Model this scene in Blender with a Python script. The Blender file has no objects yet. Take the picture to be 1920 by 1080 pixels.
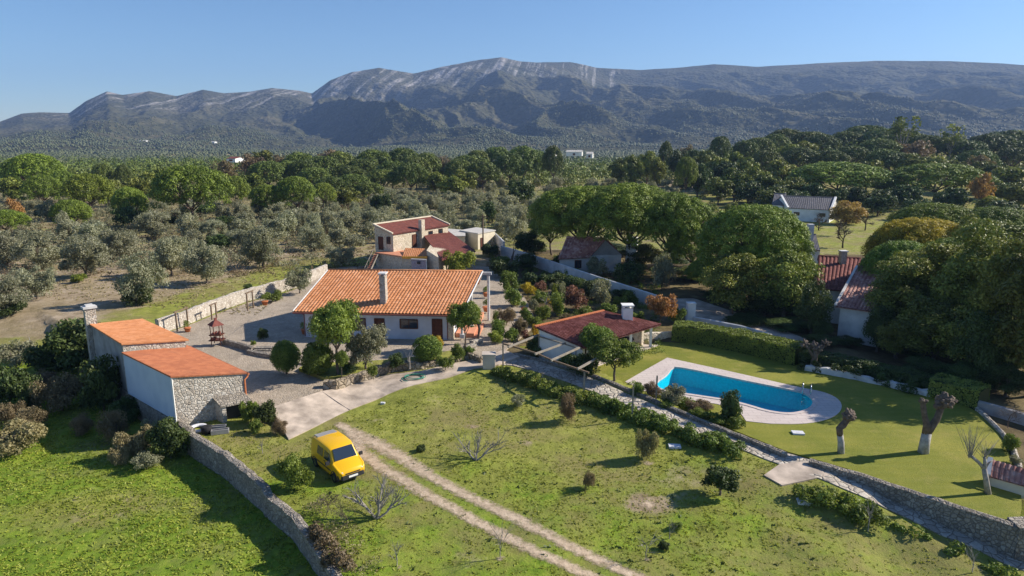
import bpy, math, random
import numpy as np
from mathutils import Vector, Matrix
from mathutils.geometry import tessellate_polygon
S = bpy.context.scene
R = math.radians
random.seed(7); rng = np.random.default_rng(7)
col = S.collection
# ------------------------------------------------------------------ camera, sky, sun
CAMH, PITCH, FPX = 21.0, R(12.3), 1280.0
cam = bpy.data.cameras.new('camera'); co = bpy.data.objects.new('camera', cam); col.objects.link(co)
co.location = (0, 0, CAMH); co.rotation_euler = (R(90) - PITCH, 0, 0)
cam.sensor_width = 36; cam.lens = 36 * FPX / 1920; cam.clip_start = .5; cam.clip_end = 30000
S.camera = co
SUN_AZ, SUN_EL = R(11), R(32)          # azimuth from +X towards +Y
w = bpy.data.worlds.new('World'); S.world = w; w.use_nodes = True
sky = w.node_tree.nodes.new('ShaderNodeTexSky'); sky.sky_type = 'NISHITA'; sky.sun_disc = False
sky.sun_elevation = SUN_EL; sky.sun_rotation = R(90) - SUN_AZ
sky.air_density = 1.0; sky.dust_density = .15; sky.ozone_density = 7; sky.altitude = 100
bgn = w.node_tree.nodes['Background']; bgn.inputs['Strength'].default_value = .086
w.node_tree.links.new(sky.outputs[0], bgn.inputs['Color'])
sl = bpy.data.lights.new('sun', 'SUN'); sl.energy = 5; sl.angle = R(.55); sl.color = (1, .92, .79)
so = bpy.data.objects.new('sun', sl); col.objects.link(so)
so.rotation_euler = Vector((math.cos(SUN_AZ) * math.cos(SUN_EL), math.sin(SUN_AZ) * math.cos(SUN_EL), math.sin(SUN_EL))).to_track_quat('Z', 'Y').to_euler()
S.view_settings.view_transform = 'Standard'; S.view_settings.look = 'None'
S.view_settings.exposure = .66; S.view_settings.gamma = 1
S.cycles.max_bounces = 5; S.cycles.transparent_max_bounces = 12; S.cycles.diffuse_bounces = 2
S.cycles.glossy_bounces = 2; S.cycles.transmission_bounces = 4; S.cycles.volume_bounces = 0
S.cycles.use_denoising = True

# ------------------------------------------------------------------ measuring helpers (photo pixel -> point in the place)
def ray(u, v):
    x = u - 960; z = -(v - 540); c, s = math.cos(PITCH), math.sin(PITCH)
    return x, FPX * c + z * s, -FPX * s + z * c
def gp(u, v, z=0.0):
    d = ray(u, v); t = (z - CAMH) / d[2]; return Vector((d[0] * t, d[1] * t, z))
def yp(u, v, Y):
    d = ray(u, v); t = Y / d[1]; return Vector((d[0] * t, Y, CAMH + d[2] * t))
def pxm(Y, z=0):  # pixels per metre at depth
    return FPX / (Y * math.cos(PITCH) + (CAMH - z) * math.sin(PITCH))
def sstep(a, b, x):
    t = np.clip((np.asarray(x, float) - a) / (b - a), 0, 1); return t * t * (3 - 2 * t)

# ------------------------------------------------------------------ terrain
LAWN_Z, YARD_Z, LOW_Z = .5, 1.0, .82
CTRL = [gp(*p) for p in [(640, 870, 0), (450, 850, 0), (600, 1060, -.15), (900, 1060, -.3), (1210, 1060, -.5), (1450, 1060, -.85), (1700, 1070, -1.4),
        (1920, 1062, -1.4), (1800, 1000, -.95), (1700, 950, -.5), (1600, 905, .08), (1540, 885, .38), (1480, 865, .47), (1400, 838, .5), (1300, 800, .55), (1200, 762, .62), (1100, 718, .75),
        (1000, 685, .88), (915, 690, .9), (800, 715, .7), (660, 770, .12), (545, 822, .02), (900, 800, .25), (1100, 900, .05), (1350, 950, -.1), (1550, 1000, -.6), (780, 800, .2), (480, 800, .1), (1450, 900, .3)]]
CT = np.array([tuple(p) for p in CTRL])
LAWN_PX = [(1182, 652), (1240, 640), (1330, 645), (1450, 668), (1560, 692), (1640, 712), (1720, 735), (1800, 755), (1838, 775), (1870, 805), (1893, 850), (1912, 900), (1916, 950), (1911, 980),
           (1867, 969), (1778, 940), (1689, 911), (1600, 882), (1515, 857), (1475, 846), (1380, 808), (1280, 765), (1180, 722), (1120, 698), (1040, 672), (965, 652), (1008, 638), (1080, 664)]
LAWN = [gp(u, v, LAWN_Z) for u, v in LAWN_PX]
WATER_PX = [(1268, 687), (1380, 711), (1485, 732), (1505, 736), (1518, 743), (1526, 753), (1521, 764), (1505, 772), (1478, 776), (1440, 771), (1405, 760), (1370, 751), (1330, 745), (1290, 739),
            (1248, 733), (1233, 727), (1231, 716), (1246, 707), (1254, 699), (1258, 692)]
WATER = [gp(u, v, LAWN_Z) for u, v in WATER_PX]
def inpoly(px, py, poly):
    r = np.zeros(np.shape(px), bool); n = len(poly)
    for i in range(n):
        x1, y1 = poly[i][0], poly[i][1]; x2, y2 = poly[(i + 1) % n][0], poly[(i + 1) % n][1]
        if y1 == y2: continue
        c = ((y1 > py) != (y2 > py)) & (px < (x2 - x1) * (py - y1) / (y2 - y1) + x1); r ^= c
    return r
WC = sum(WATER, Vector()) / len(WATER)
WATER_BIG = [WC + (p - WC) * 1.03 + (p - WC).normalized() * .75 for p in WATER]
WALL_PX = [(355, 807), (426, 850), (497, 908), (501, 915), (554, 956), (580, 990), (625, 1050), (655, 1092), (690, 1150)]
FW = [gp(u, v, .55) for u, v in WALL_PX]
BARN_A = gp(325, 785, .6); BARN_B = gp(233, 713, .6); BD = (BARN_B - BARN_A).normalized()
BARN_C = BARN_A + BD * 26
LINE = [BARN_C + BD * 30, BARN_C, BARN_A + (BARN_B-BARN_A)*0.02] + [p for p in FW] + [FW[-1] + (FW[-1] - FW[0])]
LY = np.array([p.y for p in LINE])[::-1]; LX = np.array([p.x for p in LINE])[::-1]
def noise2(x, y, s, seed=0):
    """smooth value noise"""
    x = np.asarray(x, float) / s; y = np.asarray(y, float) / s
    xi = np.floor(x).astype(np.int64); yi = np.floor(y).astype(np.int64); fx = x - xi; fy = y - yi
    fx = fx * fx * (3 - 2 * fx); fy = fy * fy * (3 - 2 * fy)
    def h(a, b):
        n = (a * 374761393 + b * 668265263 + seed * 1274126177) & 0x7fffffff
        n = ((n ^ (n >> 13)) * 1274126177) & 0x7fffffff
        return ((n ^ (n >> 16)) & 0xffff) / 65535.0
    return (h(xi, yi) * (1 - fx) + h(xi + 1, yi) * fx) * (1 - fy) + (h(xi, yi + 1) * (1 - fx) + h(xi + 1, yi + 1) * fx) * fy
def fbm(x, y, s, o=4, seed=0):
    a, t, v = 1, 0, 0
    for i in range(o):
        v = v + a * noise2(x, y, s / 2 ** i, seed + i * 17); t += a; a *= .5
    return v / t
def zt(x, y):
    x = np.atleast_1d(np.asarray(x, float)); y = np.atleast_1d(np.asarray(y, float))
    num = np.zeros_like(x); den = np.zeros_like(x)
    for p in CT:
        wgt = 1 / (((x - p[0]) ** 2 + (y - p[1]) ** 2) + .6) ** 1.5; num += wgt * p[2]; den += wgt
    z = num / den
    t = sstep(57.5, 62, y + .12 * x); z = z * (1 - t) + .8 * t
    rt = sstep(30, 34, x - .1 * (y - 40)); z = z * (1 - rt) + .3 * rt
    zl = -1.2 + 2.1 * sstep(60, 88, y)
    side = x - np.interp(y, LY, LX); lf = sstep(.15, -.15, side) * (1 - sstep(70, 84, y)); z = z * (1 - lf) + zl * lf
    und = sstep(75, 120, np.hypot(x, y)) ; z = z + und * (fbm(x, y, 40, 3, 3) - .5) * 1.4 * sstep(75, 120, y)
    t = sstep(110, 200, y); z = z * (1 - t)
    a = x / np.maximum(y, 1)
    hill = 14 * sstep(200, 420, y) * sstep(.1, .48, a) * (1 - sstep(480, 800, y))
    z = z + hill - 6 * sstep(330, 800, y) + und * (fbm(x, y, 160, 2, 9) - .5) * 4 * sstep(240, 400, y)
    il = inpoly(x, y, LAWN); z = np.where(il, np.minimum(z - .1, LAWN_Z - .12), z)
    iw = inpoly(x, y, WATER_BIG); z = np.where(iw, -2.6, z)
    return z
def z1(x, y): return float(zt(x, y)[0])
def gt(u, v):
    """point of the terrain seen at a photo pixel"""
    z = .3
    for _ in range(8):
        p = gp(u, v, z); z = .5 * z + .5 * z1(p.x, p.y)
    return Vector((p.x, p.y, z1(p.x, p.y)))

# ------------------------------------------------------------------ materials
def lin(c): return tuple(((v / 255) / 12.92 if v / 255 <= .04045 else ((v / 255 + .055) / 1.055) ** 2.4) for v in c)
class NT:
    def __init__(s, name):
        s.m = bpy.data.materials.new(name); s.m.use_nodes = True; s.t = s.m.node_tree; s.b = s.t.nodes['Principled BSDF']
        s.b.inputs['Specular IOR Level'].default_value = .25; s.out = s.t.nodes['Material Output']; s.tc = None
    def n(s, typ, **k):
        nd = s.t.nodes.new('ShaderNode' + typ)
        for a, b in k.items(): setattr(nd, a, b)
        return nd
    def l(s, a, b): s.t.links.new(a, b)
    def coord(s, kind='Object', scale=(1, 1, 1)):
        if s.tc is None: s.tc = s.n('TexCoord')
        mp = s.n('Mapping'); mp.inputs['Scale'].default_value = scale; s.l(s.tc.outputs[kind], mp.inputs['Vector']); return mp.outputs[0]
    def noise(s, scale, detail=4, kind='Object', sc=(1, 1, 1), rough=.55):
        nd = s.n('TexNoise'); nd.inputs['Scale'].default_value = scale; nd.inputs['Detail'].default_value = detail; nd.inputs['Roughness'].default_value = rough
        s.l(s.coord(kind, sc), nd.inputs['Vector']); return nd.outputs['Fac']
    def ramp(s, fac, stops):
        r = s.n('ValToRGB'); e = r.color_ramp.elements
        while len(e) < len(stops): e.new(.5)
        for i, (p, c) in enumerate(stops): e[i].position = p; e[i].color = (*c, 1) if len(c) == 3 else c
        s.l(fac, r.inputs[0]); return r.outputs[0]
    def mr(s, fac, a, b, c=0, d=1):
        r = s.n('MapRange'); s.l(fac, r.inputs[0])
        for i, q in enumerate((a, b, c, d)): r.inputs[i + 1].default_value = q
        return r.outputs[0]
    def mix(s, f, a, b, mode='MIX'):
        m = s.n('Mix', data_type='RGBA', blend_type=mode)
        for k, v in ((0, f), (6, a), (7, b)):
            if isinstance(v, (int, float)): m.inputs[k].default_value = v
            elif isinstance(v, tuple): m.inputs[k].default_value = (*v, 1) if len(v) == 3 else v
            else: s.l(v, m.inputs[k])
        return m.outputs[2]
    def math(s, op, a, b=None):
        m = s.n('Math', operation=op)
        for k, v in ((0, a), (1, b)):
            if v is None: continue
            if isinstance(v, (int, float)): m.inputs[k].default_value = v
            else: s.l(v, m.inputs[k])
        return m.outputs[0]
    def attr(s, name):
        a = s.n('Attribute'); a.attribute_name = name; return a.outputs['Fac']
    def bump(s, h, strength=.5, dist=.05):
        b = s.n('Bump'); b.inputs['Strength'].default_value = strength; b.inputs['Distance'].default_value = dist; s.l(h, b.inputs['Height']); s.l(b.outputs[0], s.b.inputs['Normal'])
    def base(s, c): s.l(c, s.b.inputs['Base Color'])
    def rough(s, r): s.b.inputs['Roughness'].default_value = r
M = {}
def plain(name, c, r=.7, var=.18, scale=3, bump=.15, metal=0, dist=.02):
    t = NT(name); f = t.noise(scale, 5)
    d = tuple(v * (1 - var) for v in c); e = tuple(min(1, v * (1 + var)) for v in c)
    t.base(t.ramp(f, [(.3, d), (.7, e)])); t.rough(r); t.b.inputs['Metallic'].default_value = metal
    if bump: t.bump(t.noise(scale * 8, 3), bump, dist)
    M[name] = t.m; return t.m
def stonemat(name, cols, scale=3.5, mortar=(.25, .22, .19), bump=.9, mw=.06, stain=.35):
    t = NT(name)
    wv = t.n('TexNoise'); wv.inputs['Scale'].default_value = 2.5; t.l(t.coord(), wv.inputs['Vector'])
    va = t.n('VectorMath', operation='MULTIPLY_ADD'); t.l(wv.outputs['Color'], va.inputs[0]); va.inputs[1].default_value = (.16, .16, .16); t.l(t.coord(), va.inputs[2])
    v = t.n('TexVoronoi'); v.inputs['Scale'].default_value = scale; t.l(va.outputs[0], v.inputs['Vector'])
    e = t.n('TexVoronoi', feature='DISTANCE_TO_EDGE'); e.inputs['Scale'].default_value = scale; t.l(va.outputs[0], e.inputs['Vector'])
    sep = t.n('SeparateColor'); t.l(v.outputs['Color'], sep.inputs[0])
    c = t.ramp(sep.outputs[0], [(i / max(1, len(cols) - 1), q) for i, q in enumerate(cols)])
    c = t.mix(t.mr(t.noise(9, 5), .3, .75, 0, .5), c, (.12, .1, .085), 'MIX')
    c = t.mix(t.mr(t.noise(.6, 4), .45, .75, 0, stain), c, (.1, .09, .08))
    k = t.mr(e.outputs['Distance'], 0, mw); c = t.mix(k, mortar, c)
    t.base(c); t.rough(.9)
    hh = t.math('ADD', t.mr(e.outputs['Distance'], 0, mw * 2.5), t.math('MULTIPLY', t.noise(14, 4), .6)); t.bump(hh, bump, .09)
    M[name] = t.m; return t.m
def leafmat(name, a, b, tr=.25, spread=.25):
    t = NT(name); oi = t.n('ObjectInfo')
    f = t.math('ADD', t.math('MULTIPLY', t.attr('tint'), .65), t.math('MULTIPLY', t.noise(.6, 2), .35))
    c = t.ramp(f, [(.15, a), (.85, b)])
    hs = t.n('HueSaturation'); t.l(c, hs.inputs['Color'])
    t.l(t.mr(oi.outputs['Random'], 0, 1, 1 - spread, 1 + spread), hs.inputs['Value'])
    rnd2 = t.math('FRACT', t.math('MULTIPLY', oi.outputs['Random'], 7.31)); t.l(t.mr(rnd2, 0, 1, .485, .512), hs.inputs['Hue'])
    t.base(hs.outputs[0]); t.rough(.55); t.b.inputs['Specular IOR Level'].default_value = .3
    ts = t.n('BsdfTranslucent'); t.l(t.mix(1.0, hs.outputs[0], (1, 1, .55), 'MULTIPLY'), ts.inputs[0])
    mx = t.n('MixShader'); mx.inputs[0].default_value = tr; t.l(t.b.outputs[0], mx.inputs[1]); t.l(ts.outputs[0], mx.inputs[2]); t.l(mx.outputs[0], t.out.inputs[0])
    M[name] = t.m; return t.m
leafmat('pine_leaf', (.05, .085, .012), (.3, .38, .045), .14, .16)
leafmat('pine_far', (.045, .07, .015), (.18, .225, .04), .1, .28)
leafmat('gold_leaf', (.26, .17, .05), (.52, .38, .1), .3, .1)
leafmat('olive_leaf', (.19, .2, .12), (.4, .395, .27), .35, .18)
leafmat('dark_leaf', (.025, .045, .012), (.1, .14, .035), .2, .2)
leafmat('green_leaf', (.06, .1, .016), (.27, .34, .06), .3, .15)
leafmat('bright_leaf', (.1, .15, .02), (.36, .4, .06), .35, .12)
leafmat('mid_leaf', (.05, .075, .015), (.3, .32, .06), .2, .3)
leafmat('yellow_leaf', (.3, .2, .02), (.62, .45, .04), .3, .1)
leafmat('orange_leaf', (.26, .13, .04), (.5, .3, .1), .3, .1)
leafmat('red_leaf', (.11, .05, .035), (.3, .15, .1), .25, .1)
leafmat('brown_leaf', (.12, .09, .05), (.29, .22, .13), .3, .15)
leafmat('straw_leaf', (.2, .18, .08), (.44, .38, .2), .3, .1)
leafmat('grey_leaf', (.17, .18, .1), (.36, .35, .23), .3, .1)
leafmat('forest_leaf', (.032, .045, .02), (.11, .12, .05), .0, .2)
leafmat('grass_leaf', (.13, .18, .02), (.38, .42, .06), .35, .1)
plain('bark', (.13, .1, .08), .9, .4, 4, .6); plain('pale_bark', (.3, .27, .24), .9, .35, 5, .5); plain('whitewash_bark', (.36, .34, .31), .9, .4, 3, .7)
plain('white_paint', (.74, .73, .71), .8, .16, .7, .15); plain('old_white', (.55, .54, .53), .85, .2, .8, .2); plain('blue_white', (.55, .58, .64), .75, .14, .6, .1)
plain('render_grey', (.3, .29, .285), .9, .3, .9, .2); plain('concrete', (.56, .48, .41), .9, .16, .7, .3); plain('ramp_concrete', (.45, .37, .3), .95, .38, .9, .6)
plain('wood', (.17, .12, .08), .8, .3, 4, .3); plain('weathered_wood', (.27, .235, .19), .85, .25, 4, .3); plain('dark_wood', (.1, .035, .02), .6, .3, 4, .1)
plain('terracotta', (.5, .17, .07), .8, .2, 6, .1); plain('terracotta_floor', (.55, .24, .14), .8, .15, 4, .1); plain('steel', (.6, .6, .62), .25, .05, 3, 0, 1)
plain('dark_metal', (.04, .04, .045), .5, .2, 4, 0); plain('black_rubber', (.02, .02, .022), .8, .2, 6, .1); plain('orange_band', (.75, .35, .05), .7, .1, 3, 0)
plain('bench_blue', (.26, .33, .42), .6, .1, 4, 0); plain('hose_green', (.05, .22, .16), .5, .1, 5, 0); plain('slab_white', (.62, .62, .66), .85, .1, 2, .1); plain('plastic_dark', (.035, .035, .04), .6, .2, 4, 0)
plain('yellow_paint', (.75, .42, .01), .3, .03, 1, 0); M['yellow_paint'].node_tree.nodes['Principled BSDF'].inputs['Coat Weight'].default_value = .4
plain('cream_render', (.62, .55, .42), .85, .12, 1, .15); plain('grey_tile', (.16, .15, .155), .85, .3, 2, .4); plain('pale_roof', (.5, .47, .43), .85, .15, 1, .2)
t = NT('glass'); t.b.inputs['Base Color'].default_value = (.02, .03, .045, 1); t.rough(.06); t.b.inputs['Specular IOR Level'].default_value = .9; M['glass'] = t.m
t = NT('lamp_glass'); t.b.inputs['Base Color'].default_value = (.6, .6, .63, 1); t.rough(.12); t.b.inputs['Specular IOR Level'].default_value = .8; M['lamp_glass'] = t.m
def roofmat(name, a, b, c, sc=1.6):
    t = NT(name)
    v = t.n('TexVoronoi'); v.inputs['Scale'].default_value = 2.6; t.l(t.coord(), v.inputs['Vector']); sep = t.n('SeparateColor'); t.l(v.outputs['Color'], sep.inputs[0])
    f = t.math('ADD', t.math('MULTIPLY', t.noise(sc, 5), .6), t.math('MULTIPLY', sep.outputs[0], .4))
    cc = t.ramp(f, [(.25, a), (.5, b), (.75, c)]); cc = t.mix(t.mr(t.noise(.5, 5), .55, .8, 0, .35), cc, (.12, .07, .05))
    t.base(cc); t.rough(.8); t.bump(t.noise(20, 3), .3, .02); M[name] = t.m
roofmat('roof_orange', (.44, .175, .07), (.52, .22, .095), (.6, .29, .15))
roofmat('roof_sheet', (.43, .17, .07), (.5, .205, .085), (.56, .25, .12)); roofmat('roof_sheet_red', (.34, .115, .055), (.4, .14, .065), (.46, .17, .08))
roofmat('roof_red', (.13, .04, .032), (.17, .052, .042), (.26, .1, .085)); roofmat('roof_dullred', (.16, .05, .04), (.2, .065, .05), (.24, .08, .06)); roofmat('roof_pink', (.24, .1, .085), (.36, .18, .15), (.52, .34, .29))
stonemat('stone_light', [(.42, .35, .28), (.7, .64, .56), (.54, .47, .39), (.78, .72, .64)], 4.2, (.44, .38, .31), .7, .06, .15)
stonemat('stone_grey', [(.24, .21, .175), (.44, .39, .33), (.32, .28, .23), (.52, .47, .4)], 4.4, (.16, .135, .11), .8)
stonemat('stone_house', [(.52, .43, .31), (.7, .61, .47), (.6, .5, .36), (.76, .68, .56)], 2.6, (.7, .62, .5), .5, .06, .1)
stonemat('stone_rock', [(.3, .23, .15), (.42, .34, .24), (.5, .42, .32), (.25, .2, .15)], 2.3, (.1, .08, .05), 1.0, .07)
stonemat('stone_path', [(.52, .46, .38), (.66, .6, .52), (.44, .38, .32), (.6, .54, .46)], 1.8, (.15, .13, .1), .7, .06, .2)
stonemat('cobble', [(.44, .35, .26), (.57, .47, .36), (.49, .4, .3), (.63, .53, .42)], 5.5, (.36, .3, .23), .6, .05, .4)
# paving with joints
t = NT('paving'); br = t.n('TexBrick'); br.inputs['Scale'].default_value = 1.0; br.inputs['Mortar Size'].default_value = .03; br.inputs['Brick Width'].default_value = 1.0; br.inputs['Row Height'].default_value = .5
t.l(t.coord(), br.inputs['Vector']); br.inputs['Color1'].default_value = (.56, .48, .45, 1); br.inputs['Color2'].default_value = (.6, .52, .48, 1); br.inputs['Mortar'].default_value = (.46, .39, .36, 1)
t.base(t.mix(t.mr(t.noise(.7, 5), .4, .7, 0, .3), br.outputs[0], (.42, .36, .33))); t.rough(.8); M['paving'] = t.m
# lawn
t = NT('lawn'); f = t.noise(.22, 5); c = t.ramp(f, [(.3, (.16, .185, .02)), (.5, (.225, .23, .026)), (.7, (.33, .3, .05))])
wn = t.n('TexWave', wave_type='RINGS'); wn.inputs['Scale'].default_value = .35; wn.inputs['Distortion'].default_value = 2.5; wn.inputs['Detail'].default_value = 2
mp = t.n('Mapping'); mp.inputs['Location'].default_value = (-30, -48, 0); t.l(t.n('TexCoord').outputs['Object'], mp.inputs[0]); t.l(mp.outputs[0], wn.inputs['Vector'])
c = t.mix(t.mr(wn.outputs['Fac'], .2, .9, 0, .16), c, (.3, .31, .07)); c = t.mix(t.mr(t.noise(6, 7, rough=.75), .35, .7, 0, .6), c, (.09, .115, .012)); c = t.mix(t.mr(t.noise(.5, 6, rough=.7), .52, .7, 0, .5), c, (.34, .28, .08)); t.base(c); t.rough(.9); t.bump(t.noise(18, 5), .9, .06); M['lawn'] = t.m
# ground: masks green / vivid / soil per vertex, noise inside
t = NT('ground_cover')
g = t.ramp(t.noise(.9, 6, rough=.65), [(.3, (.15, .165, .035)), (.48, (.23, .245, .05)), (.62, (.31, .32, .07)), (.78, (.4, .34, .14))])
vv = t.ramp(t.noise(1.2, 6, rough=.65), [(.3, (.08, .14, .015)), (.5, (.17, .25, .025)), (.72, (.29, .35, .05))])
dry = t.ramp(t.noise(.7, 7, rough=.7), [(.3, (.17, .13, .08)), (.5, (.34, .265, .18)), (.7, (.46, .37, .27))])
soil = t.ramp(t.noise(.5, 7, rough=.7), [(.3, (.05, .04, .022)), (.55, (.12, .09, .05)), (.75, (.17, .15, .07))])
n1 = t.math('MULTIPLY', t.math('SUBTRACT', t.noise(.45, 6, rough=.7), .5), 1.5)
def msk(a, lo=.35, hi=.65): return t.mr(t.math('ADD', t.attr(a), n1), lo, hi)
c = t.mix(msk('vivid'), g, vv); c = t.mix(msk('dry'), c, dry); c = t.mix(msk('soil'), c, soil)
c = t.mix(t.mr(t.noise(2.2, 6, rough=.8), .6, .75, 0, .4), c, (.1, .1, .04))
c = t.mix(t.mr(t.noise(.14, 6, rough=.7), .46, .6, 0, .6), c, (.24, .19, .09))
t.base(c); t.rough(.95); t.b.inputs['Specular IOR Level'].default_value = .1
t.bump(t.math('ADD', t.noise(7, 6, rough=.75), t.math('MULTIPLY', t.noise(1.5, 4), 1.0)), .8, .1); M['ground_cover'] = t.m
# ragged earth strip
t = NT('bare_earth'); c = t.ramp(t.noise(2.5, 6, rough=.7), [(.3, (.32, .24, .16)), (.55, (.54, .42, .3)), (.75, (.68, .56, .42))]); t.base(c); t.rough(.95); t.bump(t.noise(9, 5), .6, .06)
k = t.mr(t.math('ADD', t.attr('edge'), t.math('MULTIPLY', t.math('SUBTRACT', t.noise(2.6, 8, rough=.8), .5), 2.2)), .3, .95)
tr_ = t.n('BsdfTransparent'); mx = t.n('MixShader'); t.l(k, mx.inputs[0]); t.l(tr_.outputs[0], mx.inputs[1]); t.l(t.b.outputs[0], mx.inputs[2]); t.l(mx.outputs[0], t.out.inputs[0]); M['bare_earth'] = t.m
# water
t = NT('pool_water'); t.b.inputs['Base Color'].default_value = (.0, .25, .5, 1); t.rough(.04); t.b.inputs['Specular IOR Level'].default_value = .5; t.bump(t.noise(3.5, 3), .25, .06)
tr_ = t.n('BsdfTransparent'); tr_.inputs[0].default_value = (.22, .85, .95, 1); gl = t.n('BsdfGlossy'); gl.inputs['Roughness'].default_value = .05
fr = t.n('LayerWeight'); fr.inputs[0].default_value = .086; mx = t.n('MixShader'); t.l(fr.outputs[0], mx.inputs[0]); t.l(tr_.outputs[0], mx.inputs[1]); t.l(gl.outputs[0], mx.inputs[2]); t.l(mx.outputs[0], t.out.inputs[0])
bn = t.n('Bump'); bn.inputs['Strength'].default_value = .3; bn.inputs['Distance'].default_value = .05; t.l(t.noise(3.5, 3), bn.inputs['Height']); t.l(bn.outputs[0], gl.inputs['Normal']); t.l(bn.outputs[0], fr.inputs['Normal'])
M['pool_water'] = t.m
t = NT('pool_liner'); vo = t.n('TexVoronoi', feature='SMOOTH_F1'); vo.inputs['Scale'].default_value = 2.6; t.l(t.coord(), vo.inputs['Vector'])
c = t.mix(t.mr(t.noise(6, 4), .35, .7), (.03, .52, .62), (.07, .7, .78)); t.base(c); t.rough(.6); M['pool_liner'] = t.m
# mountains
t = NT('mountain_scrub')
c = t.ramp(t.noise(.004, 8, rough=.65), [(.3, (.055, .056, .032)), (.5, (.088, .084, .045)), (.7, (.15, .13, .08))])
vo = t.n('TexVoronoi'); vo.inputs['Scale'].default_value = .06; t.l(t.coord(), vo.inputs['Vector']); c = t.mix(t.mr(vo.outputs['Distance'], .2, .8, 0, .5), c, (.022, .03, .014))
rk = t.n('TexNoise'); rk.inputs['Scale'].default_value = .014; rk.inputs['Detail'].default_value = 5; rk.inputs['Roughness'].default_value = .65
tcn = t.n('TexCoord')
def dotn(v):
    d = t.n('VectorMath', operation='DOT_PRODUCT'); t.l(tcn.outputs['Object'], d.inputs[0]); d.inputs[1].default_value = v; return d.outputs['Value']
cx_ = t.n('CombineXYZ'); th = R(58); t.l(dotn((math.sin(th) * 1.7, .1, -math.cos(th) * 1.7)), cx_.inputs[0]); t.l(dotn((math.cos(th) * .16, .0, math.sin(th) * .16)), cx_.inputs[1]); t.l(cx_.outputs[0], rk.inputs['Vector'])
k = t.mr(t.math('ADD', rk.outputs['Fac'], t.math('MULTIPLY', t.attr('rock'), .3)), .765, .89)
k = t.math('MULTIPLY', k, t.mr(t.noise(.006, 6, rough=.65), .4, .52))
c = t.mix(k, c, (.36, .33, .3)); t.base(c); t.rough(.95); t.b.inputs['Specular IOR Level'].default_value = .05
t.bump(t.math('ADD', t.noise(.02, 8, rough=.6), t.math('MULTIPLY', vo.outputs['Distance'], .5)), .9, 12); M['mountain_scrub'] = t.m

# ------------------------------------------------------------------ mesh helpers
def np_mesh(name, V, F, mat, attrs=None, smooth=False):
    V = np.ascontiguousarray(V, np.float32); F = np.ascontiguousarray(F, np.int32); k = F.shape[1]
    me = bpy.data.meshes.new(name); me.vertices.add(len(V)); me.vertices.foreach_set('co', V.ravel())
    me.loops.add(F.size); me.loops.foreach_set('vertex_index', F.ravel()); me.polygons.add(len(F))
    me.polygons.foreach_set('loop_start', np.arange(0, F.size, k, dtype=np.int32))
    me.polygons.foreach_set('use_smooth', np.full(len(F), smooth, bool))
    me.update(calc_edges=True)
    for a, d in (attrs or {}).items():
        at = me.attributes.new(a, 'FLOAT', 'POINT'); at.data.foreach_set('value', np.ascontiguousarray(d, np.float32))
    me.materials.append(M[mat]); return me
def link(o, parent=None):
    col.objects.link(o)
    if parent is not None: o.parent = parent
    return o
def tag(o, label=None, cat=None, group=None, kind=None):
    if label: o['label'] = label
    if cat: o['category'] = cat
    if group: o['group'] = group
    if kind: o['kind'] = kind
    return o
def thing(name, loc, label, cat, group=None, rz=0):
    o = bpy.data.objects.new(name, None); o.location = loc; o.rotation_euler.z = rz; o.empty_display_size = .3; col.objects.link(o); return tag(o, label, cat, group)
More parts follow.
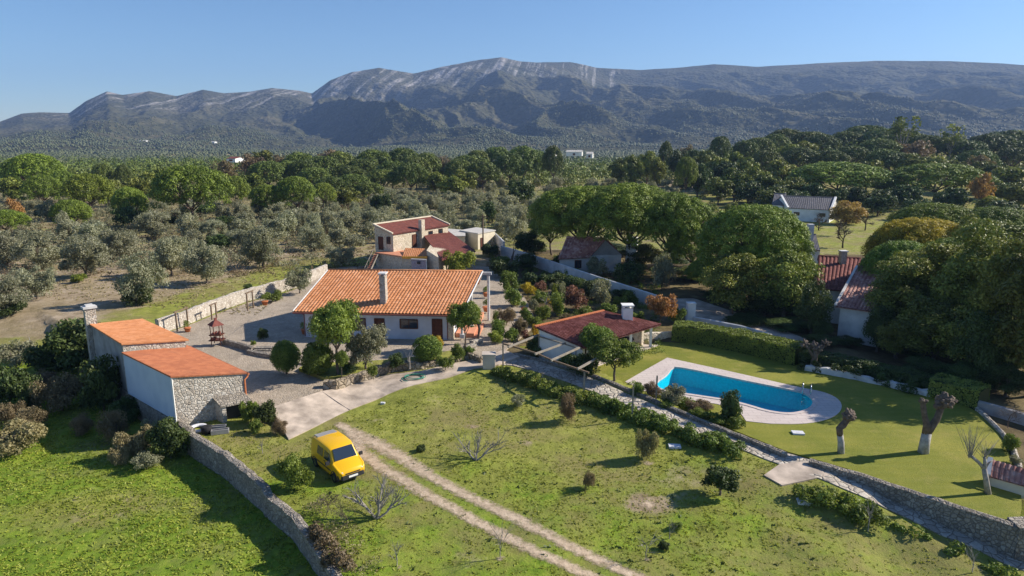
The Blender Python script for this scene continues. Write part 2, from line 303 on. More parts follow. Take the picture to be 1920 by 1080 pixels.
class MB:
    def __init__(s): s.v = []; s.f = []
    def add(s, v, f):
        b = len(s.v); s.v += [tuple(p) for p in v]; s.f += [tuple(i + b for i in q) for q in f]; return s
    def box(s, x0, x1, y0, y1, z0, z1):
        return s.add([(x0, y0, z0), (x1, y0, z0), (x1, y1, z0), (x0, y1, z0), (x0, y0, z1), (x1, y0, z1), (x1, y1, z1), (x0, y1, z1)],
                     [(0, 3, 2, 1), (4, 5, 6, 7), (0, 1, 5, 4), (1, 2, 6, 5), (2, 3, 7, 6), (3, 0, 4, 7)])
    def prism(s, poly, z0, z1):
        """vertical prism over a CCW polygon; z1 may be list of tops"""
        n = len(poly); tops = z1 if isinstance(z1, (list, tuple)) else [z1] * n; bots = z0 if isinstance(z0, (list, tuple)) else [z0] * n
        v = [(p[0], p[1], bots[i]) for i, p in enumerate(poly)] + [(p[0], p[1], tops[i]) for i, p in enumerate(poly)]
        return s.add(v, [tuple(range(n))[::-1], tuple(range(n, 2 * n))] + [(i, (i + 1) % n, n + (i + 1) % n, n + i) for i in range(n)])
    def beam(s, a, b, wd=.1, h=None):
        a = Vector(a); b = Vector(b); h = h or wd; d = (b - a).normalized(); up = Vector((0, 0, 1)) if abs(d.z) < .95 else Vector((1, 0, 0))
        x = d.cross(up).normalized() * wd / 2; y = x.cross(d).normalized() * h / 2
        v = [p + sx * x + sy * y for p in (a, b) for sx, sy in ((-1, -1), (1, -1), (1, 1), (-1, 1))]
        return s.add(v, [(0, 3, 2, 1), (4, 5, 6, 7), (0, 1, 5, 4), (1, 2, 6, 5), (2, 3, 7, 6), (3, 0, 4, 7)])
    def tube(s, pts, rad, k=6, cap=True):
        pts = [Vector(p) for p in pts]; b = len(s.v); n = len(pts)
        for i, p in enumerate(pts):
            d = (pts[min(i + 1, n - 1)] - pts[max(i - 1, 0)]); d = d.normalized() if d.length > 1e-6 else Vector((0, 0, 1))
            up = Vector((1, 0, 0)) if abs(d.x) < .8 else Vector((0, 1, 0)); x = d.cross(up).normalized(); y = d.cross(x)
            r = rad[i] if isinstance(rad, (list, tuple)) else rad
            for j in range(k):
                a = 2 * math.pi * j / k; s.v.append(tuple(p + (x * math.cos(a) + y * math.sin(a)) * r))
        for i in range(n - 1):
            for j in range(k): s.f.append((b + i * k + j, b + (i + 1) * k + j, b + (i + 1) * k + (j + 1) % k, b + i * k + (j + 1) % k))
        if cap: s.f.append(tuple(b + j for j in range(k))); s.f.append(tuple(b + (n - 1) * k + j for j in range(k))[::-1])
        return s
    def lathe(s, prof, cx=0, cy=0, k=14):
        b = len(s.v)
        for r, z in prof:
            for j in range(k): a = 2 * math.pi * j / k; s.v.append((cx + r * math.cos(a), cy + r * math.sin(a), z))
        for i in range(len(prof) - 1):
            for j in range(k): s.f.append((b + i * k + j, b + i * k + (j + 1) % k, b + (i + 1) * k + (j + 1) % k, b + (i + 1) * k + j))
        return s
    def mesh(s, name, mat, smooth=False):
        me = bpy.data.meshes.new(name); me.from_pydata(s.v, [], s.f); me.update(); me.materials.append(M[mat])
        if smooth: me.polygons.foreach_set('use_smooth', [True] * len(me.polygons))
        return me
    def obj(s, name, mat, parent=None, smooth=False):
        return link(bpy.data.objects.new(name, s.mesh(name, mat, smooth)), parent)
def fixnormals(o):
    import bmesh
    bm = bmesh.new(); bm.from_mesh(o.data); bmesh.ops.recalc_face_normals(bm, faces=bm.faces); bm.to_mesh(o.data); bm.free(); return o
def sheet(name, outer, z, mat, holes=(), skirt=1.0, label=None, kind='structure', zf=None):
    """flat (or zf-following) sheet with holes and a skirt"""
    loops = [[Vector((p[0], p[1], 0)) for p in outer]] + [[Vector((p[0], p[1], 0)) for p in h] for h in holes]
    tris = tessellate_polygon(loops); flat = [p for l in loops for p in l]
    v = [(p.x, p.y, z if zf is None else zf(p.x, p.y)) for p in flat]; f = []
    for a, b, c in tris:
        n = (flat[b] - flat[a]).cross(flat[c] - flat[a]).z; f.append((a, b, c) if n > 0 else (a, c, b))
    n0 = len(v); no = len(outer); v += [(p[0], p[1], p[2] - skirt) for p in v[:no]]
    f += [(i, n0 + i, n0 + (i + 1) % no, (i + 1) % no) for i in range(no)]
    me = bpy.data.meshes.new(name); me.from_pydata(v, [], f); me.update(); me.materials.append(M[mat])
    o = bpy.data.objects.new(name, me); col.objects.link(o); return tag(o, kind=kind)
def roof(name, c, mat, parent, period=.36, amp=.06, thick=.12, step=.4, stepa=.02, follow=True):
    """c: eave-left, eave-right, ridge-right, ridge-left; tiles run from ridge to eave"""
    a, b, d, e = [Vector(p) for p in c]; W = (b - a).length; L = (e - a).length
    nx = max(8, int(W / period) * 6); ny = max(2, int(L / step)) if stepa else 1
    nrm = (b - a).cross(e - a).normalized()
    if nrm.z < 0: nrm = -nrm
    V = []; F = []
    rows = []
    for j in range(ny): rows += [(j / ny, stepa), ((j + .97) / ny, 0)]
    if not stepa: rows = [(0, 0), (1, 0)]
    else: rows.append((1, 0))
    for t, off in rows:
        p0 = a.lerp(e, t); p1 = b.lerp(d, t)
        for i in range(nx + 1):
            s = i / nx; ph = (s * W / period) % 1
            hgt = amp * (math.sqrt(max(0, 1 - ((ph - .5) / .36) ** 2)) if abs(ph - .5) < .36 else -.25)
            V.append(p0.lerp(p1, s) + nrm * (hgt + off))
    for j in range(len(rows) - 1):
        for i in range(nx): k = j * (nx + 1) + i; F.append((k, k + 1, k + nx + 2, k + nx + 1))
    m = MB().add(V, F); dn = nrm * -thick; up = nrm * (-amp * .3)
    m.add([a + dn, b + dn, d + dn, e + dn, a + up, b + up, d + up, e + up], [(0, 3, 2, 1), (0, 1, 5, 4), (1, 2, 6, 5), (2, 3, 7, 6), (3, 0, 4, 7)])
    return m.obj(name, mat, parent)

def wallmesh(pts, thick=.5, jit=.06, sub=.5, top_round=0):
    """pts: (x,y,zbase,ztop). returns MB"""
    out = []
    for i in range(len(pts) - 1):
        a = Vector(pts[i]) if False else np.array(pts[i], float); b = np.array(pts[i + 1], float); n = max(1, int(np.hypot(*(b - a)[:2]) / sub))
        for k in range(n): out.append(a + (b - a) * k / n)
    out.append(np.array(pts[-1], float)); V = []; F = []
    for i, p in enumerate(out):
        d = out[min(i + 1, len(out) - 1)][:2] - out[max(i - 1, 0)][:2]; d = d / (np.hypot(*d) + 1e-9); nx, ny = -d[1], d[0]
        j = lambda: random.uniform(-jit, jit); h = thick / 2
        zt_ = p[3] + j(); zm = p[2] + (p[3] - p[2]) * .5
        V += [(p[0] + nx * (h + .06), p[1] + ny * (h + .06), p[2]), (p[0] + nx * h + j() * .6, p[1] + ny * h + j() * .6, zm), (p[0] + nx * h * .9, p[1] + ny * h * .9, zt_ - .04 + j() * .5), (p[0], p[1], zt_ + .03),
              (p[0] - nx * h * .9, p[1] - ny * h * .9, zt_ - .04 + j() * .5), (p[0] - nx * h + j() * .6, p[1] - ny * h + j() * .6, zm), (p[0] - nx * (h + .06), p[1] - ny * (h + .06), p[2])]
    for i in range(len(out) - 1):
        for k in range(6): F.append((i * 7 + k, i * 7 + k + 1, (i + 1) * 7 + k + 1, (i + 1) * 7 + k))
    F.append(tuple(range(7))[::-1]); F.append(tuple((len(out) - 1) * 7 + k for k in range(7)))
    m = MB(); m.add(V, F); return m
def wall(name, pts, label, mat='stone_grey', thick=.5, jit=.06, cat='wall', sub=.5, group=None):
    o = wallmesh(pts, thick, jit, sub).obj(name, mat); fixnormals(o); return tag(o, label, cat, group)

# leaves -----------------------------------------------------------------
def rquad(C, N, size, aspect=.6):
    """quads at centres C with normals N"""
    n = len(C); T = rng.normal(size=(n, 3)); T -= (T * N).sum(1)[:, None] * N; T /= np.linalg.norm(T, axis=1)[:, None] + 1e-9; B = np.cross(N, T)
    s = (size * rng.uniform(.6, 1.4, n))[:, None]; T = T * s; B = B * s * aspect
    V = np.stack([C - T, C - B * .9, C + T, C + B * .9], 1).reshape(-1, 3); F = np.arange(4 * n).reshape(n, 4); return V, F
def clumps_mesh(name, cl, nf, size, mat, jitter=.5, shell=(.7, 1.05), zbias=.15, cull=-.75, aspect=.6):
    """cl: array (k,5) cx cy cz rxy rz. nf leaf faces per clump"""
    cl = np.asarray(cl, float); k = len(cl); idx = np.repeat(np.arange(k), nf); n = len(idx)
    D = rng.normal(size=(n, 3)); D /= np.linalg.norm(D, axis=1)[:, None]; D[:, 2] = np.where(D[:, 2] < cull, -D[:, 2], D[:, 2])
    rr = rng.uniform(shell[0], shell[1], n)[:, None]; sc = np.stack([cl[idx, 3], cl[idx, 3], cl[idx, 4]], 1)
    C = cl[idx, :3] + D * rr * sc; N = D / (sc / sc.max()) ; N = N / np.linalg.norm(N, axis=1)[:, None] + rng.normal(size=(n, 3)) * jitter; N[:, 2] += zbias; N /= np.linalg.norm(N, axis=1)[:, None]
    V, F = rquad(C, N, size, aspect); ct = rng.uniform(0, 1, k); tint = np.clip(ct[idx] * .6 + rng.uniform(0, 1, n) * .4, 0, 1)
    return np_mesh(name, V, F, mat, {'tint': np.repeat(tint, 4)})
def dome(k, Rr, z0, top, flat=.5, edge=.85, seed=0, cr=(.9, 1.5)):
    """clump centres over an umbrella dome"""
    r_ = np.random.default_rng(seed); out = []
    for i in range(k):
        a = i * 2.39996 + r_.uniform(-.3, .3); q = math.sqrt((i + .5) / k) * edge; rad = Rr * q * r_.uniform(.92, 1.05) * (1 + .1 * math.sin(a * 3 + seed) + .07 * math.sin(a * 5 + 2 * seed))
        z = z0 + (top - z0) * (1 - q ** 2.2) ** flat + r_.uniform(-.35, .35); c = r_.uniform(*cr); out.append((rad * math.cos(a), rad * math.sin(a), z - c * .6, c, c * .8))
    return out
def limbs(m, base, top, n, spread, r0, rt, zend, seed, wob=.3, k=6, split=.45):
    r_ = random.Random(seed); b = Vector(base); sp = b.lerp(Vector(top), 1)
    mid = b.lerp(sp, .5) + Vector((r_.uniform(-wob, wob), r_.uniform(-wob, wob), 0)); m.tube([b - Vector((0, 0, .4)), b + Vector((0, 0, .15)), mid, sp], [r0 * 1.35, r0, r0 * .85, r0 * .7], k + 2)
    for i in range(n):
        a = 2 * math.pi * (i + r_.uniform(-.3, .3)) / n; rad = spread * r_.uniform(.55, 1); st = b.lerp(sp, r_.uniform(.72, 1)); en = Vector((top[0] + rad * math.cos(a), top[1] + rad * math.sin(a), zend * r_.uniform(.92, 1.05)))
        kn = st.lerp(en, .5) + Vector((0, 0, -.12 * (en - st).length + r_.uniform(-.2, .3)))
        m.tube([st, kn, en], [r0 * .5, r0 * .33, rt], k - 1)
        for j in range(2):
            e2 = en + Vector((r_.uniform(-1, 1), r_.uniform(-1, 1), r_.uniform(0, .5))) * spread * .28; m.tube([kn, kn.lerp(e2, .5) + Vector((0, 0, .1)), e2], [r0 * .25, r0 * .16, rt * .7], 4)
PROTO = {}
def proto(kind, variants):
    PROTO[kind] = variants
# stone pines, nominal 18 m wide 14 m tall
def make_pines(tag_, mat, nf, leaf, nclump, nvar, cr=(1.0, 1.6), low=.36, zbf=.46):
    vs = []
    for s in range(nvar):
        cl = []; r_ = np.random.default_rng(s + 3); zb = 14 * (zbf - .04 * s)
        for i in range(nclump):
            a = i * 2.39996 + r_.uniform(-.25, .25); q = math.sqrt((i + .5) / nclump) * .97; lob = 1 + .07 * math.sin(a * 3 + s * 2) + .05 * math.sin(a * 7 + s)
            z = zb + (13.3 - zb) * max(0, 1 - q ** 2.4) ** .5 + r_.uniform(-.3, .3); c = r_.uniform(*cr); cl.append((8.3 * q * lob * math.cos(a), 8.3 * q * lob * math.sin(a), z - c * .5, c, c * .8))
        for i in range(nclump // 2):
            a = r_.uniform(0, 6.28); r = 8.3 * r_.uniform(.45, 1) ; z = 14 * r_.uniform(low, .6) + (1 - r / 8.3) * 3; c = r_.uniform(*cr) * .85; cl.append((r * math.cos(a), r * math.sin(a), z, c, c * .75))
        cm = clumps_mesh(tag_ + '_crown', cl, nf, leaf, mat, .42, (.75, 1.05), zbias=.25)
        m = MB(); limbs(m, (0, 0, 0), (rng.uniform(-.6, .6), rng.uniform(-.6, .6), 4.6), 8, 6, .4, .08, 9, s); tm = m.mesh(tag_ + '_trunk', 'bark', True); vs.append((cm, tm, 9.2, 14))
    return vs
PROTO['pine'] = make_pines('stone_pine', 'pine_leaf', 230, .115, 290, 3, (.75, 1.2), .3)
PROTO['pineh'] = make_pines('stone_pine', 'pine_leaf', 230, .115, 290, 3, (.8, 1.25), .4, .5)
PROTO['pinem'] = make_pines('stone_pine', 'pine_leaf', 110, .2, 170, 3, (.9, 1.4), .34)
PROTO['pinef'] = make_pines('stone_pine', 'pine_far', 60, .32, 95, 3, (1.1, 1.8))
def make_round(tag_, mat, nf, leaf, k, nvar, W=2.8, H=5, zc=.55, low=.2, trunk='bark', cr=(.6, 1.1), jitter=.7, multi=3, shell=(.5, 1.1), pointed=0, stemr=.16):
    vs = []
    for s in range(nvar):
        r_ = np.random.default_rng(s * 7 + len(tag_)); cl = []
        for i in range(k):
            d = r_.normal(size=3); d /= np.linalg.norm(d); rr = r_.uniform(.35, .88); sq = 1 - pointed * max(0, d[2])
            c = r_.uniform(*cr); cl.append((d[0] * rr * W * sq, d[1] * rr * W * sq, H * (low + (1 - low) * .5) + d[2] * rr * H * (1 - low) * .5, c, c * .85))
        cm = clumps_mesh(tag_ + '_crown', cl, nf, leaf, mat, jitter, shell)
        m = MB(); limbs(m, (0, 0, 0), (0, 0, H * max(.12, low * .9)), multi, W * .6, stemr, .02, H * .65, s, .1); tm = m.mesh(tag_ + '_trunk', trunk, True); zmax = H * 1.02; vs.append((cm, tm, W + .2, zmax))
    return vs
PROTO['olive'] = make_round('olive', 'olive_leaf', 250, .1, 52, 5, 2.9, 4.6, low=.0, cr=(.35, .95), trunk='bark', jitter=1.0)
PROTO['olivef'] = make_round('olive', 'olive_leaf', 130, .16, 32, 6, 2.9, 4.6, low=.0, cr=(.45, 1.15), jitter=.75)
PROTO['oak'] = make_round('oak', 'dark_leaf', 110, .28, 36, 3, 3.6, 7, low=.2, cr=(.9, 1.5), stemr=.25)
PROTO['tree'] = make_round('tree', 'mid_leaf', 110, .28, 36, 3, 3.2, 8, low=.2, cr=(.8, 1.3), stemr=.22, jitter=.8)
PROTO['brown'] = make_round('tree', 'brown_leaf', 60, .25, 34, 2, 3.2, 8, low=.2, cr=(.8, 1.3), stemr=.2, jitter=.9)
PROTO['orange'] = make_round('tree', 'orange_leaf', 90, .25, 30, 1, 3.2, 7, low=.2, cr=(.8, 1.3), stemr=.2)
PROTO['tallt'] = make_round('tree', 'mid_leaf', 330, .14, 80, 3, 3.6, 14, low=.08, cr=(.8, 1.4), stemr=.25, jitter=.8, shell=(.6, 1.08))
PROTO['treen'] = make_round('tree', 'mid_leaf', 360, .13, 44, 3, 3.2, 8, low=.1, cr=(.8, 1.2), stemr=.22, jitter=.8)
PROTO['oakn'] = make_round('oak', 'dark_leaf', 360, .13, 44, 3, 3.4, 7, low=.05, cr=(.8, 1.3), stemr=.25, jitter=.7)
PROTO['euca'] = make_round('eucalyptus', 'mid_leaf', 30, .3, 26, 2, 3.2, 12, low=.4, cr=(.7, 1.2), stemr=.2, jitter=.9, trunk='pale_bark', multi=6)
PROTO['garden'] = make_round('tree', 'green_leaf', 460, .095, 34, 2, 2.2, 4.6, low=.48, cr=(.55, .85), stemr=.12, multi=5, jitter=.8)
PROTO['ball'] = make_round('shrub', 'green_leaf', 520, .075, 44, 2, 1.5, 2.6, low=.0, cr=(.4, .55), stemr=.1, shell=(.85, 1.03), jitter=.5)
PROTO['shrub'] = make_round('shrub', 'green_leaf', 160, .085, 22, 3, 1.2, 1.6, low=.02, cr=(.35, .55), stemr=.05, multi=4, jitter=.9)
PROTO['bright'] = make_round('shrub', 'bright_leaf', 180, .1, 22, 2, 1.6, 2.2, low=.1, cr=(.45, .7), stemr=.06, multi=4, jitter=.8)
PROTO['yellow'] = make_round('shrub', 'yellow_leaf', 130, .085, 20, 2, 1.2, 2, low=.15, cr=(.35, .5), stemr=.05, multi=4, jitter=.9)
PROTO['autumn'] = make_round('shrub', 'orange_leaf', 200, .1, 24, 1, 1.9, 3.2, low=.15, cr=(.5, .7), stemr=.08, multi=4, jitter=.9)
PROTO['redsh'] = make_round('shrub', 'red_leaf', 150, .1, 24, 2, 1.6, 2.6, low=.12, cr=(.45, .65), stemr=.07, multi=5, jitter=.9)
PROTO['greysh'] = make_round('shrub', 'grey_leaf', 200, .09, 24, 2, 1.7, 2.4, low=.1, cr=(.45, .65), stemr=.07, multi=5, jitter=.9)
PROTO['darksh'] = make_round('shrub', 'dark_leaf', 260, .11, 26, 2, 1.8, 2.6, low=.02, cr=(.5, .8), stemr=.07, multi=4, jitter=.8)
PROTO['brownsh'] = make_round('shrub', 'brown_leaf', 280, .07, 28, 2, 1.8, 2.2, low=.02, cr=(.45, .75), stemr=.05, multi=6, jitter=1.1)
PROTO['straw'] = make_round('shrub', 'straw_leaf', 380, .065, 20, 1, 1.2, 1.6, low=.02, cr=(.4, .6), stemr=.03, multi=6, jitter=1.1)
PROTO['gold'] = make_round('tree', 'gold_leaf', 260, .16, 40, 1, 3.0, 5, low=.0, cr=(.8, 1.1), stemr=.15)
def make_ball():
    vs = []
    for s in range(2):
        cl = []
        for i in range(60):
            z = 1 - 2 * (i + .5) / 60; a = i * 2.39996; q = math.sqrt(1 - z * z); rr = random.uniform(.9, 1.04); cl.append((1.15 * q * rr * math.cos(a), 1.15 * q * rr * math.sin(a), 1.35 + 1.02 * z * rr, .42, .4))
        cm = clumps_mesh('ball_crown', cl, 330, .06, 'green_leaf', .5, (.85, 1.05), .2); m = MB(); limbs(m, (0, 0, 0), (0, 0, .5), 5, .8, .1, .02, 1.6, s, .1); vs.append((cm, m.mesh('ball_trunk', 'bark', True), 1.58, 2.75))
    return vs
PROTO['ball'] = make_ball()
used = {}
def plant(kind, x, y, W, H, label, cat='tree', group=None, name=None, z=None, var=None, rz=None, trunk=True):
    """W crown width, H height"""
    vs = PROTO[kind]; i = (used.get(kind, 0) if var is None else var) % len(vs); used[kind] = used.get(kind, 0) + 1
    cm, tm, w0, h0 = vs[i]; z = z1(x, y) if z is None else z
    nm = name or {'pine': 'stone_pine', 'pineh': 'stone_pine', 'pinem': 'stone_pine', 'pinef': 'stone_pine', 'olive': 'olive_tree', 'olivef': 'olive_tree', 'oak': 'oak_tree', 'oakn': 'oak_tree', 'euca': 'eucalyptus'}.get(kind, 'shrub' if cat == 'shrub' else 'tree')
    r = thing(nm, (x, y, z), label, cat, group, random.uniform(0, 6.28) if rz is None else rz); sc = (W / (2 * w0), W / (2 * w0) * random.uniform(.92, 1.05), H / h0)
    a = link(bpy.data.objects.new('crown', cm), r); a.scale = sc
    if trunk: b = link(bpy.data.objects.new('trunk', tm), r); b.scale = sc
    return r
def plant_px(kind, u, vtop, wpx, Y, label, cat='tree', group=None, **k):
    """crown top pixel, crown width in pixels, distance"""
    p = yp(u, vtop, Y); z = z1(p.x, Y); H = max(1.0, p.z - z)
    if kind == 'treen' and H > 9: kind = 'tallt'
    return plant(kind, p.x, Y, wpx / pxm(Y, p.z), H, label, cat, group, z=z, **k)
def shrub_px(kind, u, vb, wpx, hpx, label, group=None, z=None, cat='shrub', **k):
    """base pixel, size in pixels"""
    p = gt(u, vb) if z is None else gp(u, vb, z); s = pxm(p.y, p.z); return plant(kind, p.x, p.y, wpx / s, hpx / s / .93, label, cat, group, z=p.z, **k)
# ------------------------------------------------------------------ ground, mountains, distant woods
FWN = [(p.x, p.y) for p in FW]
def dist_line(x, y, a, b):
    ax, ay, bx, by = a[0], a[1], b[0], b[1]; L2 = (bx - ax) ** 2 + (by - ay) ** 2
    t = np.clip(((x - ax) * (bx - ax) + (y - ay) * (by - ay)) / L2, 0, 1); return np.hypot(x - ax - t * (bx - ax), y - ay - t * (by - ay))
BW_PX = [(296, 622), (345, 606), (400, 583), (460, 562), (530, 543), (575, 528), (612, 512)]
BW = [gp(u, v, 1.0) for u, v in BW_PX]
def build_ground():
    nr, na = 430, 400; r = 9 * (1560 / 9) ** (np.arange(nr) / (nr - 1)); a = np.radians(np.linspace(-62, 62, na))
    Rr, A = np.meshgrid(r, a, indexing='ij'); X = (Rr * np.sin(A)).ravel(); Y = (Rr * np.cos(A)).ravel(); Z = zt(X, Y)
    idx = np.arange(nr * na).reshape(nr, na); F = np.stack([idx[:-1, :-1], idx[:-1, 1:], idx[1:, 1:], idx[1:, :-1]], -1).reshape(-1, 4)
    side = X - np.interp(Y, LY, LX); dwall0 = np.min([dist_line(X, Y, BW[i], BW[i + 1]) for i in range(len(BW) - 1)], 0)
    viv = np.where(side < 0, 1.0, .22) * (1 - sstep(62, 76, Y)); viv += .3 * sstep(46, 36, Y) * (side > 0); viv += .45 * np.exp(-(dwall0 / 6) ** 2) * (X < -8)
    cpx = gp(180, 950, -1.2); viv -= .85 * np.exp(-(((X - cpx.x) / 5) ** 2 + ((Y - cpx.y) / 3.2) ** 2))
    dwall = np.min([dist_line(X, Y, BW[i], BW[i + 1]) for i in range(len(BW) - 1)], 0)
    dry = sstep(66, 76, Y + 0 * X) * np.clip(1 - 1.5 * np.exp(-(dwall / 11) ** 2), 0, 1); dry = np.where(X > -8, dry * .75, dry)
    dry += .35 * np.exp(-(((X - cpx.x) / 5) ** 2 + ((Y - cpx.y) / 3.2) ** 2))
    for u, v, sx, sy, k in [(1290, 905, 2.5, 2.5, .5), (1215, 945, 1.8, 1.2, .95), (1270, 930, 1.6, 1.2, .5), (800, 745, 4, 2, .35), (885, 800, .6, .5, .9), (985, 832, .8, .6, .6), (900, 1050, 2.2, 1.3, .45), (700, 790, 2, 1, .5), (1110, 870, 3, 2, .15)]:
        p = gt(u, v); dry = np.maximum(dry, k * np.exp(-(((X - p.x) / sx) ** 2 + ((Y - p.y) / sy) ** 2)))
    far = sstep(95, 135, Y); dry = dry * (1 - .45 * far)
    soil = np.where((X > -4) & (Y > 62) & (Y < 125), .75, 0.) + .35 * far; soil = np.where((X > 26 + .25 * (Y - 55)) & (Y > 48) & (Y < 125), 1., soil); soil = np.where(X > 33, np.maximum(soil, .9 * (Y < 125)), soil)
    for u, v, sx, sy in [(1600, 440, 22, 22), (1560, 425, 18, 10)]:
        p = gt(u, v); g = np.exp(-(((X - p.x) / sx) ** 2 + ((Y - p.y) / sy) ** 2)); soil *= 1 - g; viv = np.maximum(viv, .2 * g); dry = np.maximum(dry * (1 - .4 * g), .42 * g)
    p = gt(1080, 352); g = np.exp(-(((X - p.x) / 25) ** 2 + ((Y - p.y) / 22) ** 2)); dry = np.maximum(dry, g); soil *= 1 - .6 * g
    p = gt(1270, 345); g = np.exp(-(((X - p.x) / 40) ** 2 + ((Y - p.y) / 45) ** 2)); dry = np.maximum(dry, .9 * g); soil *= 1 - g
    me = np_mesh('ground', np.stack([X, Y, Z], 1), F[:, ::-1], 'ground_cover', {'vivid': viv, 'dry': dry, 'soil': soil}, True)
    o = bpy.data.objects.new('ground', me); col.objects.link(o); tag(o, kind='structure')
build_ground()
RIDGE = [(-700, 245), (-200, 236), (0, 228), (40, 213), (75, 210), (130, 212), (160, 190), (200, 171), (230, 178), (280, 171), (330, 180), (380, 168), (420, 175), (470, 172), (510, 165), (560, 170), (585, 175), (620, 150), (660, 135), (710, 127),
         (775, 138), (830, 125), (900, 112), (940, 107), (975, 115), (1010, 117), (1070, 116), (1120, 127), (1200, 131), (1270, 127), (1340, 120), (1420, 125), (1480, 122), (1560, 117), (1640, 114), (1750, 114), (1850, 117), (1920, 122), (2200, 130), (2900, 170)]
def azel(u, v): d = ray(u, v); return math.atan2(d[0], d[1]), d[2] / math.hypot(d[0], d[1])
RAZ = np.array([azel(*p) for p in RIDGE]); RR = 4300.; R0 = 1500.
HUMPS = [(640, 178, 70, 3650, 260), (420, 205, 70, 3600, 240), (250, 218, 90, 3500, 260), (60, 236, 110, 3300, 260), (860, 205, 150, 3000, 330), (980, 168, 90, 3500, 300), (1180, 232, 120, 2700, 300), (1180, 190, 60, 3400, 260), (1420, 190, 120, 3300, 330), (1560, 205, 80, 2900, 300), (1740, 205, 90, 2900, 380), (1880, 190, 110, 3100, 330)]
def zmount(az, r):
    rid = CAMH + RR * np.interp(az, RAZ[:, 0], RAZ[:, 1]); s = (r - R0) / (RR - R0); b = -6.0
    sc = np.clip(s, 0, 1); prof = .22 * sc + .78 * sc ** 2.3; h = b + (rid - b) * prof
    for u, v, wu, rc, wr in HUMPS:
        a0, e0 = azel(u, v); top = CAMH + rc * e0 - 0; wa = wu / 1280.
        base = b + (CAMH + RR * np.interp(a0, RAZ[:, 0], RAZ[:, 1]) - b) * (.22 * ((rc - R0) / (RR - R0)) + .78 * ((rc - R0) / (RR - R0)) ** 2.3)
        add = max(0, top - base) * .8; g = np.exp(-np.abs((az - a0) / wa) ** 1.6 - ((r - rc) / wr) ** 2 * np.where(r > rc, 1.2, .45)); h = h + add * g
    X = r * np.sin(az); Y = r * np.cos(az)
    skew = X + .5 * Y
    n1 = 1 - np.abs(2 * fbm(skew, Y * .35, 520, 3, 5) - 1) * 1.6; n2 = (1 - np.abs(2 * fbm(X + 400 + .3 * Y, Y * .5, 210, 5, 8) - 1) * 1.5); n3 = fbm(X, Y, 70, 3, 2)
    env = np.clip(sc * 3, 0, 1) * np.clip((1 - sc) * 3.0, 0, 1); amp_ = np.clip(rid / 430, .25, 1) ** 1.3; h = h + env * amp_ * ((n1 - .5) * 135 + (n2 - .5) * 66) + np.clip(sc * 2, 0, 1) * np.clip((1.04 - sc) * 6, .1, 1) * (n3 - .5) * 15
    h = np.where(s > 1, h - (s - 1) * 900, h); return h
def build_mountains():
    nr, na = 420, 1300; r = R0 + (5200 - R0) * np.linspace(0, 1, nr); a = np.radians(np.linspace(-60, 60, na)); Rr, A = np.meshgrid(r, a, indexing='ij')
    Z = zmount(A, Rr); X = Rr * np.sin(A); Y = Rr * np.cos(A); idx = np.arange(nr * na).reshape(nr, na)
    F = np.stack([idx[:-1, :-1], idx[:-1, 1:], idx[1:, 1:], idx[1:, :-1]], -1).reshape(-1, 4)
    U = 960 + 1280 * np.tan(A); s = (Rr - R0) / (RR - R0)
    rock = np.where(U < 960, 1., .0) ; rock = np.interp(U, [-300, 100, 200, 700, 1000, 1150, 1300, 2000], [.3, .6, 1, .95, .95, .6, .15, .1]) * sstep(.55, .85, s)
    Z[0] -= 8
    me = np_mesh('mountains', np.stack([X, Y, Z], -1).reshape(-1, 3), F[:, ::-1], 'mountain_scrub', {'rock': rock.ravel()}, True)
    tag(link(bpy.data.objects.new('mountains', me)), kind='structure')
build_mountains()
def ico():
    p = (1 + 5 ** .5) / 2; v = np.array([(-1, p, 0), (1, p, 0), (-1, -p, 0), (1, -p, 0), (0, -1, p), (0, 1, p), (0, -1, -p), (0, 1, -p), (p, 0, -1), (p, 0, 1), (-p, 0, -1), (-p, 0, 1)], float); v /= np.linalg.norm(v[0])
    f = np.array([(0, 11, 5), (0, 5, 1), (0, 1, 7), (0, 7, 10), (0, 10, 11), (1, 5, 9), (5, 11, 4), (11, 10, 2), (10, 7, 6), (7, 1, 8), (3, 9, 4), (3, 4, 2), (3, 2, 6), (3, 6, 8), (3, 8, 9), (4, 9, 5), (2, 4, 11), (6, 2, 10), (8, 6, 7), (9, 8, 1)]); return v, f
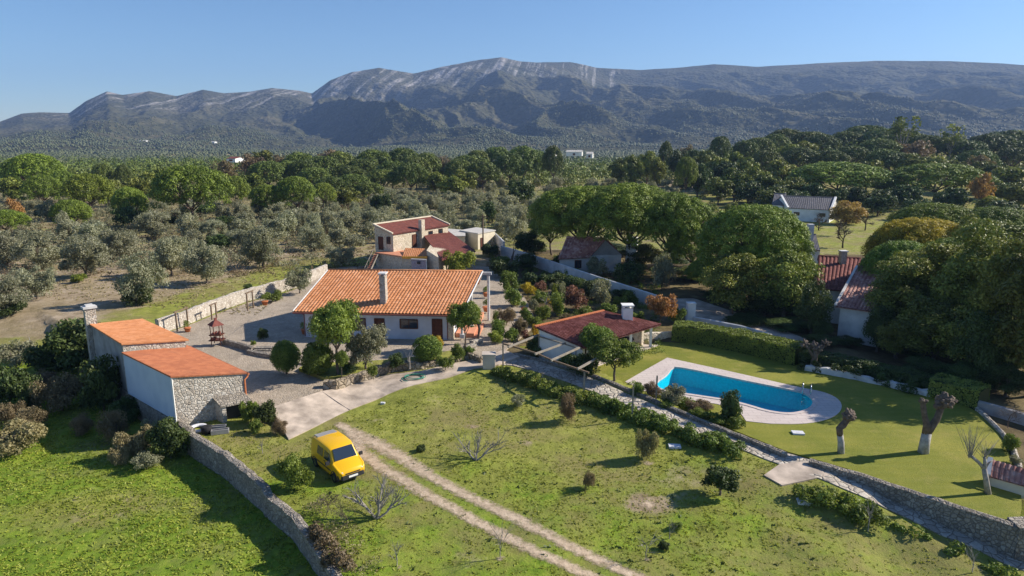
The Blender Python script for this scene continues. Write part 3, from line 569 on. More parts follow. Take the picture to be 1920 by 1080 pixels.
def build_far_forest():
    n = 105000; az = np.radians(rng.uniform(-42, 42, n)); r = 760 * (3000 / 760) ** rng.uniform(0, 1, n) ** .9
    X = r * np.sin(az); Y = r * np.cos(az); z = np.where(r < R0, zt(X, Y), zmount(az, r)); dens = fbm(X, Y, 160, 3, 31)
    keep = (rng.uniform(0, 1, n) < np.clip((dens - .36) * 7, 0.12, 1)) & (rng.uniform(0, 1, n) < 1.15 - sstep(1700, 2900, r)); X, Y, z, r = X[keep], Y[keep], z[keep], r[keep]; n = len(X)
    v, f = ico(); W = rng.uniform(1.7, 3.4, n) ; Hh = rng.uniform(1.5, 3.4, n); rot = rng.uniform(0, 6.28, n)
    vj = v[None] * rng.uniform(.75, 1.2, (n, 12, 1)); c, s = np.cos(rot)[:, None], np.sin(rot)[:, None]
    V = np.stack([(vj[..., 0] * c - vj[..., 1] * s) * W[:, None] + X[:, None], (vj[..., 0] * s + vj[..., 1] * c) * W[:, None] + Y[:, None], vj[..., 2] * Hh[:, None] + z[:, None] + Hh[:, None] * .6], -1).reshape(-1, 3)
    F = (f[None] + (np.arange(n) * 12)[:, None, None]).reshape(-1, 3); tint = np.repeat(np.clip(rng.uniform(0, 1, n) * .6 + fbm(X, Y, 120, 2, 5) * .5, 0, 1), 12)
    o = link(bpy.data.objects.new('distant_forest', np_mesh('distant_forest', V, F, 'forest_leaf', {'tint': tint}, True))); tag(o, 'dark green forest covering the plain and foothills below the mountains', 'forest', None, 'stuff')
build_far_forest()
def scatter_leafy(name, mat, P, W, H, nf, leaf, label, cat, jit=.8):
    """P (n,2) world, W radius, H height: one leafy mass"""
    z = zt(P[:, 0], P[:, 1]); cl = np.stack([P[:, 0], P[:, 1], z + H * .4, W, H * .62], 1)
    me = clumps_mesh(name, cl, nf, leaf, mat, jit, (.45, 1.1)); return tag(link(bpy.data.objects.new(name, me)), label, cat, None, 'stuff')
def wedge(n, u0, u1, y0, y1, pw=1.0):
    Y = y0 + (y1 - y0) * rng.uniform(0, 1, n) ** pw; u = rng.uniform(u0, u1, n); return np.stack([(u - 960) / 1280 * (Y * math.cos(PITCH) + 20 * math.sin(PITCH)), Y], 1)
# woods between 330 and 800 m: leafy masses
def wood_pts():
    P = wedge(5200, -350, 2300, 330, 830); d = fbm(P[:, 0], P[:, 1], 60, 3, 77); return P[(d > .42) | (rng.uniform(0, 1, len(P)) < .35)]
P = wood_pts(); k = rng.uniform(0, 1, len(P)) < .75
scatter_leafy('plain_forest', 'pine_far', P[k], rng.uniform(2.6, 5, k.sum()), rng.uniform(5, 10, k.sum()), 34, .8, 'green forest on the plain beyond the pines', 'forest')
scatter_leafy('plain_scrub', 'olive_leaf', P[~k], rng.uniform(2.5, 4, (~k).sum()), rng.uniform(3, 6, (~k).sum()), 30, .7, 'grey green scrub woodland between the forest patches', 'scrub')

# ------------------------------------------------------------------ yard, paths, lawn, pool
sheet('lower_yard', [gp(u, v, LOW_Z) for u, v in [(300, 640), (330, 690), (456, 760), (508, 765), (600, 733), (628, 712), (660, 690), (900, 640), (900, 540), (700, 525), (600, 524), (535, 549), (465, 567), (402, 590), (348, 612), (300, 628)]], LOW_Z, 'cobble', skirt=1.5)
sheet('upper_yard', [gp(u, v, YARD_Z) for u, v in [(416, 640), (470, 655), (525, 672), (575, 683), (640, 692), (700, 690), (790, 676), (868, 660), (905, 668), (948, 655), (975, 632), (1000, 612), (1000, 590), (985, 560), (958, 530), (915, 500), (800, 495), (640, 500), (520, 560)]], YARD_Z, 'cobble', skirt=.4)
def zpath(x, y): return z1(x, y)
# concrete ramp and path up to the gate pillar
RZ = {}
def quadsheet(name, rows, mat, kind='structure', thick=.25, sub=8):
    """rows: list of (left, right) Vector pairs"""
    V = []; F = []; n = sub + 1
    for a, b in rows:
        for k in range(n): V.append(Vector(a).lerp(Vector(b), k / sub))
    for i in range(len(rows) - 1):
        for k in range(sub): F.append((i * n + k, i * n + k + 1, (i + 1) * n + k + 1, (i + 1) * n + k))
    m = MB(); m.add(V, F); N = len(V); per = [k for k in range(n)] + [i * n + n - 1 for i in range(1, len(rows))] + [(len(rows) - 1) * n + k for k in range(n - 2, -1, -1)] + [i * n for i in range(len(rows) - 2, 0, -1)]
    base = len(m.v); m.v += [(m.v[i][0], m.v[i][1], m.v[i][2] - thick) for i in per]; q = len(per)
    m.f += [(per[i], base + i, base + (i + 1) % q, per[(i + 1) % q]) for i in range(q)]
    return tag(fixnormals(m.obj(name, mat)), kind=kind)
quadsheet('concrete_ramp', [(gp(508, 764, .86), gp(603, 733, .86)), (gp(516, 777, .66), gp(616, 741, .66)), (gp(527, 798, .36), gp(636, 755, .36)), (gp(541, 823, .1), gp(656, 769, .12))], 'ramp_concrete', thick=1.0)
prs = []
for (lu, lv), (ru, rv), z in [((603, 733), (656, 769), (.862, .122)), ((640, 727), (682, 757), (.62, .22)), ((682, 715), (727, 740), (.56, .36)), ((730, 702), (780, 724), .52), ((790, 695), (835, 708), .74), ((850, 681), (888, 691), .9), ((900, 672), (935, 683), .96), ((945, 655), (975, 668), 1.02)]:
    za, zb_ = z if isinstance(z, tuple) else (z + .06, z + .06); prs.append((gp(lu, lv, za), gp(ru, rv, zb_)))
gpo = quadsheet('garden_path', [(a.lerp(c, k / 4), b.lerp(d, k / 4)) for (a, b), (c, d) in zip(prs[:-1], prs[1:]) for k in range(4)] + [prs[-1]], 'ramp_concrete', thick=.9)
for v in gpo.data.vertices:
    if v.index < (len(prs) * 4 - 3) * 9: v.co.z = max(v.co.z, z1(v.co.x, v.co.y) + .05)
pr_ = []
for u, vl, vr in [(925, 684, 666), (960, 686, 664), (1000, 696, 676), (1050, 712, 692), (1100, 731, 707), (1150, 750, 727), (1200, 772, 749), (1260, 797, 774), (1320, 818, 795), (1380, 840, 815), (1430, 860, 832), (1475, 876, 847), (1530, 896, 862), (1595, 923, 892), (1667, 957, 928), (1733, 989, 956), (1793, 1015, 982), (1844, 1037, 1004), (1920, 1070, 1036), (2000, 1105, 1070)]:
    pr_.append((gt(u, vl), gt(u, vr)))
pd_ = []
for i in range(len(pr_) - 1):
    for k in range(8): pd_.append((pr_[i][0].lerp(pr_[i + 1][0], k / 8), pr_[i][1].lerp(pr_[i + 1][1], k / 8)))
pd_.append(pr_[-1])
po_ = quadsheet('stone_path', pd_, 'stone_path', thick=.3)
Vs = np.array([v.co[:] for v in po_.data.vertices]); nt_ = len(pd_) * 9; zz_ = zt(Vs[:, 0], Vs[:, 1]); Vs[:nt_, 2] = zz_[:nt_] + .06; Vs[nt_:, 2] = zz_[nt_:] - .2; po_.data.vertices.foreach_set('co', Vs.astype(np.float32).ravel()); po_.data.update()
q = [gt(u, v) for u, v in [(1432, 893), (1462, 872), (1500, 868), (1556, 893), (1500, 905), (1466, 912)]]
sheet('path_slab', q, .62, 'ramp_concrete', skirt=.4, zf=lambda x, y: z1(x, y) + .09)
hole = [WC + (p - WC) * 1.0 for p in WATER]
sheet('pool_lawn', LAWN, LAWN_Z, 'lawn', holes=[hole], skirt=.8)
def smooth_loop(P, n=3):
    for _ in range(n):
        Q = []
        for i in range(len(P)): a, b = P[i], P[(i + 1) % len(P)]; Q += [a.lerp(b, .25), a.lerp(b, .75)]
        P = Q
    return P
PAVE = [gp(u, v, LAWN_Z) for u, v in [(1251, 671), (1380, 699), (1505, 728), (1545, 735), (1571, 747), (1580, 761), (1573, 776), (1550, 788), (1505, 796), (1446, 795), (1399, 790), (1385, 770), (1345, 758), (1290, 750), (1240, 742), (1205, 733), (1172, 716), (1210, 694)]]
WS = [p for p in smooth_loop(WATER, 2)]
PV = []
for i, p in enumerate(PAVE): PV += [p] * (3 if i in (0, 9, 16, 17) or 9 < i < 17 else 1)
sheet('pool_paving', smooth_loop(PV, 2), LAWN_Z + .03, 'paving', holes=[WS], skirt=.1)
pool = thing('swimming_pool', (WC.x, WC.y, LAWN_Z), 'large turquoise swimming pool with one rounded end set in pale paving on the lawn', 'swimming pool')
def loc(o, r): o.location = -Vector(r.location); return o
m = MB(); n = len(WS); IN = [WC + (p - WC) * (1 - .0) for p in WS]
ofs = [(0, -.0)]
m.v += [(p.x, p.y, LAWN_Z) for p in WS] + [(p.x, p.y, -1.1) for p in WS]; m.f += [(i, n + i, n + (i + 1) % n, (i + 1) % n) for i in range(n)]
tris = tessellate_polygon([[Vector((p.x, p.y, 0)) for p in WS]]); m.f += [(n + a, n + b, n + c) for a, b, c in tris]
o = loc(m.obj('basin', 'pool_liner', pool), pool)
m = MB(); cp = []
for i in range(n):
    a, b, c = WS[i - 1], WS[i], WS[(i + 1) % n]; d = (c - a).normalized(); nn = Vector((d.y, -d.x, 0));
    if (b + nn - WC).length < (b - WC).length: nn = -nn
    cp.append((b - nn * .03, b + nn * .32))
for i in range(n): m.v += [(cp[i][0].x, cp[i][0].y, LAWN_Z - .08), (cp[i][0].x, cp[i][0].y, LAWN_Z + .07), (cp[i][1].x, cp[i][1].y, LAWN_Z + .07), (cp[i][1].x, cp[i][1].y, LAWN_Z)]
for i in range(n):
    j = (i + 1) % n
    for k in range(3): m.f.append((i * 4 + k, i * 4 + k + 1, j * 4 + k + 1, j * 4 + k))
loc(fixnormals(m.obj('coping', 'paving', pool)), pool)
m = MB(); m.v = [(p.x, p.y, LAWN_Z - .09) for p in WS]; m.f = [(a, b, c) if (WS[b] - WS[a]).cross(WS[c] - WS[a]).z > 0 else (a, c, b) for a, b, c in tris]
tag(m.obj('pool_water', 'pool_water'), kind='structure')
ld = thing('pool_ladder', gp(1510, 737, LAWN_Z), 'polished steel pool ladder with two hooped rails at the round end of the pool', 'ladder')
la = gp(1504, 733, LAWN_Z); lb = gp(1519, 737, LAWN_Z); dirp = (WC - la); dirp.z = 0; dirp = Vector((-.35, -1, 0)).normalized()
for a in (la, lb):
    m = MB(); pts = [a + Vector((0, 0, 0)), a + Vector((0, 0, .6)), a + dirp * .15 + Vector((0, 0, .8)), a + dirp * .45 + Vector((0, 0, .78)), a + dirp * .6 + Vector((0, 0, .5)), a + dirp * .65 + Vector((0, 0, -1))]; m.tube(pts, .035, 6); loc(m.obj('rail', 'steel', ld, True), ld)
for k in range(3): m = MB(); m.beam(la + dirp * .65 + Vector((0, 0, -.25 - k * .3)), lb + dirp * .65 + Vector((0, 0, -.25 - k * .3)), .1, .04); loc(m.obj('step', 'steel', ld), ld)
# planted bed between path kerb and pool
BED = [gp(u, v, LAWN_Z) for u, v in [(1172, 718), (1205, 735), (1240, 744), (1290, 752), (1345, 760), (1385, 772), (1400, 790), (1382, 805), (1280, 763), (1180, 720)]]
# ------------------------------------------------------------------ dirt track and bare spots
def strip(name, px, wid, mat='bare_earth', kind='structure', jit=.12):
    P = [gt(u, v) for u, v in px]; out = []
    for i in range(len(P) - 1):
        n_ = max(2, int((P[i + 1] - P[i]).length / .25))
        for k in range(n_): out.append((P[i].lerp(P[i + 1], k / n_), wid[i] + (wid[i + 1] - wid[i]) * k / n_))
    out.append((P[-1], wid[-1])); V = []; E = []; c = len(out)
    for _ in range(3): out = [out[0]] + [(((out[i - 1][0] + out[i][0] * 2 + out[i + 1][0]) / 4), out[i][1]) for i in range(1, c - 1)] + [out[-1]]
    for i, (p, wd) in enumerate(out):
        d = (out[min(i + 1, c - 1)][0] - out[max(i - 1, 0)][0]); nn = Vector((-d.y, d.x, 0)).normalized(); endf = min(1, i / 3, (c - 1 - i) / 3)
        for k in range(7):
            s = (k - 3) / 3; q = p + nn * s * wd; V.append((q.x, q.y, z1(q.x, q.y) + .035)); E.append(max(0, (1 - abs(s) ** 1.5)) * endf)
    F = [(i * 7 + k, (i + 1) * 7 + k, (i + 1) * 7 + k + 1, i * 7 + k + 1) for i in range(c - 1) for k in range(6)]
    me = np_mesh(name, np.array(V), np.array(F)[:, ::-1], mat, {'edge': np.array(E)}); return tag(link(bpy.data.objects.new(name, me)), kind=kind)
strip('dirt_track', [(628, 790), (650, 805), (702, 831), (752, 858), (812, 896), (886, 935), (975, 976), (1060, 1021), (1140, 1058), (1260, 1110)], [.5, .8, 1.1, .9, .72, .66, .66, .66, .66, .66])
strip('dirt_track', [(650, 825), (680, 850), (726, 884), (797, 926), (856, 958), (930, 997), (1004, 1035), (1060, 1059), (1150, 1100)], [.5, .8, .8, .72, .66, .62, .62, .62, .62])
strip('bare_ground', [(650, 805), (668, 828), (690, 850)], [.4, .7, .4])
strip('bare_ground', [(1190, 940), (1215, 946), (1245, 955)], [.5, .9, .5]); strip('bare_ground', [(1000, 650 + 62), (1010, 716)], [.3, .3])
strip('bare_ground', [(870, 799), (886, 801), (900, 803)], [.3, .45, .3]); strip('bare_ground', [(1195, 868), (1215, 868), (1235, 872)], [.3, .5, .3])
strip('bare_ground', [(735, 1062), (750, 1064), (765, 1066)], [.2, .4, .2]); strip('bare_ground', [(920, 1045), (940, 1048), (960, 1052)], [.2, .4, .2]); strip('bare_ground', [(1195, 1048), (1212, 1050), (1226, 1052)], [.2, .35, .2])
# grass tufts in the fields
def grass(name, n, u0, u1, y0, y1, cond, size, label, mat='grass_leaf'):
    P = wedge(n, u0, u1, y0, y1); P = P[cond(P[:, 0], P[:, 1])]; d = fbm(P[:, 0], P[:, 1], 5, 3, 4); P = P[(d > .42) | (rng.uniform(0, 1, len(P)) < .4)]; n = len(P)
    z = zt(P[:, 0], P[:, 1]); k = 4; C = np.repeat(np.stack([P[:, 0], P[:, 1], z + size * .35], 1), k, 0) + rng.normal(size=(n * k, 3)) * (size * .7, size * .7, size * .12)
    N = rng.normal(size=(n * k, 3)); N[:, 2] = np.abs(N[:, 2]) * .8 + .3; N /= np.linalg.norm(N, axis=1)[:, None]; V, F = rquad(C, N, size, .45); tint = np.repeat(np.repeat(np.clip(rng.uniform(0, .7, n) + .4 * fbm(P[:, 0], P[:, 1], 4, 2, 8), 0, 1), k), 4)
    tag(link(bpy.data.objects.new(name, np_mesh(name, V, F, mat, {'tint': tint}))), label, 'grass', None, 'stuff')
side_ = lambda X, Y: X - np.interp(Y, LY, LX)
PATHL = [(a.x, a.y) for a, b in pr_]; PLX = np.array([p[0] for p in PATHL]); PLY = np.array([p[1] for p in PATHL]); od = np.argsort(PLY)
track = [gt(u, v) for u, v in [(650, 815), (780, 890), (960, 985), (1130, 1080)]]
def infield(X, Y):
    d = np.min([dist_line(X, Y, track[i], track[i + 1]) for i in range(3)], 0)
    garden = (Y > 61) ; ramp = inpoly(X, Y, [gp(u, v, .4) for u, v in [(440, 790), (505, 765), (600, 730), (880, 668), (930, 700), (660, 772), (545, 826), (520, 800)]])
    return (side_(X, Y) > .4) & (X < np.interp(Y, PLY[od], PLX[od]) - .2) & ~garden & ~ramp & ((d > 1.2) | (rng.uniform(0, 1, len(X)) < .18)) & ~inpoly(X, Y, LAWN)
grass('meadow_grass', 36000, 300, 2000, 26, 62, infield, .058, 'tufts of green grass in the field around the yellow van')
grass('lush_grass', 20000, -100, 700, 26, 66, lambda X, Y: side_(X, Y) < -.4, .085, 'lush green grass in the lower field left of the boundary wall')
grass('weed_leaves', 900, 300, 2000, 26, 62, infield, .11, 'dark green leafy weeds dotted through the field', 'dark_leaf')
grass('dry_grass', 9000, -200, 900, 70, 125, lambda X, Y: (X < -9) & (Y > 74 - .3 * (X + 20)), .14, 'dry straw grass under the olive trees', 'straw_leaf')

# ------------------------------------------------------------------ buildings
def proj(p):
    c, s = math.cos(PITCH), math.sin(PITCH); z = p[2] - CAMH; yy = p[1] * c - z * s; zz = p[1] * s + z * c; return 960 + FPX * p[0] / yy, 540 - FPX * zz / yy
def on_quad(c, u, v):
    a, b, d, e = [Vector(p) for p in c]; best = None
    for i in range(61):
        for j in range(61):
            p = a.lerp(b, i / 60).lerp(e.lerp(d, i / 60), j / 60); q = proj(p); k = (q[0] - u) ** 2 + (q[1] - v) ** 2
            if best is None or k < best[0]: best = (k, p)
    return best[1]
class Bld:
    def __init__(s, name, org, label, cat='house', group=None): s.o = thing(name, org, label, cat, group)
    def put(s, mb, name, mat, smooth=False, fix=True, parent=None):
        o = mb.obj(name, mat, parent or s.o, smooth)
        if parent is None: o.location = -Vector(s.o.location)
        if fix: fixnormals(o)
        return o
    def roof(s, name, c, mat, **k): o = roof(name, c, mat, s.o, **k); o.location = -Vector(s.o.location); return o
def hvec(v): return Vector((v.x, v.y, 0)).normalized()
def opening(b, P, d, n, x, z, w, h, kind='window', glass='glass', frame='dark_wood', fw=.08, label=None):
    """opening centred x metres along wall from P (dir d, outward n), bottom z"""
    c = Vector((P.x, P.y, 0)) + d * x; a0 = c - d * w / 2; a1 = c + d * w / 2
    m = MB(); 
    for q0, q1 in (((a0, z), (a0, z + h)), ((a1, z), (a1, z + h))):
        p = q0[0] + n * .03; m.beam((p.x, p.y, q0[1]), (p.x, p.y, q1[1]), fw, .1)
    for zz in ([z + h] + ([z] if kind == 'window' else [])): m.beam((a0.x + n.x * .03, a0.y + n.y * .03, zz), (a1.x + n.x * .03, a1.y + n.y * .03, zz), .1, fw)
    if kind == 'window': m.beam((c.x + n.x * .035, c.y + n.y * .035, z), (c.x + n.x * .035, c.y + n.y * .035, z + h), .05, .06)
    f = b.put(m, kind, frame, fix=False)
    if label: f['label'] = label
    g = MB(); k0 = a0 + n * .012; k1 = a1 + n * .012; g.add([(k0.x, k0.y, z), (k1.x, k1.y, z), (k1.x, k1.y, z + h), (k0.x, k0.y, z + h)], [(0, 1, 2, 3)])
    go = g.obj('pane' if kind == 'window' else 'door_leaf', glass if kind == 'window' else frame, f); return f
# main house -------------------------------------------------
E0, E1 = gp(549, 584, 3.9), gp(865, 590, 3.9); G1, G0 = gp(905, 509, 6.75), gp(615, 506, 6.75)
dE = hvec(E1 - E0); nF = Vector((dE.y, -dE.x, 0))   # outward to camera
B1 = G1 + (G1 - E1) * 1.0; B0 = G0 + (G0 - E0) * 1.0; B1 = G1 - nF * 7 - dE * 1.3; B0 = G0 - nF * 7 + dE * .5; B1.z = B0.z = 3.9
hs = Bld('tiled_house', ((E0.x + E1.x) / 2, (E0.y + E1.y) / 2 + 4, YARD_Z), 'long white single-storey house under a broad orange tile roof in the yard centre')
hs.roof('roof', (E0, E1, G1, G0), 'roof_orange', period=.35, amp=.055)
hs.roof('roof_rear_slope', (B1, B0, G0, G1), 'roof_orange', period=.37, amp=.075)
m = MB(); m.tube([G0 + Vector((0, 0, .03)), G1 + Vector((0, 0, .03))], .12, 8); hs.put(m, 'ridge_tiles', 'roof_orange', True)
for a, b, c in ((E0, G0, B0), (E1, G1, B1)): m = MB(); m.tube([q + Vector((0, 0, .03)) for q in (a, b, c)], .09, 4); hs.put(m, 'verge', 'old_white')
Wl, Wr = E0 + dE * .75 - nF * .8, E1 - dE * 1.1 - nF * .8; Bl, Br = B0 + dE * .75 + nF * .8, B1 - dE * 1.6 + nF * .8
ztop = lambda p: 3.9 + (6.75 - 3.9) * min(1, max(0, (p - E0).dot(-nF)) / (G0 - E0).dot(-nF)) - .28
m = MB(); poly = [Wl, Wr, G1 - dE * 2.2, Br, Bl, G0 + dE * .6]; m.prism(poly, YARD_Z - .3, [ztop(Wl), ztop(Wr), 6.3, 3.9, 3.9, 6.3]); hs.put(m, 'wall', 'blue_white')
LW = (Wr - Wl).length
def wx(u):  # metres along front wall for a photo column
    lo, hi = 0, LW
    for _ in range(30):
        mid = (lo + hi) / 2; p = Wl + dE * mid; lo, hi = (mid, hi) if proj((p.x, p.y, 2))[0] < u else (lo, mid)
    return lo
for u, z, ww, hh in ((596, 1.9, 1.1, 1.1), (674, 1.9, 1.3, 1.2), (767, 2.15, 1.8, .95)): opening(hs, Wl, dE, nF, wx(u), z, ww, hh)
opening(hs, Wl, dE, nF, wx(820), YARD_Z + .02, 1.0, 2.15, 'door'); opening(hs, Wl, dE, nF, wx(712), YARD_Z + .02, 1.0, 2.1, 'door')
p = Wr - dE * .15; m = MB(); m.prism([p - dE * .25 + nF * .12, p + dE * .3 + nF * .12, p + dE * .3 - nF * .5, p - dE * .25 - nF * .5], YARD_Z - .2, 3.75); hs.put(m, 'corner_pilaster', 'stone_house')
cq = on_quad((E0, E1, G1, G0), 721, 566); m = MB(); m.prism([cq + dE * -.3 + nF * .45, cq + dE * .3 + nF * .45, cq + dE * .3 - nF * .45, cq - dE * .3 - nF * .45], cq.z - .6, cq.z + 2.75); ch = hs.put(m, 'chimney', 'stone_light')
m = MB(); m.prism([cq + dE * -.4 + nF * .55, cq + dE * .4 + nF * .55, cq + dE * .4 - nF * .55, cq - dE * .4 - nF * .55], cq.z + 2.95, cq.z + 3.07)
for sx in (-1, 1):
    for sy in (-1, 1): q = cq + dE * .24 * sx + nF * .38 * sy; m.beam((q.x, q.y, cq.z + 2.7), (q.x, q.y, cq.z + 2.97), .1)
m.obj('chimney_cap', 'old_white', ch)
m = MB(); m.tube([E0 + nF * .1 - Vector((0, 0, .14)), E1 + nF * .1 - Vector((0, 0, .14))], .075, 6); hs.put(m, 'gutter', 'roof_dullred')
for q in (Wl + dE * .1, Wr - dE * .45): m = MB(); m.tube([Vector((q.x, q.y, 3.7)) + nF * .75, Vector((q.x, q.y, 3.4)) + nF * .08, Vector((q.x, q.y, YARD_Z + .1)) + nF * .08], .05, 6); hs.put(m, 'drainpipe', 'roof_dullred')
# porch at the right end
m = MB(); pa = Wr + dE * .2 - nF * 1.0; pb = B1 - nF * -.5
m.prism([pa, pa + dE * 1.9, pa + dE * 1.9 - nF * 9, pa - nF * 9], YARD_Z - .2, YARD_Z + .45); m.prism([pa + dE * 1.9 + nF * .0, pa + dE * 2.4, pa + dE * 2.4 - nF * 5, pa + dE * 1.9 - nF * 5], YARD_Z - .2, YARD_Z + .22); hs.put(m, 'porch_floor', 'terracotta_floor')
for tt in (.12, .55):
    q = E1.lerp(G1, tt) - dE * .25; m = MB(); m.tube([(q.x, q.y, YARD_Z + .4), (q.x, q.y, ztop(q) + .1)], .14, 10); m.prism([q + Vector((-.22, -.22, 0)), q + Vector((.22, -.22, 0)), q + Vector((.22, .22, 0)), q + Vector((-.22, .22, 0))], YARD_Z + .2, YARD_Z + .6); hs.put(m, 'porch_column', 'old_white')
q0 = G1 + dE * .0; q = q0 + dE * .55 - nF * .7; m = MB(); m.tube([(q.x, q.y, YARD_Z), (q.x, q.y, 6.2)], .16, 10); hs.put(m, 'porch_column', 'old_white')
m = MB(); m.beam(q0 - dE * .5 - nF * .7 - Vector((0, 0, .35)), q0 + dE * .9 - nF * .7 - Vector((0, 0, .35)), .3, .3); hs.put(m, 'porch_beam', 'old_white')
# barns ------------------------------------------------------
def rectz(pl): return pl
F0, F1, F2, F3 = gp(320, 706, 4.15), gp(463, 699, 3.35), gp(352, 648, 3.35), gp(228, 661, 4.15)
br = Bld('stone_shed', (F0.x + 3, F0.y + 4, LOW_Z), 'front lean-to shed with red sheet roof, rubble stone front and pale blue metal side', 'shed')
br.roof('roof', (F1 , F2, F3, F0), 'roof_sheet_red', period=.3, amp=.035, step=.45, stepa=.012, thick=.1)
ins = .12; dn_ = hvec(F1 - F0); ds = hvec(F3 - F0)
c0 = F0 + dn_ * .12 + ds * .1; c1 = F1 - dn_ * .3 + ds * .1; c2 = F2 - dn_ * .3; c3 = F3 + dn_ * .12
m = MB(); m.prism([c0, c1, c1 + ds * .4, c0 + ds * .4], [-1.3, -.2, -.2, -1.3], [4.03, 3.27, 3.27, 4.03]); br.put(m, 'front_wall', 'stone_light')
m = MB(); m.prism([c1 - dn_ * .4 + ds * .4, c1 + ds * .4, c2, c2 - dn_ * .4], .3, [3.3, 3.25, 3.25, 3.3]); br.put(m, 'rear_wall', 'stone_light')
t = NT('corrugated_panel'); wv = t.n('TexWave', bands_direction='X'); wv.inputs['Scale'].default_value = 3.0; t.l(t.coord(), wv.inputs['Vector']); t.base(t.ramp(t.noise(.8, 4), [(.3, (.42, .5, .62)), (.7, (.52, .59, .7))])); t.rough(.6); M['corrugated_panel'] = t.m
m = MB(); L = (c3 - c0).length; nn_ = int(L / .1); V = []; F_ = []
for i in range(nn_ + 1):
    p = c0.lerp(c3, i / nn_) - dn_ * (.02 + (.018 if i % 2 else 0)); V += [(p.x, p.y, .62), (p.x, p.y, 4.06)]
F_ = [(2 * i, 2 * i + 1, 2 * i + 3, 2 * i + 2) for i in range(nn_)]; m.add(V, F_); br.put(m, 'side_panel', 'corrugated_panel', fix=False)
m = MB(); m.beam((c0 - dn_ * .05) + Vector((0, 0, .62 - c0.z)), (c0 - dn_ * .05) + Vector((0, 0, -.1)), .1, .1); br.put(m, 'corner_trim', 'white_paint')
m = MB(); m.tube([F1 + dn_ * .12 - Vector((0, 0, .12)), F2 + dn_ * .12 - Vector((0, 0, .12))], .09, 6); br.put(m, 'gutter', 'roof_sheet_red')
m = MB(); gq = F1 + dn_ * .12 + ds * .2; m.tube([gq - Vector((0, 0, .15)), gq - Vector((0, 0, .35)) , c1 - ds * .02 + dn_ * .12 - Vector((0, 0, .55)), Vector((c1.x, c1.y, .7)) + dn_ * .12 - ds * .02], .07, 6); br.put(m, 'drainpipe', 'terracotta')
H0, H1, H2, H3 = gp(228, 645, 4.75), gp(354, 637, 4.1), gp(267, 598, 4.1), gp(168, 608, 4.75)
b2 = Bld('stone_shed', (H0.x + 2, H0.y + 4, LOW_Z), 'rear shed with bright orange roof and grey rendered side, behind the blue-sided one', 'shed')
b2.roof('roof', (H1, H2, H3, H0), 'roof_sheet', period=.3, amp=.035, step=.45, stepa=.012, thick=.1)
d2 = hvec(H1 - H0); s2 = hvec(H3 - H0); c0b = H0 + d2 * .1 + s2 * .12; c1b = H1 - d2 * .25 + s2 * .12; c2b = H2 - d2 * .25; c3b = H3 + d2 * .1
m = MB(); m.prism([c0b, c1b, c1b + s2 * .4, c0b + s2 * .4], .3, [4.6, 4.0, 4.0, 4.6]); b2.put(m, 'front_wall', 'stone_light')
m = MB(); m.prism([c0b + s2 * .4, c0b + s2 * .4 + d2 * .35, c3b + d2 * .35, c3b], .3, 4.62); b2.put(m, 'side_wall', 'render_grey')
m = MB(); m.prism([c1b - d2 * .4 + s2 * .4, c1b + s2 * .4, c2b, c2b - d2 * .4], .3, 3.98); b2.put(m, 'rear_wall', 'stone_light')
m = MB(); m.prism([c3b - s2 * .4, c2b - s2 * .4 , c2b - s2 * .02, c3b - s2 * .02], .3, [4.6, 3.97, 3.97, 4.6]); b2.put(m, 'end_wall', 'stone_light')
cc = H3 + s2 * .35 + d2 * .2; m = MB(); m.prism([cc + d2 * -.42 - s2 * .3, cc + d2 * .42 - s2 * .3, cc + d2 * .42 + s2 * .3, cc - d2 * .42 + s2 * .3], .3, 6.15); ch = b2.put(m, 'chimney', 'stone_light'); m = MB(); m.prism([cc + d2 * -.55 - s2 * .42, cc + d2 * .55 - s2 * .42, cc + d2 * .55 + s2 * .42, cc - d2 * .55 + s2 * .42], 6.15, [6.35] * 4); m.prism([cc + d2 * -.3 - s2 * .25, cc + d2 * .3 - s2 * .25, cc + d2 * .3 + s2 * .25, cc - d2 * .3 + s2 * .25], 6.35, 6.5); m.obj('chimney_cap', 'old_white', ch)
# retaining wall under the sheds
pts = [(c3b + s2 * 6), (c3b), (c0b), (c0), FW[0]]; rp = []
for p in pts: q = Vector((p.x, p.y, 0)) - dn_ * .12 + dn_ * .25; rp.append((q.x, q.y, -1.6, .6))
wall('retaining_wall', rp, 'dark rubble retaining wall under the two sheds', 'stone_grey', .6)
wall('boundary_wall', [(p.x, p.y, -1.7, .5 - (.28 if i > 2 else 0) - .12 * max(0, i - 4)) for i, p in enumerate(FW)], 'grey rubble stone boundary wall running down from the shed to the bottom of the picture', 'stone_grey', .55)
wall('yard_wall', [(p.x, p.y, .3, 2.35) for p in BW], 'tall pale rubble stone wall along the back of the cobbled yard', 'stone_light', .55)
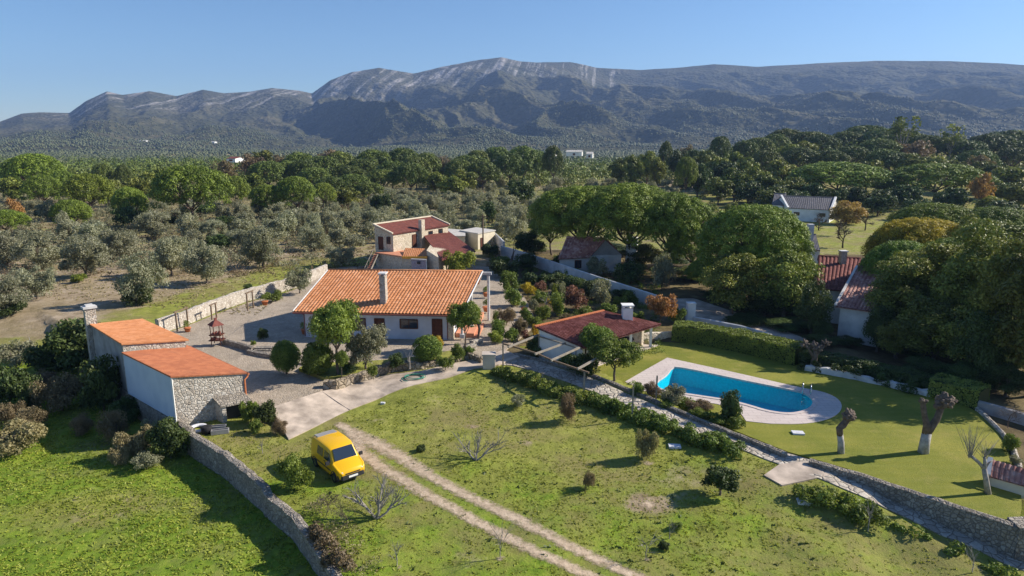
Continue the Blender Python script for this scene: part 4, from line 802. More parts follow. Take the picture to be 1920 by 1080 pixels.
# stone niche / fuel store at shed front
nb = gp(405, 797, .0); na_ = Bld('stone_bunker', nb, 'small concrete-topped stone store built against the front of the shed', 'store')
x0 = c0 + (c1 - c0) * .55; x1 = c0 + (c1 - c0) * .97; fo = -ds
m = MB()
for p in (x0, x1 - dn_ * .3): m.prism([p + fo * 1.1, p + fo * 1.1 + dn_ * .3, p + dn_ * .3 + fo * .01, p + fo * .01], -.6, [1.35, 1.35, 1.75, 1.75])
na_.put(m, 'side_wall', 'stone_light'); m = MB(); m.prism([x0 + fo * 1.2 - dn_ * .1, x1 + fo * 1.2 + dn_ * .1, x1 + dn_ * .1 + fo * .02, x0 - dn_ * .1 + fo * .02], [1.35, 1.35, 1.76, 1.76], [1.47, 1.47, 1.88, 1.88]); na_.put(m, 'roof', 'stone_grey')
m = MB(); m.prism([x0 + fo * .5 + dn_ * .3, x1 + fo * .5 - dn_ * .3, x1 + fo * .42 - dn_ * .3, x0 + fo * .42 + dn_ * .3], -.6, 1.3); na_.put(m, 'gate', 'plastic_dark')
# two storey stone house --------------------------------------
K0 = gp(738, 472, 3.6); K3 = gp(704, 468.5, 3.6); K1 = yp(840, 424, 118); K1.z = 3.6; K2 = K1 + (K3 - K0); K2.z = 3.6
st = Bld('stone_house', (K0.x + 4, K0.y + 5, .9), 'two-storey stone house with dark red roofs and outside stairs behind the long tiled house')
m = MB(); m.prism([K0, K1, K2, K3], .5, [6.45, 6.45, 7.6, 7.6]); st.put(m, 'wall', 'stone_house')
up = lambda p, z: Vector((p.x, p.y, z)); d1 = hvec(K1 - K0); d3 = hvec(K3 - K0)
st.roof('roof', (up(K0 - d1 * .2 - d3 * .25, 6.42), up(K1 + d1 * .2 - d3 * .25, 6.42), up(K2 + d1 * .2 + d3 * .1, 7.68), up(K3 - d1 * .2 + d3 * .1, 7.68)), 'roof_dullred', period=.3, amp=.03)
m = MB()
for a, b in ((up(K0 - d1 * .25 - d3 * .2, 6.55), up(K3 - d1 * .25, 7.8)), (up(K3 - d1 * .2, 7.8), up(K2 + d1 * .2, 7.8)), (up(K2 + d1 * .25, 7.8), up(K1 + d1 * .25 - d3 * .2, 6.55))): m.beam(a, b, .25, .2)
st.put(m, 'parapet', 'cream_render')
n1_ = Vector((d1.y, -d1.x, 0)); L1 = (K1 - K0).length; L3 = (K3 - K0).length
opening(st, K0, d1, n1_, L1 * .36, 3.7, 1.0, 2.1, 'door'); opening(st, K0, d1, n1_, L1 * .66, 4.8, 1.0, 1.1); opening(st, K0, d1, n1_, L1 * .85, 4.8, 1.0, 1.2)
n3_ = Vector((d3.y, -d3.x, 0)); n3_ = -n3_ if n3_.dot(Vector((0, -1, 0))) < 0 else n3_
opening(st, K0, d3, n3_, L3 * .25, 4.8, .7, 1.1); opening(st, K0, d3, n3_, L3 * .68, 3.7, .9, 2.1, 'door')
cp_ = K0 + d1 * (L1 * .47) + n1_ * .35; m = MB(); m.prism([cp_ - d1 * .4 - n1_ * .35, cp_ - d1 * .4 + n1_ * .35, cp_ + d1 * .4 + n1_ * .35, cp_ + d1 * .4 - n1_ * .35][::-1], 3.3, 8.1); st.put(m, 'chimney', 'stone_house')
# lower storey with terrace, small tiled roof and oven block
def xw(u, Y, z): p = yp(u, 500, Y); k = (u - 960) / FPX * (Y * math.cos(PITCH) + (CAMH - z) * math.sin(PITCH)); return Vector((k, Y, z))
T0, T1, T2, T3 = xw(706, 106.5, 3.4), xw(754, 103, 3.4), xw(776, 105.5, 3.4), xw(745, 110, 3.4)
m = MB(); m.prism([T0, T1, T2, T3], .4, 3.38); st.put(m, 'lower_wall', 'stone_house'); m = MB(); e = .25; m.prism([T0 + Vector((-e, -e * .6, 0)), T1 + Vector((0, -e, 0)), T2, T3], 3.4, 3.58); st.put(m, 'terrace', 'terracotta_floor')
U0, U1, U2, U3 = xw(754, 102.6, 3.4), xw(801, 101.5, 3.4), xw(806, 106, 3.4), xw(760, 107, 3.4)
m = MB(); m.prism([U0, U1, U2, U3], .4, 3.3); st.put(m, 'oven_room_wall', 'stone_house')
st.roof('oven_room_roof', (up(U0, 3.55), up(U1, 3.75), up(U2, 4.2), up(U3, 4.15)), 'roof_orange', period=.3, amp=.03, thick=.1)
m = MB(); m.beam(up(U0, 3.4) - Vector((0, .12, 0)), up(U1, 3.6) - Vector((0, .12, 0)), .12, .35); st.put(m, 'yellow_band', 'orange_band')
O0, O1, O2, O3 = xw(772, 101.2, 1), xw(800, 100.6, 1), xw(801, 101.45, 1), xw(773, 102, 1)
stonemat('oven_stone', [(.3, .26, .33), (.4, .36, .42), (.34, .3, .36), (.46, .42, .46)], 3, (.5, .46, .5), .5)
m = MB(); m.prism([O0, O1, O2, O3], .5, 3.35); st.put(m, 'oven_block', 'oven_stone'); m = MB(); m.beam(up(O0, 3.4), up(O1, 3.4), .25, .12); m.beam(up(O1, .9), up(O1, 3.4), .16, .16); st.put(m, 'oven_trim', 'old_white')
m = MB(); q = (O0 + O1) / 2 - Vector((0, .08, 0)); m.box(q.x - .25, q.x + .25, q.y - .12, q.y, 2.7, 3.1); st.put(m, 'vent', 'dark_metal')
W0, W1, W2, W3 = xw(801, 102, 1), xw(823, 100, 1), xw(865, 108, 1), xw(815, 112, 1)
m = MB(); m.prism([W0, W1, W2, W3], .4, [4.6, 3.8, 4.0, 4.8]); st.put(m, 'side_wing_wall', 'stone_house')
st.roof('side_wing_roof', (xw(829, 98.6, 3.75), xw(892, 106.5, 3.75), xw(838, 120, 5.3), xw(795, 112, 5.4)), 'roof_dullred', period=.3, amp=.03, thick=.16)
for u_, y_ in ((885, 106), (860, 103)): m = MB(); m.tube([xw(u_, y_, .8), xw(u_, y_, 3.6)], .22, 8); st.put(m, 'porch_post', 'stone_house')
# outside stairs
m = MB(); s0 = xw(700, 102.5, .9); s1 = xw(712, 106.5, 3.5)
a = xw(690, 103, 1.0); b_ = xw(707, 106.3, 3.45); side = Vector((.35, -.9, 0)).normalized() * .0 + Vector((.5, -.25, 0))
for k in range(12): p = a.lerp(b_, (k + .5) / 12); m.box(p.x - .3, p.x + .3, p.y - .75, p.y + .5, p.z - .12, p.z)
st.put(m, 'stairs', 'terracotta_floor'); m = MB(); m.beam(a + Vector((-.3, -.8, .9)), b_ + Vector((-.3, -.8, .9)), .07); m.beam(a + Vector((.3, -.8, -.1)), b_ + Vector((.3, -.8, -.1)), .1, .3)
for k in range(5): p = a.lerp(b_, k / 4) + Vector((-.3, -.8, 0)); m.beam(p, p + Vector((0, 0, .9)), .05)
st.put(m, 'stair_rail', 'weathered_wood')
# outbuilding with pale roof
ob = Bld('outbuilding', xw(895, 130, .9), 'low white outbuilding with a pale flat roof behind the utility pole', 'outbuilding')
q = [gp(896, 438, 3.9), gp(928, 432, 3.9), gp(893, 427, 3.9), gp(863, 432.5, 3.9)]; m = MB(); m.prism([p for p in q], .4, 3.8); ob.put(m, 'wall', 'cream_render'); cen = sum(q, Vector()) / 4
m = MB(); m.prism([cen + (p - cen) * 1.05 for p in q], 3.8, 3.98); ob.put(m, 'roof', 'pale_roof'); dq = hvec(q[1] - q[0]); opening(ob, q[0], dq, Vector((dq.y, -dq.x, 0)), 1.2, .95, .9, 2, 'door')
q = [xw(836, 124, 3), xw(872, 124, 3), xw(872, 132, 3), xw(840, 134, 3)]; o_ = Bld('terrace_block', q[0], 'low pale rendered block with a flat top between the stone house and the outbuilding', 'outbuilding'); m = MB(); m.prism(q, .4, 3.6); o_.put(m, 'wall', 'cream_render'); m = MB(); cen = sum(q, Vector()) / 4; m.prism([cen + (p - cen) * 1.04 for p in q], 3.6, 3.75); o_.put(m, 'roof', 'pale_roof')
# pool house --------------------------------------------------
def PH(u, v, z): return gp(u, v, z)
A0, A1, A2, A3 = PH(1096, 652, 2.75), PH(1240, 608, 2.75), PH(1132, 583, 3.9), PH(1003, 613, 3.9)
ph = Bld('pool_house', ((A0.x + A2.x) / 2, (A0.y + A2.y) / 2, LAWN_Z), 'open-sided barbecue house with dark red tile roof and white chimney beside the pool lawn', 'pavilion')
ph.roof('roof', (A0, A1, A2, A3), 'roof_red', period=.34, amp=.075, thick=.1)
m = MB(); m.beam(A3 + Vector((0, 0, .05)), A2 + Vector((0, 0, .05)), .25, .16); ph.put(m, 'ridge_trim', 'terracotta')
da = hvec(A1 - A0); db = hvec(A3 - A0); 
def zr(p):
    n = (A1 - A0).cross(A3 - A0); return A0.z - (n.x * (p.x - A0.x) + n.y * (p.y - A0.y)) / n.z
def zp(ps, off=-.14): return [zr(p) + off for p in ps]
w1 = [A3 + da * .3 - db * .25, A3 + da * .6 - db * .25, A0 + da * .6 + db * .4, A0 + da * .3 + db * .4][::-1]; m = MB(); m.prism(w1, .2, zp(w1)); ph.put(m, 'end_wall', 'white_paint')
w2 = [A3 + da * .6 - db * .25, A2 - da * .4 - db * .25, A2 - da * .4 - db * .5, A3 + da * .6 - db * .5][::-1]; m = MB(); m.prism(w2, .2, zp(w2)); ph.put(m, 'rear_wall', 'stone_house')
w3 = [A1 - da * 1.0 + db * 1.4, A1 - da * .6 + db * 1.4, A2 - da * .4 - db * .5, A2 - da * .9 - db * .5]; m = MB(); m.prism(w3, .2, zp(w3)); ph.put(m, 'stone_end_wall', 'stone_house')
for tt in (.08, .38, .62, .9):
    q = A0.lerp(A1, tt) + db * .35; m = MB(); m.beam((q.x, q.y, .4), (q.x, q.y, zr(q) - .1), .24, .24); ph.put(m, 'pillar', 'white_paint')
m = MB(); m.beam(A0 + db * .35 - Vector((0, 0, .16)), A1 + db * .35 - Vector((0, 0, .16)), .14, .16); ph.put(m, 'eave_beam', 'weathered_wood')
fl = [A0 + db * .1, A1 + db * .1, A2, A3]; m = MB(); m.prism(fl, .2, .56); ph.put(m, 'floor', 'concrete')
m = MB(); q = A1 - da * 2.6 + db * 2.2; m.beam((q.x - 1, q.y, 1.4), (q.x + .9, q.y, 1.4), .8, .12); m.box(q.x - .9, q.x + .8, q.y - .3, q.y + .3, .5, 1.34); ph.put(m, 'counter', 'plastic_dark')
cq = on_quad((A0, A1, A2, A3), 1176, 597); m = MB(); m.prism([cq + Vector((-.5, -.45, 0)), cq + Vector((.5, -.45, 0)), cq + Vector((.5, .45, 0)), cq + Vector((-.5, .45, 0))], cq.z - .7, cq.z + 1.15); ch = ph.put(m, 'chimney', 'white_paint')
m = MB(); m.box(cq.x - .6, cq.x + .6, cq.y - .55, cq.y + .55, cq.z + 1.38, cq.z + 1.48)
for sx in (-.42, .42):
    for sy in (-.37, .37): m.box(cq.x + sx - .08, cq.x + sx + .08, cq.y + sy - .08, cq.y + sy + .08, cq.z + 1.1, cq.z + 1.4)
m.obj('chimney_cap', 'white_paint', ch)
wall('curved_stone_wall', [(p.x, p.y, .2, z) for p, z in ((gp(1200, 643, .5), 1.5), (gp(1235, 638, .5), 1.4), (gp(1270, 636, .5), 1.35))], 'short curved pale stone wall between the pool house and the hedge', 'stone_house', .5)
# neighbour house under the pines
def gable(name, label, e0, e1, r1, r0, zb, roofmat_, wallmat, inset=.4, cat='house', **k):
    b = Bld(name, ((e0.x + r1.x) / 2, (e0.y + r1.y) / 2, zb), label, cat); d = hvec(e1 - e0); n = hvec(r0 - e0); n = (n - d * n.dot(d)).normalized(); wd = (r0 - e0).dot(n)
    b1 = r1 + (r1 - e1); b0 = r0 + (r0 - e0); b1.z = e1.z; b0.z = e0.z
    b.roof('roof', (e0, e1, r1, r0), roofmat_, **k); b.roof('roof_rear_slope', (b1, b0, r0, r1), roofmat_, **k)
    p = [e0 + d * inset + n * inset, e1 - d * inset + n * inset, r1 - d * inset, b1 - d * inset - n * inset, b0 + d * inset - n * inset, r0 + d * inset]
    ze = e0.z + (r0.z - e0.z) * inset / wd - .14; m = MB(); m.prism(p, zb - .8, [ze, ze, r1.z - .16, ze, ze, r0.z - .16]); b.put(m, 'wall', wallmat); m = MB(); m.tube([r0 + Vector((0, 0, .05)), r1 + Vector((0, 0, .05))], .14, 6); b.put(m, 'ridge_tiles', roofmat_)
    b.p0 = p[0]; b.d = d; b.n = -n; return b
nh = gable('neighbour_house', 'white house with a faded red tile roof half hidden beneath the big stone pines', gp(1046, 486, 3.4), gp(1106, 483, 3.4), gp(1138, 447, 6.2), gp(1062, 445, 6.2), .8, 'roof_pink', 'old_white', period=.4, amp=.08)
opening(nh, nh.p0, nh.d, nh.n, 3, 1.8, 1.0, 1.2)
m = MB(); q = [xw(1112, 111, 1), xw(1130, 110, 1), xw(1138, 116, 1), xw(1116, 117, 1)]; m.prism(q, .2, 4.6); nh.put(m, 'side_wing', 'cream_render'); m = MB(); q = [xw(1172, 106, 1), xw(1191, 105.5, 1), xw(1195, 112, 1), xw(1175, 113, 1)]; m.prism(q, .2, 5.2); nh.put(m, 'garden_room', 'white_paint')
# right neighbour house
rh = gable('neighbour_house', 'plain white house with sun-bleached red tile roof among the dark trees on the right', xw(1566, 69, 4.0), xw(1660, 66, 4.0), xw(1700, 74, 6.6), xw(1607, 77.5, 6.6), .4, 'roof_pink', 'old_white', period=.36, amp=.08)
m = MB(); m.beam(xw(1566, 69, 4.1), xw(1607, 77.5, 6.7), .25, .15); rh.put(m, 'verge', 'old_white')
r2 = gable('neighbour_house', 'lower red-roofed wing with a small stone chimney behind the plain white house on the right', xw(1530, 76.5, 4.3), xw(1600, 74.5, 4.3), xw(1614, 84, 6.4), xw(1534, 86, 6.4), .4, 'roof_red', 'old_white', period=.36, amp=.08)
q = xw(1579, 83, 6); m = MB(); m.box(q.x - .35, q.x + .35, q.y - .35, q.y + .35, 5.4, 7.5); ch = r2.put(m, 'chimney', 'stone_light'); m = MB(); m.box(q.x - .45, q.x + .45, q.y - .45, q.y + .45, 7.5, 7.62); m.obj('chimney_cap', 'old_white', ch)
opening(rh, rh.p0, rh.d, rh.n, 3.4, 1.4, .9, 1.1)
# white farmhouse far right
zf_ = z1(xw(1520, 181, 0).x, 181)
fh = gable('farmhouse', 'long low whitewashed farmhouse with dark grey roof beside the golden tree on the right', xw(1478, 180, 3.3 + zf_), xw(1558, 175, 3.3 + zf_), xw(1567, 181, 5.9 + zf_), xw(1465, 187, 5.9 + zf_), zf_, 'grey_tile', 'white_paint', inset=.15, period=.4, amp=.05)
for x in (2.0, 8.2): opening(fh, fh.p0, fh.d, fh.n, x, 1.5 + zf_, 1.3, .8)
for a, b in ((xw(1478, 180, 3.4 + zf_), xw(1465, 187, 6.05 + zf_)), (xw(1558, 175, 3.4 + zf_), xw(1567, 181, 6.05 + zf_))): m = MB(); m.beam(a, b, .5, .35); fh.put(m, 'verge', 'white_paint')
f2 = gable('farmhouse', 'small white gabled wing at the left end of the grey-roofed farmhouse', xw(1447, 187, 3.6 + zf_), xw(1468, 184, 3.6 + zf_), xw(1474, 192, 6.0 + zf_), xw(1452, 195, 6.0 + zf_), zf_, 'grey_tile', 'white_paint', inset=.15, period=.4, amp=.05)
# small grey roof with chimney
sh = gable('cottage', 'small white cottage with a slate grey roof and stout chimney behind the big round pine', xw(1498, 112, 3.6), xw(1538, 108, 3.6), xw(1530, 116, 5.0), xw(1505, 118, 5.0), .5, 'grey_tile', 'white_paint', inset=.3, period=.35, amp=.03)
q = xw(1517, 114, 4); m = MB(); m.box(q.x - .45, q.x + .45, q.y - .45, q.y + .45, 4, 7.1); sh.put(m, 'chimney', 'old_white')
# pump house with pinkish tiles at lower right
a, b, c, d = gp(1853, 893, 1.15), gp(1940, 917, 1.15), gp(1945, 886, 1.85), gp(1858, 861, 1.85)
wp = Bld('pump_house', (a.x + 1, a.y + 1, LAWN_Z), 'low pump house with pale pink tile roof at the right edge of the lawn', 'shed')
wp.roof('roof', (a, b, c, d), 'roof_pink', period=.26, amp=.06, thick=.08); p_ = [a + Vector((.15, .15, 0)), b + Vector((0, .15, 0)), c - Vector((0, .1, 0)), d + Vector((.15, -.1, 0))]; m = MB(); m.prism(p_, .3, [1.05, 1.05, 1.7, 1.7]); wp.put(m, 'wall', 'cream_render')
m = MB(); m.beam(a + Vector((-.05, 0, .08)), d + Vector((-.05, 0, .08)), .28, .22); m.prism([a + Vector((-.18, 0, 0)), a + Vector((.08, 0, 0)), d + Vector((.08, 0, 0)), d + Vector((-.18, 0, 0))], .3, [1.2, 1.2, 1.9, 1.9]); wp.put(m, 'parapet', 'old_white')
# far houses on the plain
def tiny(u, v, Y, W, Hh, rm, label):
    p = yp(u, v, Y); z = p.z; b = gable('distant_house', label, Vector((p.x - W / 2, Y, z + Hh)), Vector((p.x + W / 2, Y - W * .1, z + Hh)), Vector((p.x + W / 2 + 1, Y + 5, z + Hh * 1.5)), Vector((p.x - W / 2 + 1, Y + 5, z + Hh * 1.5)), z, rm, 'white_paint', period=2, amp=.05, inset=.3)
    m = MB(); b.put(MB().box(p.x - 1, p.x + 1, Y - W * .06 + .0, Y + .2, z, z + Hh * .6), 'door', 'dark_wood')
tiny(1076, 291, 640, 15, 3, 'pale_roof', 'largest of the far white houses beyond the pines near the centre'); tiny(1105, 295, 600, 6, 3, 'pale_roof', 'small white house just right of the largest far house'); tiny(268, 267, 1900, 20, 4, 'pale_roof', 'tiny white house on the foothill at the far left'); tiny(398, 269, 1900, 14, 4, 'pale_roof', 'tiny white house on the foothill right of the other one')
tiny(1207, 258, 2100, 20, 4, 'roof_pink', 'tiny pink-roofed house high on the wooded foothill right of centre'); tiny(433, 302, 420, 6, 1.6, 'roof_dullred', 'red-roofed cottage among the trees on the far left plain'); tiny(1036, 291, 560, 5, 5, 'pale_roof', 'narrow white house beside the umbrella pine left of the largest far house')
# ------------------------------------------------------------------ walls, fences, small objects
wb = [((940, 478), 1), ((992, 494), 1), ((1040, 511), 1), ((1090, 529), 1), ((1150, 550), .9), ((1205, 569), .8), ((1232, 578), .8)]
def gzpt(u, v, z): return gp(u, v, z)
wall('white_boundary_wall', [(gp(u, v, z).x, gp(u, v, z).y, -.2, z + 1.65) for (u, v), z in wb], 'long whitewashed wall running in front of the house under the pines', 'old_white', .35, .02, sub=2)
wall('white_boundary_wall', [(gp(u, v, .7).x, gp(u, v, .7).y, -.2, 1.5) for u, v in [(1300, 606), (1340, 614), (1390, 624), (1445, 640)]], 'lower length of whitewashed wall behind the clipped hedge, right of the driveway opening', 'old_white', .35, .02, sub=2)
o = MB(); p = gp(1294, 604, .7); o.box(p.x - .45, p.x + .45, p.y - .4, p.y + .4, 0, 2.9); o.box(p.x - .5, p.x + .5, p.y - .45, p.y + .45, 2.9, 3.0); tag(o.obj('gate_pillar', 'white_paint'), 'square white gate pillar at the driveway opening in the whitewashed wall', 'pillar')
sheet('driveway', [gt(u, v) for u, v in [(1228, 562), (1300, 560), (1420, 600), (1520, 640), (1500, 650), (1380, 615), (1290, 590), (1240, 578)]], .86, 'ramp_concrete', skirt=.6, zf=lambda x, y: z1(x, y) + .06)
wall('far_white_wall', [(xw(928, 132, 1).x, 132, .2, 3.2), (xw(945, 122, 1).x, 122, .2, 3)], 'short pale wall joining the outbuilding to the long whitewashed wall', 'old_white', .35, .02, sub=2)
# pool side retaining walls along the path
def rw(px, ztops, zb): return [(gp(u, v, zt_).x, gp(u, v, zt_).y, zb, zt_) for (u, v), zt_ in zip(px, ztops)]
k1 = [(965, 662), (1010, 671), (1060, 686), (1110, 701), (1160, 720), (1220, 745), (1280, 771), (1340, 796), (1400, 819), (1474, 848)]
wall('path_kerb_wall', rw(k1, [1.15, 1.1, 1.05, 1.0, .95, .9, .88, .85, .85, .85], -.2), 'low dark stone kerb wall between the stone path and the pool garden', 'stone_grey', .4, .03)
k2 = [(1518, 861), (1600, 884), (1689, 913), (1778, 942), (1867, 971), (1907, 984), (1960, 1000)]
wall('lawn_retaining_wall', rw(k2, [.78, .66, .6, .58, .58, .58, .58], -2.2), 'taller rubble retaining wall holding up the lawn at the lower right', 'stone_grey', .5, .03)
o = MB(); p = gp(1922, 985, .6); o.prism([p + Vector((-.5, -.3, 0)), p + Vector((1.2, -.3, 0)), p + Vector((1.2, .9, 0)), p + Vector((-.4, .8, 0))], -2.2, .62); tag(o.obj('wall_pier', 'stone_grey'), 'grey stone pier at the right end of the lawn retaining wall', 'pillar')
# garden rock wall
gw = [(622, 712), (640, 725), (668, 719), (700, 708), (735, 697), (770, 692), (810, 684), (850, 675), (890, 664)]
gw = [(606, 728, .82), (628, 731, .66), (650, 723, .58), (684, 712, .55), (730, 699, .52), (790, 690, .78), (840, 680, .92), (885, 668, 1.0)]
wall('rock_garden_wall', [(gp(u, v, z_).x, gp(u, v, z_).y + .3, -.2, 1.28 + .08 * math.sin(i * 2)) for i, (u, v, z_) in enumerate(gw)], 'rough low wall of brown boulders along the concrete path below the garden bed', 'stone_rock', .8, .14, sub=.6)
sheet('garden_bed', [gp(u, v, 1.12) for u, v in [(560, 690), (608, 708), (650, 705), (735, 686), (810, 677), (885, 659), (868, 652), (790, 668), (700, 676), (640, 680), (585, 676)]], 1.12, 'ground_cover', skirt=.4)
bs = gp(636, 729, .6); m = MB(); m.prism([bs + Vector((-.7, -.35, 0)), bs + Vector((.6, -.1, 0)), bs + Vector((.5, .5, 0)), bs + Vector((-.6, .4, 0))], 0, .8)
# yard kerbs and steps
def kerb(px, z, zt_, w_, label, mat='stone_grey'): return wall('stone_kerb', [(gp(u, v, z).x, gp(u, v, z).y, .5, zt_) for u, v in px], label, mat, w_, .03, 'kerb')
kerb([(420, 641), (450, 649), (475, 657)], 1, 1.35, .45, 'left piece of the low dark stone kerb across the cobbled yard'); kerb([(466, 661), (500, 668), (528, 672)], .9, 1.2, .5, 'right piece of the low stone kerb, ending at the round clipped bushes')
m = MB(); p = gp(482, 655, 1)
for k in range(3): m.box(p.x - .1 + k * .0, p.x + 1.6, p.y - .35 - .3 * k, p.y + .3 - .3 * k, .7, 1.25 - k * .12)
tag(m.obj('stone_steps', 'stone_grey'), 'short flight of dark stone steps between the two yard kerbs', 'steps')
m = MB(); p = gp(917, 690, .9); m.box(p.x - .55, p.x + .55, p.y - .4, p.y + .5, .2, 2.15); m.box(p.x - .62, p.x + .62, p.y - .47, p.y + .57, 2.15, 2.3); tag(m.obj('gate_pillar', 'concrete'), 'square concrete pillar where the concrete path meets the stone path', 'pillar')
kerb([(868, 664), (885, 672), (905, 680)], 1, 1.5, .5, 'curved stone kerb at the top of the concrete path', 'stone_rock')
for px, lab in (([(872, 655), (890, 650)], 'lower'), ([(884, 645), (902, 640)], 'upper')): kerb(px, 1.1, 1.45, .7, f'{lab} of two stone edgings beside the bent dark stump', 'stone_path')
# white slabs
for u, v, lab, z in ((1265, 838, 'white drain slab on the field beside the shrubby hedge', None), (1507, 941, 'white drain slab on the field below the path slab', None), (1496, 813, 'white slab set in the pool lawn', .5), (957, 709, 'small pale slab in the grass near the concrete pillar', None), (718, 757, 'tiny white cover in the grass beside the concrete path', None)):
    p = gt(u, v) if z is None else gp(u, v, z); s = .18 if 'tiny' in lab else (.25 if 'small' in lab else .42); m = MB(); m.prism([p + Vector(q) * s for q in ((-1, -.5, 0), (.9, -.75, 0), (1, .5, 0), (-.9, .75, 0))], p.z - .1, p.z + .12); m.box(p.x - s * .2, p.x + s * .2, p.y - .04, p.y + .04, p.z + .12, p.z + .14); tag(m.obj('drain_cover', 'slab_white'), lab, 'drain cover')
# pergola ------------------------------------------------------
PZ = 3.0
pg = thing('pergola', gp(1010, 690, .9), 'open wooden pergola frame over the planted bank left of the pool house', 'pergola')
def pt(u, v, z=PZ): return gp(u, v, z)
def addp(mb, name, mat): o = mb.obj(name, mat, pg); o.location = -Vector(pg.location); return o
addp(MB().beam(pt(943, 644), pt(1004, 662), .13).beam(pt(1004, 662), pt(1034, 675), .13).beam(pt(1034, 675), pt(1104, 699), .13), 'front_rail', 'wood')
addp(MB().beam(pt(1008, 630), pt(1059, 645), .1).beam(pt(1059, 645), pt(1083, 653), .1), 'rear_rail', 'weathered_wood')
for a, b in (((953, 651), (1009, 628)), ((1003, 664), (1060, 643)), ((1033, 676), (1086, 652)), ((1083, 692), (1130, 666))): addp(MB().beam(pt(*a, PZ + .1), pt(*b, PZ + .1), .15), 'cross_beam', 'weathered_wood')
for u, v in ((943, 645), (1096, 697)): q = pt(u, v); addp(MB().beam((q.x, q.y, z1(q.x, q.y) - .2), (q.x, q.y, PZ), .13), 'post', 'weathered_wood')
for u, v in ((1010, 630), (1080, 654)): q = pt(u, v); addp(MB().beam((q.x, q.y, .3), (q.x, q.y, PZ), .1), 'post', 'weathered_wood')
for u, vb, vt, lab in ((1185, 788, 727, 'wooden fence post standing in the leafy hedge beside the path'), (1230, 752, 705, 'dark post on the pool side of the path kerb'), (1017, 722, 700, 'thin stake in the hedge below the pergola')):
    q = gt(u, vb); t_ = yp(u, vt, q.y); tag(MB().beam((q.x, q.y, q.z - .1), (q.x, q.y, t_.z), .11).beam((q.x, q.y, t_.z), (q.x, q.y, t_.z + .05), .07).obj('fence_post', 'weathered_wood'), lab, 'post')
# utility pole
q = xw(906, 120, 1); po = thing('utility_pole', q, 'thin wooden utility pole in front of the pale outbuilding', 'utility pole'); top = yp(905, 402, 120).z
m = MB(); m.tube([Vector((0, 0, 0)), Vector((0, 0, top - q.z))], [.16, .1], 8); m.obj('pole', 'wood', po); m = MB(); m.beam((-.9, 0, top - q.z - .4), (.9, 0, top - q.z - .4), .1); m.obj('crossarm', 'wood', po)
# trellis frames and pots at yard wall
def frame(u, v, w_, h_, label, z=LOW_Z, rz=0):
    p = gp(u, v, z); r = thing('garden_trellis', p, label, 'trellis', None, rz)
    for x in (-w_ / 2, w_ / 2): MB().beam((x, 0, 0), (x, 0, h_), .13).obj('post', 'wood', r)
    MB().beam((-w_ / 2 - .25, 0, h_ + .06), (w_ / 2 + .25, 0, h_ + .06), .12).obj('top_rail', 'wood', r); return r
an = math.atan2(BW[2].y - BW[1].y, BW[2].x - BW[1].x)
frame(343, 617, 1.9, 2.1, 'leftmost rustic wooden frame against the yard wall, next to a potted plant', rz=an); frame(470, 580, 1.3, 2.1, 'rustic wooden frame with hanging baskets near the middle of the yard wall', rz=an)
frame(402, 598, .9, 1.7, 'narrow rustic frame with a hanging basket between the other two', rz=an)
def pot(u, v, z, s, label, mat='terracotta', kind='green_leaf', plant_h=.5):
    p = gp(u, v, z); r = thing('plant_pot', p, label, 'plant pot'); MB().lathe([(0, .01), (.3, .01), (.42, .5), (.48, .52), (.46, .6), (.36, .6), (0, .52)], k=12).obj('pot', mat, r, True).scale = (s, s, s)
    cl = [(random.uniform(-.25, .25), random.uniform(-.25, .25), .8 + random.uniform(0, plant_h), .32, .3) for _ in range(7)]; o = link(bpy.data.objects.new('foliage', clumps_mesh('pot_foliage', cl, 60, .07, kind, .9)), r); o.scale = (s, s, s)
for a in [(352, 622, .82, .8, 'terracotta pot with a yellow-green plant beside the leftmost wooden frame'), (497, 572, .82, .9, 'terracotta pot with a small palm by the basket frame on the yard wall'), (572, 626, 1, .9, 'large dark pot at the left corner of the tiled house'), (912, 584, 1.2, 1, 'terracotta pot on the porch edge at the right end of the tiled house'),
          (968, 572, 1, .9, 'terracotta pot at the edge of the garden beside the paved walk'), (983, 585, 1, .9, 'brown pot just below another at the garden edge', ), (911, 556, 1.2, .9, 'brown pot at the foot of the white porch column'), (800, 628, 1, .9, 'terracotta pot beside the front door of the tiled house'), (732, 624, 1, 1.1, 'large terracotta pot between the bench and the olive tree'), (840, 634, 1, .8, 'orange pots at the right corner of the tiled house')]: pot(*a)
# grill / barbecue with pyramid roof
g = gp(408, 645, .95); gr = thing('barbecue_grill', g, 'rusty garden barbecue with a little pyramid roof on the cobbled yard', 'barbecue')
for x in (-.45, .45):
    for y in (-.35, .35): MB().beam((x, y, 0), (x, y, 2.0), .06).obj('leg', 'dark_wood', gr)
MB().lathe([(.85, 1.98), (.82, 2.02), (.3, 2.4), (.16, 2.45), (.16, 2.65), (.22, 2.68), (0, 2.72)], k=4).obj('hood', 'roof_dullred', gr)
MB().box(-.6, .6, -.45, .45, .95, 1.05).box(-.65, .65, -.5, .5, .42, .5).obj('shelf', 'dark_wood', gr)
r_ = random.Random(2); m = MB()
for k in range(14): x, y = r_.uniform(-.5, .5), r_.uniform(-.35, .35); z = r_.choice([.55, 1.1]); s = r_.uniform(.07, .14); m.lathe([(0, z - .03), (s, z), (s * .8, z + s * 1.6), (0, z + s * 1.8)], x, y, 6)
m.obj('clay_pots', 'roof_dullred', gr)
